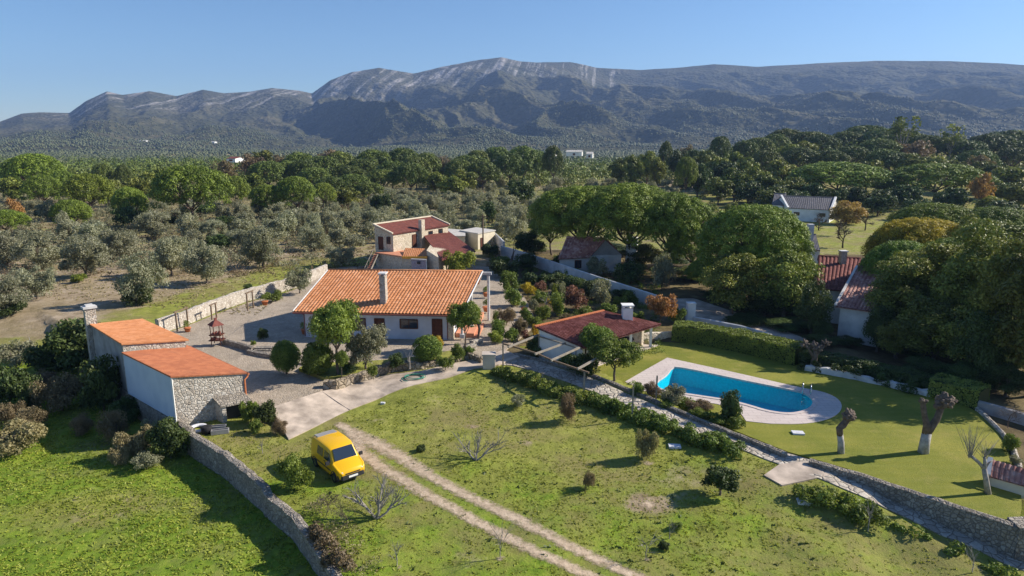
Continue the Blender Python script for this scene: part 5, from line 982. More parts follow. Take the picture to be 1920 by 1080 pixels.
# bench in front of the house
q = gp(767, 634, 1); bn_ = thing('garden_bench', q, 'pale blue garden bench with curved backrest against the front wall of the tiled house', 'bench', None, -.07)
MB().box(-.95, .95, -.25, .3, .42, .48).obj('seat', 'bench_blue', bn_); m = MB(); m.add([(-.95, .3, .5), (.95, .3, .5), (.95, .38, 1.0), (.5, .39, 1.15), (0, .39, 1.2), (-.5, .39, 1.15), (-.95, .38, 1.0)], [(0, 1, 2, 3, 4, 5, 6)]); o = m.obj('backrest', 'bench_blue', bn_); sm = o.modifiers.new('s', 'SOLIDIFY'); sm.thickness = .05
for x in (-.85, .85):
    for y in (-.2, .28): MB().beam((x, y, 0), (x, y, .42), .07).obj('leg', 'bench_blue', bn_)
# hose coil
q = gp(776, 707, .8); m = MB(); 
for k in range(4): rr = .55 + .09 * (k % 3); m.tube([(rr * 1.25 * math.cos(a * .3) + .05 * k, rr * math.sin(a * .3), .05 + .03 * k) for a in range(22)], .03, 5, False)
m.tube([(-.7, 0, .04), (-1.0, -.4, .04), (-.75, -.9, .04), (-.4, -1.0, .04)], .03, 5); o = m.obj('garden_hose', 'hose_green', None, True); o.location = (q.x, q.y, max(.68, z1(q.x, q.y) + .06)); tag(o, 'coil of green garden hose lying on the concrete path', 'hose')
# tyre and troughs by the shed
q = gt(372, 806); m = MB(); m.lathe([(.42, .1), (.62, .0), (.7, .12), (.62, .26), (.42, .2), (.42, .1)], k=18); o = m.obj('tyre', 'slab_white', None, True); o.location = q; tag(o, 'pale round tub lying by the end of the boundary wall', 'tub')
q = gt(388, 812); m = MB(); m.lathe([(0, 0), (.34, 0), (.38, .5), (.3, .55), (0, .5)], k=12); o = m.obj('rubbish_bag', 'black_rubber', None, True); o.location = q; tag(o, 'black sack between the round tub and the grey troughs', 'sack')
for k, (u, v) in enumerate(((408, 806), (413, 813))):
    q = gt(u, v); m = MB(); m.box(-.6, .6, -.17, .17, 0, .1).box(-.6, .6, -.2, -.13, 0, .32).box(-.6, .6, .13, .2, 0, .32).box(-.6, -.53, -.13, .13, .1, .3).box(.53, .6, -.13, .13, .1, .3); o = m.obj('trough', 'render_grey'); o.location = q + Vector((0, 0, .02)); o.rotation_euler.z = .2 + k * .1; tag(o, ['rear of two small grey concrete troughs by the shed', 'front of two small grey concrete troughs by the shed'][k], 'trough')
# right hand concrete wall
wall('concrete_wall', [(gp(u, v, 1.1).x, gp(u, v, 1.1).y, 0, 1.15) for u, v in ((1836, 752), (1880, 764), (1960, 788))], 'smooth grey concrete wall at the right edge behind the lawn', 'render_grey', .5, .02, sub=2)
wall('lawn_edging', [(gp(u, v, .5).x, gp(u, v, .5).y, 0, .72) for u, v in ((1832, 768), (1855, 790), (1880, 815), (1900, 845), (1912, 880))], 'thin pale stone edging curving along the right side of the lawn', 'stone_path', .3, .04, 'kerb')
# ------------------------------------------------------------------ van
HD = R(-50); vc = gp(635, 882, 0.0); vc.z = z1(vc.x, vc.y) + .02
van = thing('van', vc, 'small yellow delivery van with grey rear roof parked on the grass', 'van', None, HD); van.scale = (1.04, 1.17, 1.08)
# x forward. stations: x, half width, sill z, belt z, roof z, roof half width
def build_van():
    prof = [(-2.0, .70, .42, 1.02, 1.62, .60), (-1.94, .80, .33, 1.02, 1.78, .68), (-1.6, .83, .30, 1.04, 1.84, .72), (-.6, .83, .28, 1.04, 1.87, .72), (.3, .83, .28, 1.03, 1.84, .70), (.62, .83, .28, 1.03, 1.74, .66), (1.12, .83, .28, 1.04, 1.14, .70), (1.22, .82, .28, 1.01, 1.08, .72), (1.62, .80, .30, .92, .97, .70), (1.86, .74, .34, .78, .84, .62), (1.97, .62, .40, .66, .70, .52)]
    V = []; n = len(prof); K = 10
    for x, hw, zs, zb, zr_, rw_ in prof:
        ring = [(hw * .96, zs), (hw, zs + .18), (hw, zb), (rw_ + (hw - rw_) * .35, zb + (zr_ - zb) * .62), (rw_, zr_ - .045), (rw_ * .82, zr_), (0, zr_ + .02)]
        full = [(x, -y, z) for y, z in ring] + [(x, y, z) for y, z in ring[-2::-1]]; V += full
    K = 13; F = [(i * K + k, i * K + k + 1, (i + 1) * K + k + 1, (i + 1) * K + k) for i in range(n - 1) for k in range(K - 1)]; F += [tuple(range(K)), tuple((n - 1) * K + k for k in range(K))[::-1]]
    o = fixnormals(MB().add(V, F).obj('body', 'yellow_paint', van)); bv = o.modifiers.new('b', 'BEVEL'); bv.width = .03; bv.segments = 2; bv.limit_method = 'ANGLE'; bv.angle_limit = R(18)
    for p in o.data.polygons: p.use_smooth = True
    def patch(name, pts, mat, off=.012, parent=van, n=None):
        P = [Vector(p) for p in pts]; nn = (P[1] - P[0]).cross(P[2] - P[0]).normalized(); c = sum(P, Vector()) / len(P)
        if nn.dot(c - Vector((0, 0, .9))) < 0: nn = -nn
        a = [p + nn * off for p in P]; b = [p - nn * .02 for p in P]; k = len(P); return fixnormals(MB().add(a + b, [tuple(range(k)), tuple(range(k, 2 * k))[::-1]] + [(i, (i + 1) % k, k + (i + 1) % k, k + i) for i in range(k)]).obj(name, mat, parent))
    patch('windscreen', [(1.1, -.63, 1.17), (1.1, .63, 1.17), (.66, .56, 1.74), (.66, -.56, 1.74)], 'glass', .03)
    patch('rear_roof_panel', [(-1.88, -.56, 1.815), (-1.88, .56, 1.815), (-1.3, .58, 1.868), (-1.3, -.58, 1.868)], 'render_grey', .02)
    for s in (-1, 1):
        def P(x, z): # side glass plane
            hw, zb, zr_, rw_ = .83, 1.03, 1.85, .71; t_ = (z - zb) / (zr_ - zb); return (x, s * (hw + (rw_ + (hw - rw_) * .35 - hw) * min(1, t_ / .62) if t_ < .62 else rw_ + (hw - rw_) * .35 * (1 - (t_ - .62) / .38)), z)
        patch('side_window', [P(.0, 1.08), P(.86, 1.08), P(.62, 1.5), P(.02, 1.58)], 'glass', .014); patch('side_window', [P(-.95, 1.08), P(-.16, 1.08), P(-.16, 1.58), P(-.92, 1.58)], 'glass', .014)
        d = patch('door', [(-.04, s * .832, .42), (.98, s * .832, .42), (1.02, s * .832, 1.02), (-.04, s * .832, 1.02)], 'yellow_paint', .006); MB().box(.06, .22, s * .85 - .015, s * .85 + .015, .93, .97).obj('handle', 'plastic_dark', d)
        MB().box(-1.15, .95, s * .845 - .012, s * .845 + .012, .6, .66).obj('side_moulding', 'plastic_dark', van)
        patch('headlight', [(1.72, s * .5, .86), (1.62, s * .77, .88), (1.84, s * .74, .74), (1.94, s * .55, .7)], 'lamp_glass', .03)
        MB().box(-2.02, -1.95, s * .68 - .07, s * .68 + .07, .9, 1.3).obj('tail_light', 'roof_red', van)
        mi = MB(); mi.box(.82, .96, s * .98 - .1, s * .98 + .1, 1.02, 1.2); mo = mi.obj('wing_mirror', 'plastic_dark', van)
        for x in (-1.33, 1.3):
            w_ = bpy.data.objects.new('wheel', None); w_.location = (x, s * .74, .3); link(w_, van); q = MB(); prf = [(.19, -.1), (.28, -.1), (.3, -.07), (.3, .07), (.28, .1), (.19, .1)]; q.lathe(prf, k=20); ty = q.obj('tyre', 'black_rubber', w_, True); ty.rotation_euler.x = R(90)
            q = MB(); q.lathe([(0, -.07), (.19, -.09), (.19, .09), (0, .07)], k=14); ri = q.obj('rim', 'steel', w_); ri.rotation_euler.x = R(90)
            q = MB(); q.tube([(x + .37 * math.cos(a * .35), s * .825, .3 + .37 * math.sin(a * .35)) for a in range(-0, 10)], .035, 5); q.obj('wheel_arch', 'plastic_dark', van, True)
    MB().add([(1.72, -.8, .28), (1.72, .8, .28), (1.72, .8, .56), (1.72, -.8, .56), (2.02, -.6, .3), (2.02, .6, .3), (2.02, .6, .56), (2.02, -.6, .56)], [(0, 3, 2, 1), (4, 5, 6, 7), (0, 1, 5, 4), (1, 2, 6, 5), (2, 3, 7, 6), (3, 0, 4, 7)]).obj('front_bumper', 'plastic_dark', van)
    MB().box(-2.06, -1.9, -.78, .78, .3, .56).obj('rear_bumper', 'plastic_dark', van); MB().box(2.021, 2.035, -.26, .26, .38, .49).obj('number_plate', 'white_paint', van); MB().box(1.9, 1.99, -.42, .42, .6, .66).obj('grille', 'plastic_dark', van)
    MB().beam((1.12, -.5, 1.19), (.9, .1, 1.45), .02).obj('wiper', 'plastic_dark', van)
build_van()
# ------------------------------------------------------------------ special trees
def skin_tree(name, u, vb, label, limbs_, mat_top, base_mat=None, zb=LAWN_Z, k=9):
    """limbs_: list of ([(du, v)] px points , [radii m]); all at base depth with small dy"""
    p = gp(u, vb, zb); r = thing(name, p, label, 'tree'); return p, r
def lpt(p, u, v, dy=0): q = yp(u, v, p.y + dy); return q - p
def knob(m, c, r, n, seed, s=.12):
    rr = random.Random(seed); c = Vector(c)
    for _ in range(n):
        d = Vector((rr.gauss(0, 1), rr.gauss(0, 1), rr.gauss(0, 1))).normalized(); m.tube([c + d * r * .25, c + d * r * .75, c + d * r * rr.uniform(.9, 1.3) + Vector((0, 0, .05))], [s, s * 1.15, s * .5], 6)
def pollard(u, vb, label, white, main, tops, seed):
    p = gp(u, vb, LAWN_Z); r = thing('pollarded_tree', p, label, 'tree')
    if white: m = MB(); m.tube([lpt(p, *white[0][0]) - Vector((0, 0, .15))] + [lpt(p, *q[0]) for q in white[1:]], [q[1] * .86 for q in white], 12); m.obj('whitewashed_trunk', 'whitewash_bark', r, True)
    m = MB()
    for br_ in main: m.tube([lpt(p, *q[0]) for q in br_], [q[1] * .88 for q in br_], 10)
    m.obj('limbs', 'bark', r, True); m = MB()
    for (q, rad, n, s) in tops: knob(m, lpt(p, *q), rad * .85, int(n * 1.3), seed, s * 1.35); seed += 1
    m.obj('knobbly_crown', 'bark', r, True)
pollard(1577, 849, 'small leaning pollarded tree with whitewashed trunk, nearest the pool paving', [((1577, 849), .27), ((1577, 830), .24), ((1575, 814), .23)],
        [[((1575, 816), .23), ((1574, 803), .25), ((1580, 798), .27), ((1586, 790), .24), ((1590, 782), .26)]], [((1591, 780), .45, 38, .1), ((1578, 797), .2, 10, .07)], 1)
pollard(1731, 848, 'large forked pollarded tree with whitewashed trunk in the middle of the lawn', [((1731, 848), .42), ((1734, 830), .36), ((1738, 811), .34)],
        [[((1737, 812), .32), ((1738, 796), .26), ((1734, 782), .2), ((1731, 762), .2), ((1730, 752), .14)], [((1738, 812), .32), ((1748, 798), .28), ((1757, 785), .25), ((1763, 768), .24), ((1770, 755), .2)]], [((1771, 754), .6, 44, .11), ((1731, 753), .28, 14, .08), ((1757, 762), .25, 10, .08), ((1783, 752), .35, 16, .08)], 5)
pollard(1527, 692, 'pollarded tree with pale trunk in the shade of the hedge behind the pool', [((1524, 693), .4), ((1526, 683), .35)], [[((1526, 684), .34), ((1528, 668), .26), ((1530, 655), .22)], [((1527, 672), .2), ((1517, 655), .12), ((1508, 640), .08)], [((1528, 668), .2), ((1542, 652), .12), ((1552, 640), .08)]], [((1530, 652), .6, 26, .1), ((1510, 645), .5, 14, .06), ((1548, 645), .5, 14, .06)], 9)
pollard(896, 652, 'bent dark pollard stump beside the steps near the concrete pillar', None, [[((896, 652), .18), ((897, 632), .14), ((899, 616), .15), ((897, 606), .2)]], [((896, 604), .4, 22, .08)], 12)
def bare(name, base, label, levels, seed, H, spread, mat='pale_bark', r0=.1, z=None, lean=(0, 0), tw=5, cat='tree', up=.5, twig=.006):
    p = base; r = thing(name, p, label, cat); rr = random.Random(seed); m = MB(); tws = MB()
    def grow(a, d, L, rad, lv):
        n1 = a + d * L * .5 + Vector((rr.gauss(0, .05), rr.gauss(0, .05), 0)) * L; e = a + d * L; tgt = m if lv > 1 else tws
        tgt.tube([a, n1, e], [rad, rad * .8, rad * .6], 6 if lv > 1 else 3, False)
        if lv == 0: return
        for _ in range(tw if lv > 1 else tw + 1):
            nd = (d + Vector((rr.gauss(0, 1), rr.gauss(0, 1), rr.gauss(0, .6) + up * .5)) * spread).normalized(); st = a.lerp(e, rr.uniform(.45, 1)); grow(st, nd, L * rr.uniform(.55, .85), max(twig, rad * .5), lv - 1)
    grow(Vector((0, 0, -.1)), Vector((lean[0], lean[1], 1)).normalized(), H, r0, levels); m.obj('trunk', mat, r, True); tws.obj('twigs', mat, r); return r
b = gt(706, 972); r = thing('bare_fig_tree', b, 'bare pale tree forking from the ground, between the van and the dirt track', 'tree'); r.scale = (.85, .85, .72); rr = random.Random(4); m = MB(); tws = MB()
def growfig(a, d, L, rad, lv, m, tws, rr, sp=.45, tw=4):
    e = a + d * L; mid = a.lerp(e, .5) + Vector((rr.gauss(0, .04), rr.gauss(0, .04), -.03)) * L; (m if lv > 1 else tws).tube([a, mid, e], [rad, rad * .8, rad * .65], 6 if lv > 1 else 3, False)
    if lv: 
        for _ in range(tw): nd = (d + Vector((rr.gauss(0, 1), rr.gauss(0, 1), abs(rr.gauss(.3, .5)))) * sp).normalized(); growfig(a.lerp(e, rr.uniform(.4, 1)), nd, L * rr.uniform(.5, .8), max(.009, rad * .5), lv - 1, m, tws, rr, sp, tw)
for d, L, rad in (((-.55, .1, .8), 1.5, .11), ((.15, -.1, 1), 1.9, .12), ((.75, .3, .75), 1.6, .1), ((.3, .5, .9), 1.3, .08), ((-.2, -.5, .9), 1.2, .07)): growfig(Vector((0, 0, -.1)), Vector(d).normalized(), L, rad, 3, m, tws, rr)
m.obj('trunk', 'pale_bark', r, True); tws.obj('twigs', 'pale_bark', r)
b = gt(893, 863); r = thing('bare_fig_tree', b, 'bare grey tree with spreading twigs right of the dirt track', 'tree'); rr = random.Random(11); m = MB(); tws = MB()
for d, L, rad in (((-.6, .3, .55), 1.1, .07), ((.7, .2, .6), 1.2, .07), ((.1, .7, .7), 1.2, .07), ((-.1, -.3, .9), .9, .06)): growfig(Vector((0, 0, -.05)), Vector(d).normalized(), L, rad, 3, m, tws, rr)
m.obj('trunk', 'pale_bark', r, True); tws.obj('twigs', 'pale_bark', r)
# bare tree near pump house: thin trunk with forks and upright twigs
p = gp(1853, 925, LAWN_Z); r = thing('bare_tree', p, 'leafless forked tree with upright whip-like twigs beside the pump house', 'tree'); m = MB()
m.tube([Vector((0, 0, -.1)), lpt(p, 1849, 900), lpt(p, 1845, 878)], [.19, .15, .14], 9); m.tube([lpt(p, 1846, 880), lpt(p, 1836, 868), lpt(p, 1822, 856), lpt(p, 1817, 853)], [.12, .09, .09, .06], 8); m.tube([lpt(p, 1846, 882), lpt(p, 1847, 866), lpt(p, 1846, 857)], [.12, .1, .07], 8); m.tube([lpt(p, 1846, 879), lpt(p, 1854, 868), lpt(p, 1862, 863)], [.08, .05, .03], 6)
m.obj('trunk', 'pale_bark', r, True); tws = MB(); rr = random.Random(3)
for (u, v), n, du, top in (((1819, 854), 34, 16, 800), ((1847, 858), 26, 16, 825)):
    for _ in range(n): a = lpt(p, u + rr.uniform(-4, 4), v + rr.uniform(-4, 6), rr.uniform(-.1, .1)); e = lpt(p, u + rr.gauss(0, du), top + rr.uniform(-6, 22), rr.uniform(-.6, .6)); tws.tube([a, a.lerp(e, .5) + Vector((rr.gauss(0, .05), rr.gauss(0, .05), .05)), e], [.014, .01, .006], 3, False)
tws.obj('twigs', 'straw_leaf' if False else 'pale_bark', r)
for u, v, lab, H, sd in ((1212, 1050, 'thin bare sapling with a grey top right of the dirt track', 1.0, 5), (938, 1048, 'single thin bare sapling left of the dirt track near the bottom', 1.2, 7), (744, 1062, 'short thin sapling stick near the bottom left of the track', .8, 8), (1098, 925, 'small twiggy sapling with a few brown leaves left of the bare soil patch', .8, 9), (1628, 997, 'spindly sapling beside the path hedge at lower right', 1.0, 10), (492, 850, 'low thin sapling in the grass beside the boundary wall', .6, 13), (1822, 1074, 'twiggy sapling at the bottom right corner of the field', .9, 14), (1255, 1010, 'faint bare sapling below the bare soil patch', .6, 15)):
    bare('sapling', gt(u, v), lab, 2, sd, H, .55, 'brown_leaf' if 'brown' in lab else 'pale_bark', .03, tw=5)
bare('bare_shrub', gt(650, 990), 'tangle of bare grey brush against the boundary wall at the bottom', 3, 21, .8, .9, 'bark', .03, tw=6, cat='shrub'); bare('bare_shrub', gt(615, 960), 'upper tangle of bare brush beside the boundary wall', 3, 22, .7, .9, 'bark', .03, tw=6, cat='shrub')
bare('bare_tree', gp(768, 690, 1.1), 'small bare twisted tree between the olive and the yellow-flowered bush', 2, 31, 1.2, .6, 'pale_bark', .07, tw=4)
b = yp(825, 330, 300); bare('dead_tree', Vector((b.x, 300, z1(b.x, 300))), 'tall bleached dead tree rising above the dark pines in the middle distance', 3, 41, 8, .5, 'pale_bark', .35, tw=5, twig=.05)
b = gt(75, 668); r = thing('fallen_branch', b, 'dead pale branch lying beside the dark shrubs at the left', 'branch'); m = MB(); q0 = Vector((0, 0, .2)); m.tube([q0 + Vector((1.6, -1.2, .6)), q0, q0 + Vector((-1.8, 1.4, .7)), q0 + Vector((-2.6, 2.4, 1.2))], [.1, .09, .05, .02], 6); m.tube([q0 + Vector((-.6, .4, .2)), q0 + Vector((-1.6, 0, 1.1))], [.05, .01], 5); m.obj('branch', 'pale_bark', r, True)
# ------------------------------------------------------------------ trees by the house
plant('garden', *gp(634, 702, 1.1).xy, 5.2, 6.3, 'tall leafy tree with open crown in front of the left half of the tiled house', z=1.1, name='garden_tree')
plant('olive', *gp(686, 692, 1.1).xy, 4.6, 4.7, 'grey-green olive tree directly in front of the tiled house', z=1.1)
plant('garden', *gp(872, 655, 1.1).xy, 3.8, 4.7, 'dark leafy tree at the right corner of the tiled house', z=1.05, name='garden_tree')
plant('garden', *gp(641, 706, 1.1).xy, 1.4, 2.2, 'small tree with ivy-clad trunk beside the two round bushes', z=1.1, name='garden_tree')
shrub_px('ball', 537, 697, 60, 58, 'left of the two round clipped bushes beside the cobbled yard', z=1.0, name='clipped_bush'); shrub_px('ball', 597, 702, 60, 60, 'right of the two round clipped bushes beside the cobbled yard', z=1.05, name='clipped_bush')
shrub_px('ball', 802, 676, 62, 46, 'round green bush topped with yellow leaves in front of the house door', z=1.1, name='clipped_bush')
p = gp(812, 672, 1.1); plant('yellow', p.x + .3, p.y, 1.7, 1.9, 'patch of yellow flowers growing over the round green bush by the door', 'shrub', z=1.6, trunk=False)
for u, v, w_, h_, k, lab in ((835, 690, 40, 26, 'shrub', 'low green shrub above the boulder wall right of the yellow-topped bush'), (858, 676, 30, 28, 'shrub', 'leafy shrub at the foot of the dark corner tree'), (700, 706, 24, 22, 'shrub', 'small green shrub above the boulder wall beside the olive'), (655, 700, 30, 22, 'darksh', 'dark low shrub behind the boulder wall near the ivy-clad tree'), (742, 690, 40, 24, 'darksh', 'dark shrub under the bare twisted tree'), (580, 700, 30, 18, 'darksh', 'dark low growth between the two round bushes'), (494, 636, 24, 18, 'darksh', 'dark green shrub in a round bed on the cobbled yard'), (475, 648, 14, 10, 'shrub', 'tiny plant beside the yard kerb'), (880, 668, 26, 16, 'shrub', 'low greenery beside the top of the concrete path'),
                         (652, 628, 26, 22, 'greysh', 'grey-green potted shrub by the house wall behind the leafy tree'), (722, 628, 16, 30, 'shrub', 'leafy climber between the two doors of the tiled house'), (690, 622, 22, 34, 'darksh', 'dark climbing plant on the front wall of the house right of the olive'), (745, 624, 20, 22, 'darksh', 'potted dark shrub left of the garden bench'), (790, 606, 20, 16, 'greysh', 'grey-green plant right of the garden bench')): shrub_px(k, u, v, w_, h_, lab, z=1.05)
shrub_px('bright', 862, 518, 68, 50, 'bright lime-green tree beside the stone house', z=1.0, cat='tree', name='garden_tree')
shrub_px('greysh', 562, 550, 60, 48, 'grey-green bush at the corner of the yard wall left of the tiled house', z=1.0); shrub_px('shrub', 512, 566, 38, 22, 'low leafy plant at the foot of the yard wall', z=.85)
# garden right of the house
GARD = [('shrub', 955, 548, 44, 34), ('shrub', 962, 575, 40, 34), ('yellow', 990, 556, 34, 24), ('darksh', 1003, 540, 50, 30), ('shrub', 1010, 572, 36, 28), ('redsh', 1080, 584, 56, 50), ('greysh', 1128, 578, 56, 48), ('darksh', 1110, 560, 60, 30), ('shrub', 1045, 590, 44, 36), ('shrub', 1020, 598, 34, 26), ('yellow', 1032, 575, 22, 18), ('greysh', 1045, 560, 34, 34),
        ('bright', 1043, 562, 22, 26), ('shrub', 1100, 600, 40, 26), ('bright', 1163, 576, 34, 22), ('shrub', 1180, 570, 40, 22), ('shrub', 1140, 590, 44, 22), ('autumn', 1238, 606, 62, 60), ('shrub', 1268, 604, 40, 30), ('brownsh', 950, 610, 40, 34), ('shrub', 935, 634, 40, 30), ('bright', 928, 645, 32, 22), ('shrub', 960, 640, 34, 26), ('brownsh', 975, 630, 34, 30), ('redsh', 985, 640, 22, 20),
        ('yellow', 1003, 636, 16, 26), ('shrub', 1000, 612, 34, 22), ('shrub', 930, 612, 16, 26), ('darksh', 946, 520, 60, 34), ('darksh', 985, 505, 60, 26), ('darksh', 1040, 535, 60, 26), ('shrub', 940, 500, 40, 20), ('darksh', 1075, 548, 60, 26), ('shrub', 1195, 600, 30, 16), ('brownsh', 1060, 605, 30, 18), ('greysh', 1000, 585, 24, 22), ('shrub', 985, 600, 26, 20), ('darksh', 920, 480, 40, 24), ('redsh', 1012, 548, 30, 22), ('shrub', 1075, 520, 40, 18), ('darksh', 1130, 545, 50, 20), ('darksh', 1170, 560, 50, 20)]
names_ = {'shrub': 'leafy green shrub', 'yellow': 'yellow-leaved shrub', 'darksh': 'dark evergreen shrub', 'redsh': 'reddish-brown shrub', 'greysh': 'grey-green rounded shrub', 'bright': 'bright green shrub', 'autumn': 'orange-brown autumn tree', 'brownsh': 'brownish dry shrub'}
refs = [(970, 545, 'at the left edge of the garden bed near the porch'), (1040, 565, 'in the middle of the garden bed'), (1110, 575, 'in front of the whitewashed wall'), (1180, 575, 'behind the pool house chimney'), (945, 628, 'beside the paved walk above the concrete pillar'), (1240, 600, 'at the corner of the hedge and pool house'), (1060, 530, 'in the shade along the whitewashed wall'), (955, 500, 'behind the right end of the tiled house')]
def lab_for(k, u, v): r = min(refs, key=lambda q: (q[0] - u) ** 2 + 3 * (q[1] - v) ** 2); return names_[k] + ' ' + r[2]
seen = {}
for k, u, v, w_, h_ in GARD:
    L_ = lab_for(k, u, v); seen[L_] = seen.get(L_, 0) + 1
from collections import Counter
cnt = Counter(lab_for(k, u, v) for k, u, v, *_ in GARD)
for k, u, v, w_, h_ in GARD:
    L_ = lab_for(k, u, v); shrub_px(k, u, v, w_, h_, L_, 'garden shrubs: ' + L_ if cnt[L_] > 1 else None, z=.95, name='garden_shrub')
bare('bare_tree', gp(1025, 580, 1), 'small bare forked tree among the garden shrubs', 2, 33, 1.5, .6, 'pale_bark', .09, tw=4); bare('bare_tree', gp(960, 505, 1), 'bare cut tree with two stubby arms beside the pale wall', 1, 34, 2.2, .5, 'bark', .2, tw=2); bare('bare_tree', gp(966, 632, 1), 'thin bare tree by the paved walk', 3, 35, .9, .5, 'bark', .04, tw=4)
# bank under pergola and by pool
for k, u, v, w_, h_, z, lab in (('darksh', 1010, 668, 60, 34, .7, 'dark shrub under the left part of the pergola'), ('shrub', 1045, 672, 44, 30, .7, 'leafy shrub under the middle of the pergola'), ('yellow', 1050, 652, 52, 40, .8, 'yellow autumn shrub against the left side of the pool house'), ('yellow', 1078, 660, 34, 28, .8, 'smaller yellow shrub in front of the pool house roof'), ('darksh', 1090, 705, 66, 48, .6, 'dark round bush under the right end of the pergola'), ('shrub', 1065, 690, 40, 24, .7, 'low green plants at the foot of the pergola'),
                             ('bright', 1040, 660, 20, 20, .8, 'bright climbing plant on the pergola beams')): shrub_px(k, u, v, w_, h_, lab, z=z)
plant('garden', *gp(1152, 718, .5).xy, 5.0, 3.9, 'bushy green tree between the pergola and the pool', z=.45, name='garden_tree'); plant('garden', *gp(1118, 690, .6).xy, 4.2, 3.9, 'taller fluffy green tree leaning against the pool house roof', z=.55, name='garden_tree')
for k, u, v, w_, h_, lab in (('shrub', 1195, 742, 34, 26, 'leafy plant beside the path kerb left of the purple-grey bush'), ('brownsh', 1222, 745, 40, 26, 'brownish plants at the left end of the pool bed'), ('greysh', 1262, 762, 50, 42, 'purple-grey bush at the pool edge'), ('brownsh', 1310, 772, 60, 22, 'dry brown ground plants in the pool bed'), ('darksh', 1366, 790, 50, 52, 'dark rounded evergreen bush at the corner of the pool paving'), ('shrub', 1382, 800, 40, 22, 'low bright foliage at the right tip of the pool bed'), ('shrub', 1310, 784, 44, 16, 'low green plants along the path kerb'), ('shrub', 1250, 765, 40, 16, 'low green plants left of the dry ones in the pool bed'), ('shrub', 1345, 795, 40, 16, 'low green plants under the dark evergreen bush')): shrub_px(k, u, v, w_, h_, lab, z=.5)
# field trees
shrub_px('shrub', 552, 918, 78, 58, 'small round citrus tree beside the yellow van', cat='tree', name='citrus_tree', z=0.02); 
plant('oak', *gt(1350, 928).xy, 2.5, 1.9, 'small dark leafy tree casting a shadow in the field', name='citrus_tree')
shrub_px('straw', 1212, 862, 44, 60, 'straw-coloured feathery sapling in the field below the hedge', cat='tree', name='sapling'); shrub_px('brownsh', 1065, 790, 42, 48, 'russet young tree in front of the hedge', cat='tree', name='sapling'); shrub_px('brownsh', 1104, 916, 30, 34, 'sparse brownish young tree left of the dug soil', cat='tree', name='sapling')
shrub_px('greysh', 972, 762, 40, 20, 'low grey-green weed clump in the shade of the pergola', name='weed_clump'); shrub_px('darksh', 790, 846, 22, 12, 'small dark weed clump beside the upper wheel track', name='weed_clump')
shrub_px('darksh', 1245, 1030, 26, 14, 'dark weed clump below the dug soil', name='weed_clump'); shrub_px('shrub', 1270, 992, 26, 14, 'small leafy clump near the faint sapling', name='weed_clump')
for u, v, w_, h_, k, lab in ((470, 792, 40, 44, 'shrub', 'leafy bush at the foot of the red drainpipe'), (497, 795, 46, 46, 'darksh', 'darker bush against the side of the concrete ramp'), (525, 815, 36, 26, 'brownsh', 'brown weeds at the lower corner of the ramp'), (480, 812, 36, 22, 'shrub', 'low weeds in front of the ramp bushes')): shrub_px(k, u, v, w_, h_, lab)
# left field shrubs
for k, u, v, w_, h_, lab in (('darksh', 150, 700, 130, 90, 'large dark bush against the grey side of the rear shed'), ('darksh', 100, 700, 90, 62, 'dark bush left of the one at the rear shed'), ('brownsh', 118, 770, 100, 70, 'big brown and yellow tangled bush at the left'), ('darksh', 195, 770, 90, 90, 'dark ivy mass below the blue metal wall'), ('darksh', 20, 760, 90, 75, 'dark green bush at the left edge'), ('straw', 30, 850, 110, 62, 'pale dry bush at the left edge'), ('brownsh', 60, 808, 70, 40, 'brown brush between the pale and the tangled bush'), ('brownsh', 20, 800, 60, 50, 'brown bush at the left edge above the pale one'),
                             ('straw', 255, 855, 70, 55, 'clump of pampas-like straw grass below the shed'), ('darksh', 320, 858, 86, 66, 'dark spiky bush at the corner of the stone shed'), ('greysh', 285, 830, 60, 44, 'grey-green shrub between the straw grass and the shed corner'), ('brownsh', 215, 825, 70, 50, 'brown brush under the retaining wall'), ('darksh', 340, 835, 50, 40, 'dark growth where the boundary wall meets the shed'), ('greysh', 275, 880, 60, 30, 'low grey weeds in front of the straw grass'), ('mid' if False else 'greysh', 30, 690, 90, 50, 'grey bush at the left edge above the dark one'), ('darksh', 180, 660, 70, 50, 'upper dark bush touching the rear shed wall'), ('brownsh', 80, 735, 70, 40, 'dry brush between the dark bushes'), ('darksh', 240, 790, 70, 46, 'dark low ivy along the foot of the retaining wall'), ('brownsh', 155, 815, 60, 34, 'brown twiggy growth below the tangled bush'), ('greysh', 200, 700, 60, 40, 'grey-green growth between the rear shed and the ivy mass'), ('darksh', 60, 770, 70, 56, 'dark bush between the left-edge bush and the tangled one'), ('straw', 225, 870, 40, 34, 'thin straw tufts left of the pampas-like clump')):
    shrub_px(k, u, v, w_, h_, lab)
# autumn creeper on boundary wall bottom
def hedge(name, px, z, wd, h, mat, label, nf=150, leaf=.11, dens=2.2, cat='hedge', z_off=0, jit=.7):
    P = [gt(u, v) if z is None else gp(u, v, z) for u, v in px]; cl = []
    for i in range(len(P) - 1):
        L_ = (P[i + 1] - P[i]).length; d = (P[i + 1] - P[i]).normalized(); n_ = Vector((-d.y, d.x, 0)); cnt_ = max(2, int(L_ * dens * wd * 1.3))
        for _ in range(cnt_): q = P[i].lerp(P[i + 1], random.random()) + n_ * random.uniform(-.5, .5) * wd; r = random.uniform(.3, .5) * min(1, wd); cl.append((q.x, q.y, q.z + z_off + random.uniform(.25, 1) * h - r * .4, r, r * .9)); 
        for _ in range(cnt_ // 2): q = P[i].lerp(P[i + 1], random.random()) + n_ * random.uniform(-.5, .5) * wd; cl.append((q.x, q.y, q.z + z_off + .2, .4, .4))
    return tag(link(bpy.data.objects.new(name, clumps_mesh(name, cl, nf, leaf, mat, jit))), label, cat)
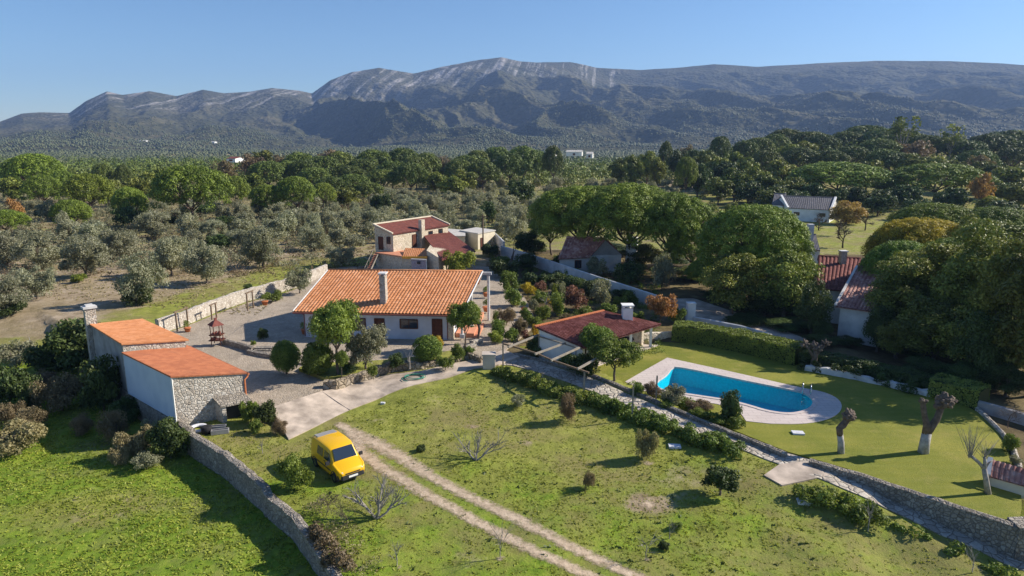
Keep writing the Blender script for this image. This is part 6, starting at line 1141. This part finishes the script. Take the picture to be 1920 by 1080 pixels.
hedge('autumn_creeper', [(596, 1000), (620, 1040), (650, 1085)], -.2, .9, 1.0, 'brown_leaf', 'brown and orange creeper growing over the bottom of the boundary wall', 160, .08, 3, 'creeper')
DB_ = hedge('dry_brush', [(590, 950), (630, 985), (668, 1040), (690, 1080)], None, 1.2, .45, 'straw_leaf', 'dry brown brush along the inner side of the boundary wall', 70, .05, 1.6, 'brush', 0, 1.1)
DB_['kind'] = 'stuff'
hedge('path_hedge', [(925, 702), (985, 716), (1040, 738), (1090, 756)], None, 1.3, .8, 'green_leaf', 'sprawling green hedge along the upper part of the stone path', 170, .085, 3.6)
hedge('path_hedge', [(1100, 752), (1160, 776), (1220, 798), (1290, 822), (1340, 838), (1392, 858)], None, 1.3, .85, 'green_leaf', 'long sunlit shrub hedge along the middle of the stone path', 190, .085, 3.6)
hedge('path_hedge', [(1496, 924), (1545, 944), (1598, 964), (1655, 984)], None, 1.3, .8, 'green_leaf', 'broad-leaved hedge along the lower part of the stone path right of the slab', 190, .09, 3.4)
hedge('path_verge_weeds', [(1668, 978), (1740, 1012), (1800, 1040), (1870, 1074), (1930, 1102)], None, .6, .2, 'green_leaf', 'strip of tall weeds between the field and the lower stone path', 120, .09)
def box_hedge(px, z, wd, h, mat, label, leaf=.075, dens=230):
    P = [gp(u, v, z) for u, v in px]; C = []; N = []
    core = wallmesh([(p.x, p.y, z - .3, z + h - .12) for p in P], wd - .22, .03, .5)
    for i in range(len(P) - 1):
        a, b = np.array(P[i]), np.array(P[i + 1]); L_ = np.linalg.norm(b - a); d = (b - a) / L_; n_ = np.array([-d[1], d[0], 0])
        for off, nn, w0, ar in ((None, np.array([0, 0, 1.]), wd, L_ * wd), (1, n_, h, L_ * h), (-1, -n_, h, L_ * h)):
            k = int(ar * dens); t_ = rng.uniform(0, 1, (k, 1)); s_ = rng.uniform(0, 1, (k, 1)); base = a + (b - a) * t_
            bul = (fbm(base[:, 0] * 1.0, base[:, 1] + s_[:, 0] * 2, .9, 2, 6)[:, None] - .5) * .35 + rng.normal(0, .03, (k, 1))
            c = base + (n_ * (s_ - .5) * wd + np.array([0, 0, h]) if off is None else n_ * off * wd / 2 + np.array([0, 0, 1.]) * s_ * h) + nn * bul; C.append(c); N.append(nn + rng.normal(0, .45, (k, 3)))
    C = np.concatenate(C); N = np.concatenate(N); N /= np.linalg.norm(N, axis=1)[:, None]; V, F = rquad(C, N, leaf, .7); tint = np.repeat(np.clip(fbm(C[:, 0], C[:, 1] + C[:, 2], .8, 2, 4) * .7 + rng.uniform(0, .5, len(C)) , 0, 1), 4)
    o = tag(link(bpy.data.objects.new('clipped_hedge', np_mesh('clipped_hedge', V, F, mat, {'tint': tint}))), label, 'hedge'); core.obj('branches', 'dark_leaf', o); return o
box_hedge([(1262, 636), (1300, 640), (1340, 646), (1400, 658), (1460, 672), (1500, 682)], .45, 2.4, 1.75, 'green_leaf', 'wide clipped green hedge behind the pool lawn')
box_hedge([(1500, 680), (1560, 691), (1620, 703), (1700, 722), (1745, 734)], .45, 1.5, 1.25, 'dark_leaf', 'shaded ivy hedge over white rocks behind the pool')
box_hedge([(1745, 738), (1790, 748), (1842, 762)], .45, 2.4, 1.5, 'mid_leaf', 'square-cut green hedge at the right end of the lawn wall')
for a_ in (((1500, 690), (1545, 698), (1612, 711)), ((1632, 716), (1690, 730), (1735, 741))): hedge('ivy', list(a_), .45, 1.3, 1.1, 'dark_leaf', 'left patch of dark ivy spilling over the whitewashed rock wall' if a_[0][0] < 1600 else 'right patch of dark ivy spilling over the whitewashed rock wall', 150, .09, 2.2)
wall('white_rock_wall', [(gp(u, v, .45).x, gp(u, v, .45).y, .2, .95) for u, v in [(1510, 694), (1550, 701), (1590, 709), (1640, 719), (1700, 733), (1755, 746)]], 'rugged whitewashed rock wall showing through the ivy behind the lawn', 'old_white', .6, .16, sub=.5)
shrub_px('shrub', 1893, 846, 40, 34, 'spiky green plant at the right edge beyond the lawn', z=.5, name='spiky_plant'); bare('bare_shrub', gp(1890, 800, .5), 'reddish leafless twigs behind the right lawn edging', 3, 44, .9, .8, 'bark', .03, tw=6, cat='shrub'); shrub_px('greysh', 1905, 890 - 20, 30, 16, 'low grey plants at the right lawn edging', z=.5)
# ------------------------------------------------------------------ big trees
EXPL = []
def T(kind, u, vt, w_, Y, label, group=None, cat='tree', **k):
    r = plant_px(kind, u, vt, w_, Y, label, cat, group, **k); EXPL.append((r.location.x, r.location.y, w_ / pxm(Y) / 2)); return r
# near stone pines
T('pineh', 1095, 344, 215, 110, 'leftmost of the big stone pines over the white house with red roof'); T('pineh', 1180, 340, 230, 106, 'tallest of the big stone pines right of the red-roofed house'); T('pineh', 1262, 358, 190, 102, 'third big stone pine from the left, above the driveway')
T('pineh', 1035, 392, 90, 120, 'small stone pine at the left edge of the big group'); T('pine', 1420, 379, 225, 86, 'big round stone pine standing nearest above the pool hedge')
T('pine', 1300, 415, 110, 98, 'narrow stone pine between the tall group and the round one')
for u, vt, w_, Y, k, lab in ((1450, 440, 170, 86, 'pine', 'lower stone pine in front of the big round one'), (1380, 470, 130, 88, 'treen', 'dense green tree under the big round pine'), (1500, 530, 120, 78, 'oakn', 'dark evergreen at the left side of the plain white house'), (1440, 540, 120, 78, 'oakn', 'dark evergreen mass behind the hedge, left of another'), (1350, 545, 80, 86, 'oakn', 'dark round tree at the driveway end'), (1500, 470, 90, 84, 'treen', 'green tree touching the red roof on the right'), (1395, 560, 70, 80, 'oakn', 'small dark tree behind the lower whitewashed wall'),
                           (1760, 378, 200, 112, 'pine', 'wide stone pine at the back of the right-hand tree mass'), (1870, 385, 170, 108, 'pine', 'stone pine at the right edge behind the yellowing tree'), (1690, 425, 130, 88, 'treen', 'olive-coloured tree right above the red-roofed wing'), (1840, 395, 120, 84, 'treen', 'tall feathery tree near the right edge'), (1740, 520, 110, 72, 'treen', 'dim tree in front of the yellow-topped one'), (1690, 545, 90, 70, 'treen', 'narrow dim tree at the right of the plain white house'), (1905, 450, 130, 78, 'treen', 'tall green tree at the right edge'),
                           (1820, 500, 150, 68, 'treen', 'broad mid-green tree above the square-cut hedge'), (1760, 620, 90, 64, 'oakn', 'dark leafy bush-like tree behind the lawn wall'), (1840, 620, 120, 62, 'oakn', 'dark leafy tree behind the square-cut hedge'), (1910, 600, 120, 60, 'treen', 'green tree at the right edge above the concrete wall'), (1700, 640, 80, 64, 'oakn', 'dark shrubby tree in front of the plain white wall'), (1890, 540, 100, 66, 'treen', 'sunlit tree at the far right edge'), (1640, 640, 60, 68, 'oakn', 'dark bush at the foot of the plain white house'),
                           (1590, 660, 60, 66, 'oakn', 'small dark bush left of the plain white house wall'), (1545, 600, 50, 68, 'oakn', 'thin dark tree just left of the plain white house'), (1780, 470, 120, 78, 'treen', 'green tree in the middle of the right-hand mass'), (1860, 680, 80, 56, 'oakn', 'dark bush behind the concrete wall'), (1800, 690, 70, 58, 'oakn', 'dark bush at the end of the rock wall')): T(k, u, vt, w_, Y, lab)
for u, vt, w_, Y, k, lab in ((1700, 448, 170, 76, 'pine', 'olive-green pine leaning over the right half of the plain white house'), (1815, 440, 190, 74, 'pine', 'wide dim pine in the centre of the right-hand mass'), (1900, 405, 170, 86, 'treen', 'high feathery green tree at the right edge of the mass'), (1690, 590, 100, 63, 'treen', 'leafy tree hiding the right side of the plain white house'), (1765, 560, 150, 61, 'treen', 'broad dim tree behind the rock wall'), (1850, 570, 150, 58, 'treen', 'broad sunlit tree behind the square-cut hedge'), (1925, 560, 130, 57, 'treen', 'tree cut by the right edge behind the concrete wall'), (1740, 670, 100, 57, 'oakn', 'low dark tree directly behind the rock wall'), (1820, 675, 100, 55, 'oakn', 'low dark tree directly behind the square-cut hedge'), (1895, 680, 100, 53, 'oakn', 'low dark tree directly behind the concrete wall'), (1670, 480, 100, 92, 'pine', 'pine crown just above the right roof'),
    (1480, 600, 110, 72, 'oakn', 'dark bushy tree directly behind the clipped hedge, left of the white house'), (1400, 590, 100, 74, 'oakn', 'dark bushy tree behind the clipped hedge near the whitewashed wall'), (1345, 480, 120, 90, 'pine', 'pine between the round one and the driveway'), (1540, 640, 70, 66, 'oakn', 'dark bush between the clipped hedge and the white house'), (985, 430, 60, 118, 'oakn', 'dark tree at the far left of the big pine group'), (1205, 455, 80, 106, 'treen', 'shaded tree hiding the white garden room under the pines'), (1300, 500, 90, 98, 'treen', 'shaded tree at the back of the driveway')): T(k, u, vt, w_, Y, lab)
for u, vt, w_, Y, k, lab in ((1850, 398, 170, 64, 'treen', 'tallest feathery tree rising in the middle of the right-hand mass'), (1915, 425, 130, 57, 'treen', 'tall green tree cut by the right edge, nearest the concrete wall'), (1985, 425, 190, 53, 'treen', 'broad tall tree mostly outside the frame at the right'), (1940, 470, 170, 59, 'treen', 'tall tree behind the one cut by the right edge'), (1860, 560, 110, 56, 'oakn', 'dark tree between the square-cut hedge and the tallest feathery tree'), (1770, 440, 170, 69, 'treen', 'tall dim tree below the yellow-topped pine'), (1700, 470, 130, 68, 'treen', 'tall dim tree whose crown overhangs the bleached tile roof'), (1480, 460, 130, 76, 'treen', 'tall dense tree right of the big round pine'), (1380, 470, 120, 78, 'treen', 'tall dense tree left below the big round pine'), (1530, 520, 70, 70, 'oakn', 'dark tree overlapping the left of the plain white house')): T(k, u, vt, w_, Y, lab)
T('pine', 1735, 405, 220, 88, 'yellow-topped spreading pine in the right-hand tree mass'); EX = bpy.context.scene.objects
t_ = leafmat('yellowing_leaf', (.16, .17, .02), (.7, .58, .05), .3, .1)
def recolour(r, mat):
    c = [o for o in col.objects if o.parent == r and o.name.startswith('crown')][0]; c.data = c.data.copy(); c.data.materials[0] = M[mat]
recolour([o for o in col.objects if o.get('label', '').startswith('yellow-topped')][0], 'yellowing_leaf')
for a_ in (('oakn', 1122, 462, 52, 107, 'dark tree screening the gable of the house under the pines'), ('oakn', 1655, 560, 70, 65, 'dark leafy tree screening the right side of the plain white wall'), ('oakn', 1145, 455, 90, 120, 'dark tree behind the trunks of the tallest pine'), ('oakn', 1255, 470, 90, 108, 'dark tree behind the trunks above the driveway'), ('oakn', 1090, 500, 50, 106, 'dark bushy tree between the first pine trunk and the whitewashed wall')): T(*a_)
for u, v, w_, h_, lab in ((1180, 530, 60, 40, 'shade-dark shrub at the foot of the tallest pine'), (1240, 545, 60, 60, 'olive-green tree lit between the pine trunks'), (1120, 520, 50, 40, 'shrub against the white side wing under the pines'), (1060, 505, 60, 26, 'dark shrub in front of the faded red roof'), (1000, 475, 60, 26, 'dark shrub left of the faded red roof')): shrub_px('darksh' if 'dark' in lab else 'greysh', u, v, w_, h_, lab)
# distinctive pines left
for u, vt, w_, Y, k, lab in ((352, 306, 146, 162, 'pinem', 'largest umbrella pine standing alone on the left'), (238, 349, 66, 165, 'pinem', 'small round pine just left of the largest umbrella pine'), (160, 323, 98, 182, 'pinem', 'broad pine left of the small round one'), (128, 372, 76, 150, 'pinem', 'bright green pine in the olive scrub at the left'), (235, 384, 58, 155, 'oak', 'dark round tree below the small round pine'), (60, 286, 118, 232, 'pinem', 'big domed pine at the far left skyline'), (75, 326, 82, 200, 'pinem', 'pine below the big domed one at the left'), (5, 392, 84, 145, 'pinem', 'bright pine cut by the left edge'), (115, 318, 60, 215, 'pinem', 'pale green pine right of the big domed one'),
                           (440, 328, 60, 200, 'pinem', 'pine just right of the largest umbrella pine'), (500, 344, 70, 185, 'pinem', 'low round pine right of the largest umbrella pine'), (552, 329, 84, 186, 'pinem', 'broad bright pine left of centre above the olives'), (605, 341, 50, 205, 'pinem', 'flat dark pine right of the broad bright one'), (190, 304, 42, 262, 'pinef', 'small pine on the left skyline'), (228, 307, 34, 262, 'pinef', 'smallest pine on the left skyline'), (24, 372, 34, 160, 'orange', 'orange-leaved tree at the left edge'), (915, 376, 34, 170, 'oak', 'small dark green tree behind the utility pole'), (712, 362, 46, 190, 'oak', 'dark green tree in the olive grove left of the stone house'), (975, 330, 56, 205, 'oak', 'dark round oak left of the brown field'),
                           (1288, 291, 46, 235, 'pinem', 'round green pine alone on the slope right of centre'), (1250, 263, 30, 330, 'pinef', 'upright tree on the skyline above the round pine'), (1352, 253, 46, 330, 'pinef', 'umbrella pine standing clear against the hills right of centre'), (1572, 302, 200, 228, 'pinem', 'very wide flat-topped pine behind the farmhouse'), (1760, 304, 200, 222, 'pinem', 'second very wide flat pine right of the farmhouse'), (1845, 325, 50, 200, 'orange', 'orange-pink autumn tree among the dark pines on the right'), (1590, 378, 68, 172, 'gold', 'golden-brown round tree at the right end of the farmhouse'), (1037, 271, 46, 300, 'pinef', 'umbrella pine on its own near the far white houses'), (1700, 205, 60, 330, 'euca', 'tall thin-crowned eucalyptus above the pines on the right skyline'), (1790, 228, 50, 330, 'euca', 'second thin-crowned eucalyptus on the right skyline')): T(k, u, vt, w_, Y, lab)
for u, v in ((1572, 440), (1618, 448), (1652, 428)): pass
for i, (u, v) in enumerate(((1535, 432), (1572, 442), (1622, 432), (1580, 465))): bare('orchard_tree', gt(u, v), ['leftmost dark orchard tree on the grass below the farmhouse', 'broad leafless orchard tree below the farmhouse', 'right-hand leafless orchard tree by the yellow-topped pine', 'nearest small orchard tree above the red-roofed wing'][i], 3, 50 + i, 2.0, .8, 'brown_leaf', .18, tw=5, twig=.04)
# far groups with shared labels
def grp(kind, spec, label, group):
    for u, vt, w_, Y in spec: T(kind, u, vt, w_ * (1.3 if kind == 'pinef' else 1.1), Y, label, group)
grp('pinef', [(560, 284, 60, 300), (605, 290, 60, 290), (650, 309, 70, 262), (700, 279, 70, 310), (680, 296, 60, 290), (755, 276, 66, 315), (735, 300, 60, 275), (715, 316, 50, 255), (768, 303, 56, 255), (660, 325, 60, 240), (590, 312, 60, 255), (620, 330, 56, 235), (540, 300, 60, 280), (500, 300, 60, 270), (800, 285, 50, 300), (690, 340, 50, 225), (780, 292, 50, 280), (570, 298, 56, 275), (635, 282, 56, 320)], 'dark stone pine in the dense belt left of the dead tree', 'pines left of the dead tree')
grp('pinef', [(880, 289, 70, 300), (860, 297, 50, 280), (895, 280, 46, 320), (932, 273, 52, 325), (980, 272, 58, 318), (905, 300, 56, 275), (955, 285, 50, 300), (1005, 280, 46, 320)], 'stone pine on the skyline between the dead tree and the far white houses', 'pines right of the dead tree')
grp('pinef', [(1400, 262, 46, 340), (1425, 256, 50, 350), (1455, 250, 50, 360), (1475, 240, 60, 385), (1520, 245, 60, 375), (1545, 252, 56, 360), (1590, 245, 60, 380), (1625, 233, 70, 390), (1665, 240, 80, 370), (1650, 258, 70, 320), (1700, 246, 70, 350), (1740, 252, 70, 340), (1780, 258, 60, 340), (1820, 262, 60, 330), (1860, 250, 80, 335), (1900, 243, 90, 360), (1600, 272, 60, 300), (1680, 285, 70, 280), (1560, 280, 60, 290), (1905, 275, 60, 300), (1500, 275, 60, 300), (1660, 278, 60, 285), (1440, 280, 50, 290), (1835, 280, 60, 290), (1960, 255, 80, 330)], 'dark stone pine on the wooded ridge at the right', 'pines on the right ridge')
grp('tree', [(1190, 290, 40, 270), (1215, 280, 40, 290), (1235, 292, 36, 270), (1160, 296, 36, 290), (1325, 280, 50, 290), (1345, 292, 50, 270), (1375, 285, 46, 280), (1400, 292, 50, 262), (1420, 310, 50, 240), (1380, 315, 60, 225), (1350, 330, 50, 220), (1440, 320, 60, 225), (1470, 300, 60, 250), (1485, 330, 60, 215), (1540, 300, 56, 255), (1630, 300, 60, 250), (1850, 300, 60, 250), (1900, 310, 70, 235), (1880, 340, 70, 205), (1720, 285, 60, 270), (1760, 290, 60, 262), (1800, 300, 60, 250), (1480, 268, 50, 320), (1510, 262, 50, 330), (1920, 340, 60, 200), (1450, 350, 60, 205), (1860, 365, 60, 180), (1665, 330, 50, 225)], 'grey-green broadleaf tree on the slope below the right ridge', 'broadleaf trees on the right slope')
grp('oak', [(1310, 305, 50, 240), (1360, 300, 60, 245), (1405, 335, 50, 215), (1460, 345, 46, 208), (1520, 340, 56, 210), (1600, 345, 60, 205), (1700, 345, 60, 205), (1560, 350, 60, 200), (1640, 350, 60, 200), (1790, 350, 60, 200), (1650, 365, 60, 190), (1730, 370, 60, 180), (1880, 375, 70, 170), (1500, 355, 50, 200), (1275, 275, 36, 300), (1300, 278, 36, 310)], 'dark evergreen oak in the shade on the right slope', 'dark oaks on the right slope')
grp('brown', [(610, 280, 60, 320), (470, 285, 50, 310), (525, 290, 40, 300), (835, 290, 40, 305), (420, 300, 50, 290), (1290, 268, 30, 330), (1840, 290, 50, 280), (1685, 262, 50, 320), (1725, 262, 50, 310)], 'thin brownish broadleaf tree among the distant pines', 'brownish trees among the distant pines')
grp('tree', [(300, 312, 40, 250), (270, 320, 40, 240), (410, 318, 50, 240), (205, 335, 50, 205), (255, 330, 50, 220), (490, 282, 50, 330), (310, 335, 40, 215), (20, 330, 60, 220), (470, 325, 50, 225), (650, 350, 50, 210), (820, 320, 50, 250), (850, 330, 50, 240), (870, 315, 50, 260)], 'mid-green broadleaf tree behind the olive scrub on the left', 'broadleaf trees behind the left olives')
# olives: explicit near ones, then the groves
for (u, vb, w_, h_, lab) in [(268, 570, 92, 88, 'olive tree nearest the rear shed on the dry grass'), (388, 532, 92, 78, 'round grey olive on the dry grass above the yard wall'), (322, 516, 84, 70, 'olive left of and behind the round grey one'), (494, 502, 84, 70, 'lone olive on the grass left of the stone house'), (162, 520, 104, 78, 'broad olive at the left beyond the dry grass'), (80, 505, 88, 66, 'olive left of the broad one'), (18, 500, 90, 70, 'olive at the left edge'), (232, 488, 80, 56, 'greener tree between two olives on the left'), (290, 448, 74, 46, 'pale olive below the largest umbrella pine'),
                             (70, 560, 80, 60, 'low pale olive at the left'), (12, 590, 90, 70, 'grey olive low at the left edge'), (470, 470, 60, 40, 'small olive behind the lone one on the grass'), (590, 470, 70, 44, 'olive at the left of the outside stairs'), (400, 452, 60, 36, 'small olive right of the umbrella pine trunk'), (640, 500, 60, 40, 'olive right behind the tiled house ridge')]:
    r = shrub_px('olive', u, vb, w_ * 1.08, h_ * 1.05, lab, cat='tree', name='olive_tree'); EXPL.append((r.location.x, r.location.y, w_ / pxm(r.location.y) / 2))
shrub_px('darksh', 262, 572, 60, 34, 'dark green bush under the olive nearest the rear shed'); shrub_px('bright', 148, 530, 36, 14, 'low bright green bush under the broad olive'); shrub_px('darksh', 20, 592, 60, 30, 'dark bush at the left edge of the dry field'); shrub_px('darksh', 465, 546, 22, 12, 'small dark bush behind the yard wall')
def groves():
    n = 0; pts = [(x, y, r) for x, y, r in EXPL]; avoid = [(xw(790, 110, 1), 12), (xw(895, 132, 1), 9), (xw(850, 118, 1), 10), (xw(1090, 114, 1), 16), (xw(1520, 183, 1), 18), (xw(1600, 150, 0), 24)]
    def ok(x, y, r):
        if any((x - a) ** 2 + (y - b) ** 2 < (r + min(q, 3.5)) ** 2 * .62 for a, b, q in pts): return False
        return not any((x - c.x) ** 2 + (y - c.y) ** 2 < d * d for c, d in avoid)
    for (u0, u1, y0, y1, cnt, dens, kinds, lab, g) in [
        (-60, 470, 122, 215, 50, .3, ('olivef', 'olivef', 'olivef', 'oak'), 'grey-green olive tree in the scrubby grove at the left', 'olives in the left grove'),
        (440, 700, 124, 220, 42, .3, ('olivef', 'olivef', 'olivef'), 'grey olive in the grove behind the tiled house', 'olives behind the tiled house'),
        (700, 1020, 132, 235, 85, .2, ('olivef',), 'silvery olive in the dense grove behind the stone house', 'olives behind the stone house'),
        (860, 1260, 235, 320, 46, .3, ('olivef',), 'distant olive in the rows beyond the brown field', 'olives beyond the brown field'),
        (1120, 1460, 185, 300, 26, .3, ('olivef', 'olivef', 'tree'), 'scattered grey olive on the dry slope right of centre', 'olives on the dry slope')]:
        c = 0
        for _ in range(4000):
            if c >= cnt: break
            Y = math.sqrt(random.uniform(y0 ** 2, y1 ** 2)); u = random.uniform(u0, u1); q = xw(u, Y, 1); r = random.uniform(1.7, 4.2)
            if not ok(q.x, Y, r): continue
            k = random.choice(kinds); L_ = lab; gg = g
            if k == 'oak': L_, gg = 'dark green bushy tree among the olives at the left', 'dark trees among the left olives'
            if k == 'tree': L_, gg = 'mid-green tree among the olives on the dry slope', 'green trees on the dry slope'
            plant(k, q.x, Y, 2 * r, random.uniform(2.6, 5.8) if k == 'olivef' else random.uniform(2.5, 4), L_, 'tree', gg); pts.append((q.x, Y, r)); c += 1
groves()
# scrub (stuff) between the trees
P = wedge(2600, -150, 640, 106, 330); scatter_leafy('olive_scrub', 'grey_leaf', P, rng.uniform(.6, 1.7, len(P)), rng.uniform(.6, 1.9, len(P)), 60, .16, 'grey green scrub filling the ground between the trees', 'scrub')
P = wedge(700, 640, 1050, 128, 330); scatter_leafy('olive_scrub', 'grey_leaf', P, rng.uniform(.8, 1.9, len(P)), rng.uniform(1, 2.2, len(P)), 46, .22, 'grey scrub under the dense olive grove in the middle distance', 'scrub')
P = wedge(1900, -150, 700, 100, 300); scatter_leafy('dry_scrub', 'brown_leaf', P, rng.uniform(.5, 1.4, len(P)), rng.uniform(.4, 1.3, len(P)), 46, .14, 'brown dry scrub and heather between the olives', 'scrub')
P = wedge(420, 1050, 2100, 190, 340); scatter_leafy('slope_scrub', 'mid_leaf', P, rng.uniform(.8, 1.8, len(P)), rng.uniform(.8, 2.2, len(P)), 40, .25, 'scrub on the right-hand slope', 'scrub')
P = wedge(1500, -200, 2200, 300, 480); scatter_leafy('ridge_wood', 'pine_far', P, rng.uniform(2.2, 4.2, len(P)), rng.uniform(4, 9, len(P)), 44, .55, 'woodland behind the first line of pines', 'wood')
def rwood():
    P = wedge(260, 1330, 2050, 62, 125); k = ((P[:, 0] > 27 + .3 * (P[:, 1] - 60)) & ~((np.abs(P[:, 0] - 40) < 9) & (P[:, 1] > 62) & (P[:, 1] < 90))); return P[k]
P = rwood(); scatter_leafy('undergrowth', 'dark_leaf', P, rng.uniform(.5, 1.1, len(P)), rng.uniform(.5, 1.3, len(P)), 70, .13, 'dark undergrowth beneath the right-hand trees', 'undergrowth')
P = wedge(900, 915, 1240, 64, 118); P = P[(P[:, 0] < 22)]; kx = np.array([dist_line(P[:, 0], P[:, 1], wbp[0], wbp[1]) for wbp in [((gp(940, 478, 1)), (gp(1232, 578, .8)))]]).min(0); P = P[(kx > .9) & ~inpoly(P[:, 0], P[:, 1], [gp(u, v, 1) for u, v in [(900, 480), (948, 510), (990, 556), (1010, 600), (1000, 650), (900, 690), (860, 600)]]) & ~inpoly(P[:, 0], P[:, 1], [A0, A1, A2 + db, A3 + db])]
P = P[:520]; scatter_leafy('garden_ground_cover', 'green_leaf', P, rng.uniform(.25, .65, len(P)), rng.uniform(.2, .8, len(P)), 80, .07, 'low mixed planting covering the garden beds', 'ground cover')
P = np.array([(p.x, p.y) for p in (BED[0].lerp(BED[8], random.random()).lerp(BED[3].lerp(BED[7], random.random()), random.random()) for _ in range(60))]); 
P = P[inpoly(P[:, 0], P[:, 1], BED)]; cl = np.stack([P[:, 0], P[:, 1], np.full(len(P), .62), rng.uniform(.3, .5, len(P)), rng.uniform(.2, .4, len(P))], 1); tag(link(bpy.data.objects.new('bed_plants', clumps_mesh('bed_plants', cl, 130, .07, 'green_leaf', .8))), 'low leafy plants filling the bed beside the pool', 'plants', None, 'stuff')
# ------------------------------------------------------------------ haze
t = bpy.data.materials.new('haze_air'); t.use_nodes = True; nt = t.node_tree; nt.nodes.remove(nt.nodes['Principled BSDF']); pv = nt.nodes.new('ShaderNodeVolumePrincipled'); pv.inputs['Color'].default_value = (.38, .57, 1, 1); pv.inputs['Density'].default_value = .000095; pv.inputs['Anisotropy'].default_value = .2
nt.links.new(pv.outputs[0], nt.nodes['Material Output'].inputs['Volume']); M['haze_air'] = t
m = MB(); m.box(-9800, 9800, -60, 5600, -420, 560); o = m.obj('haze', 'haze_air'); tag(o, kind='stuff')
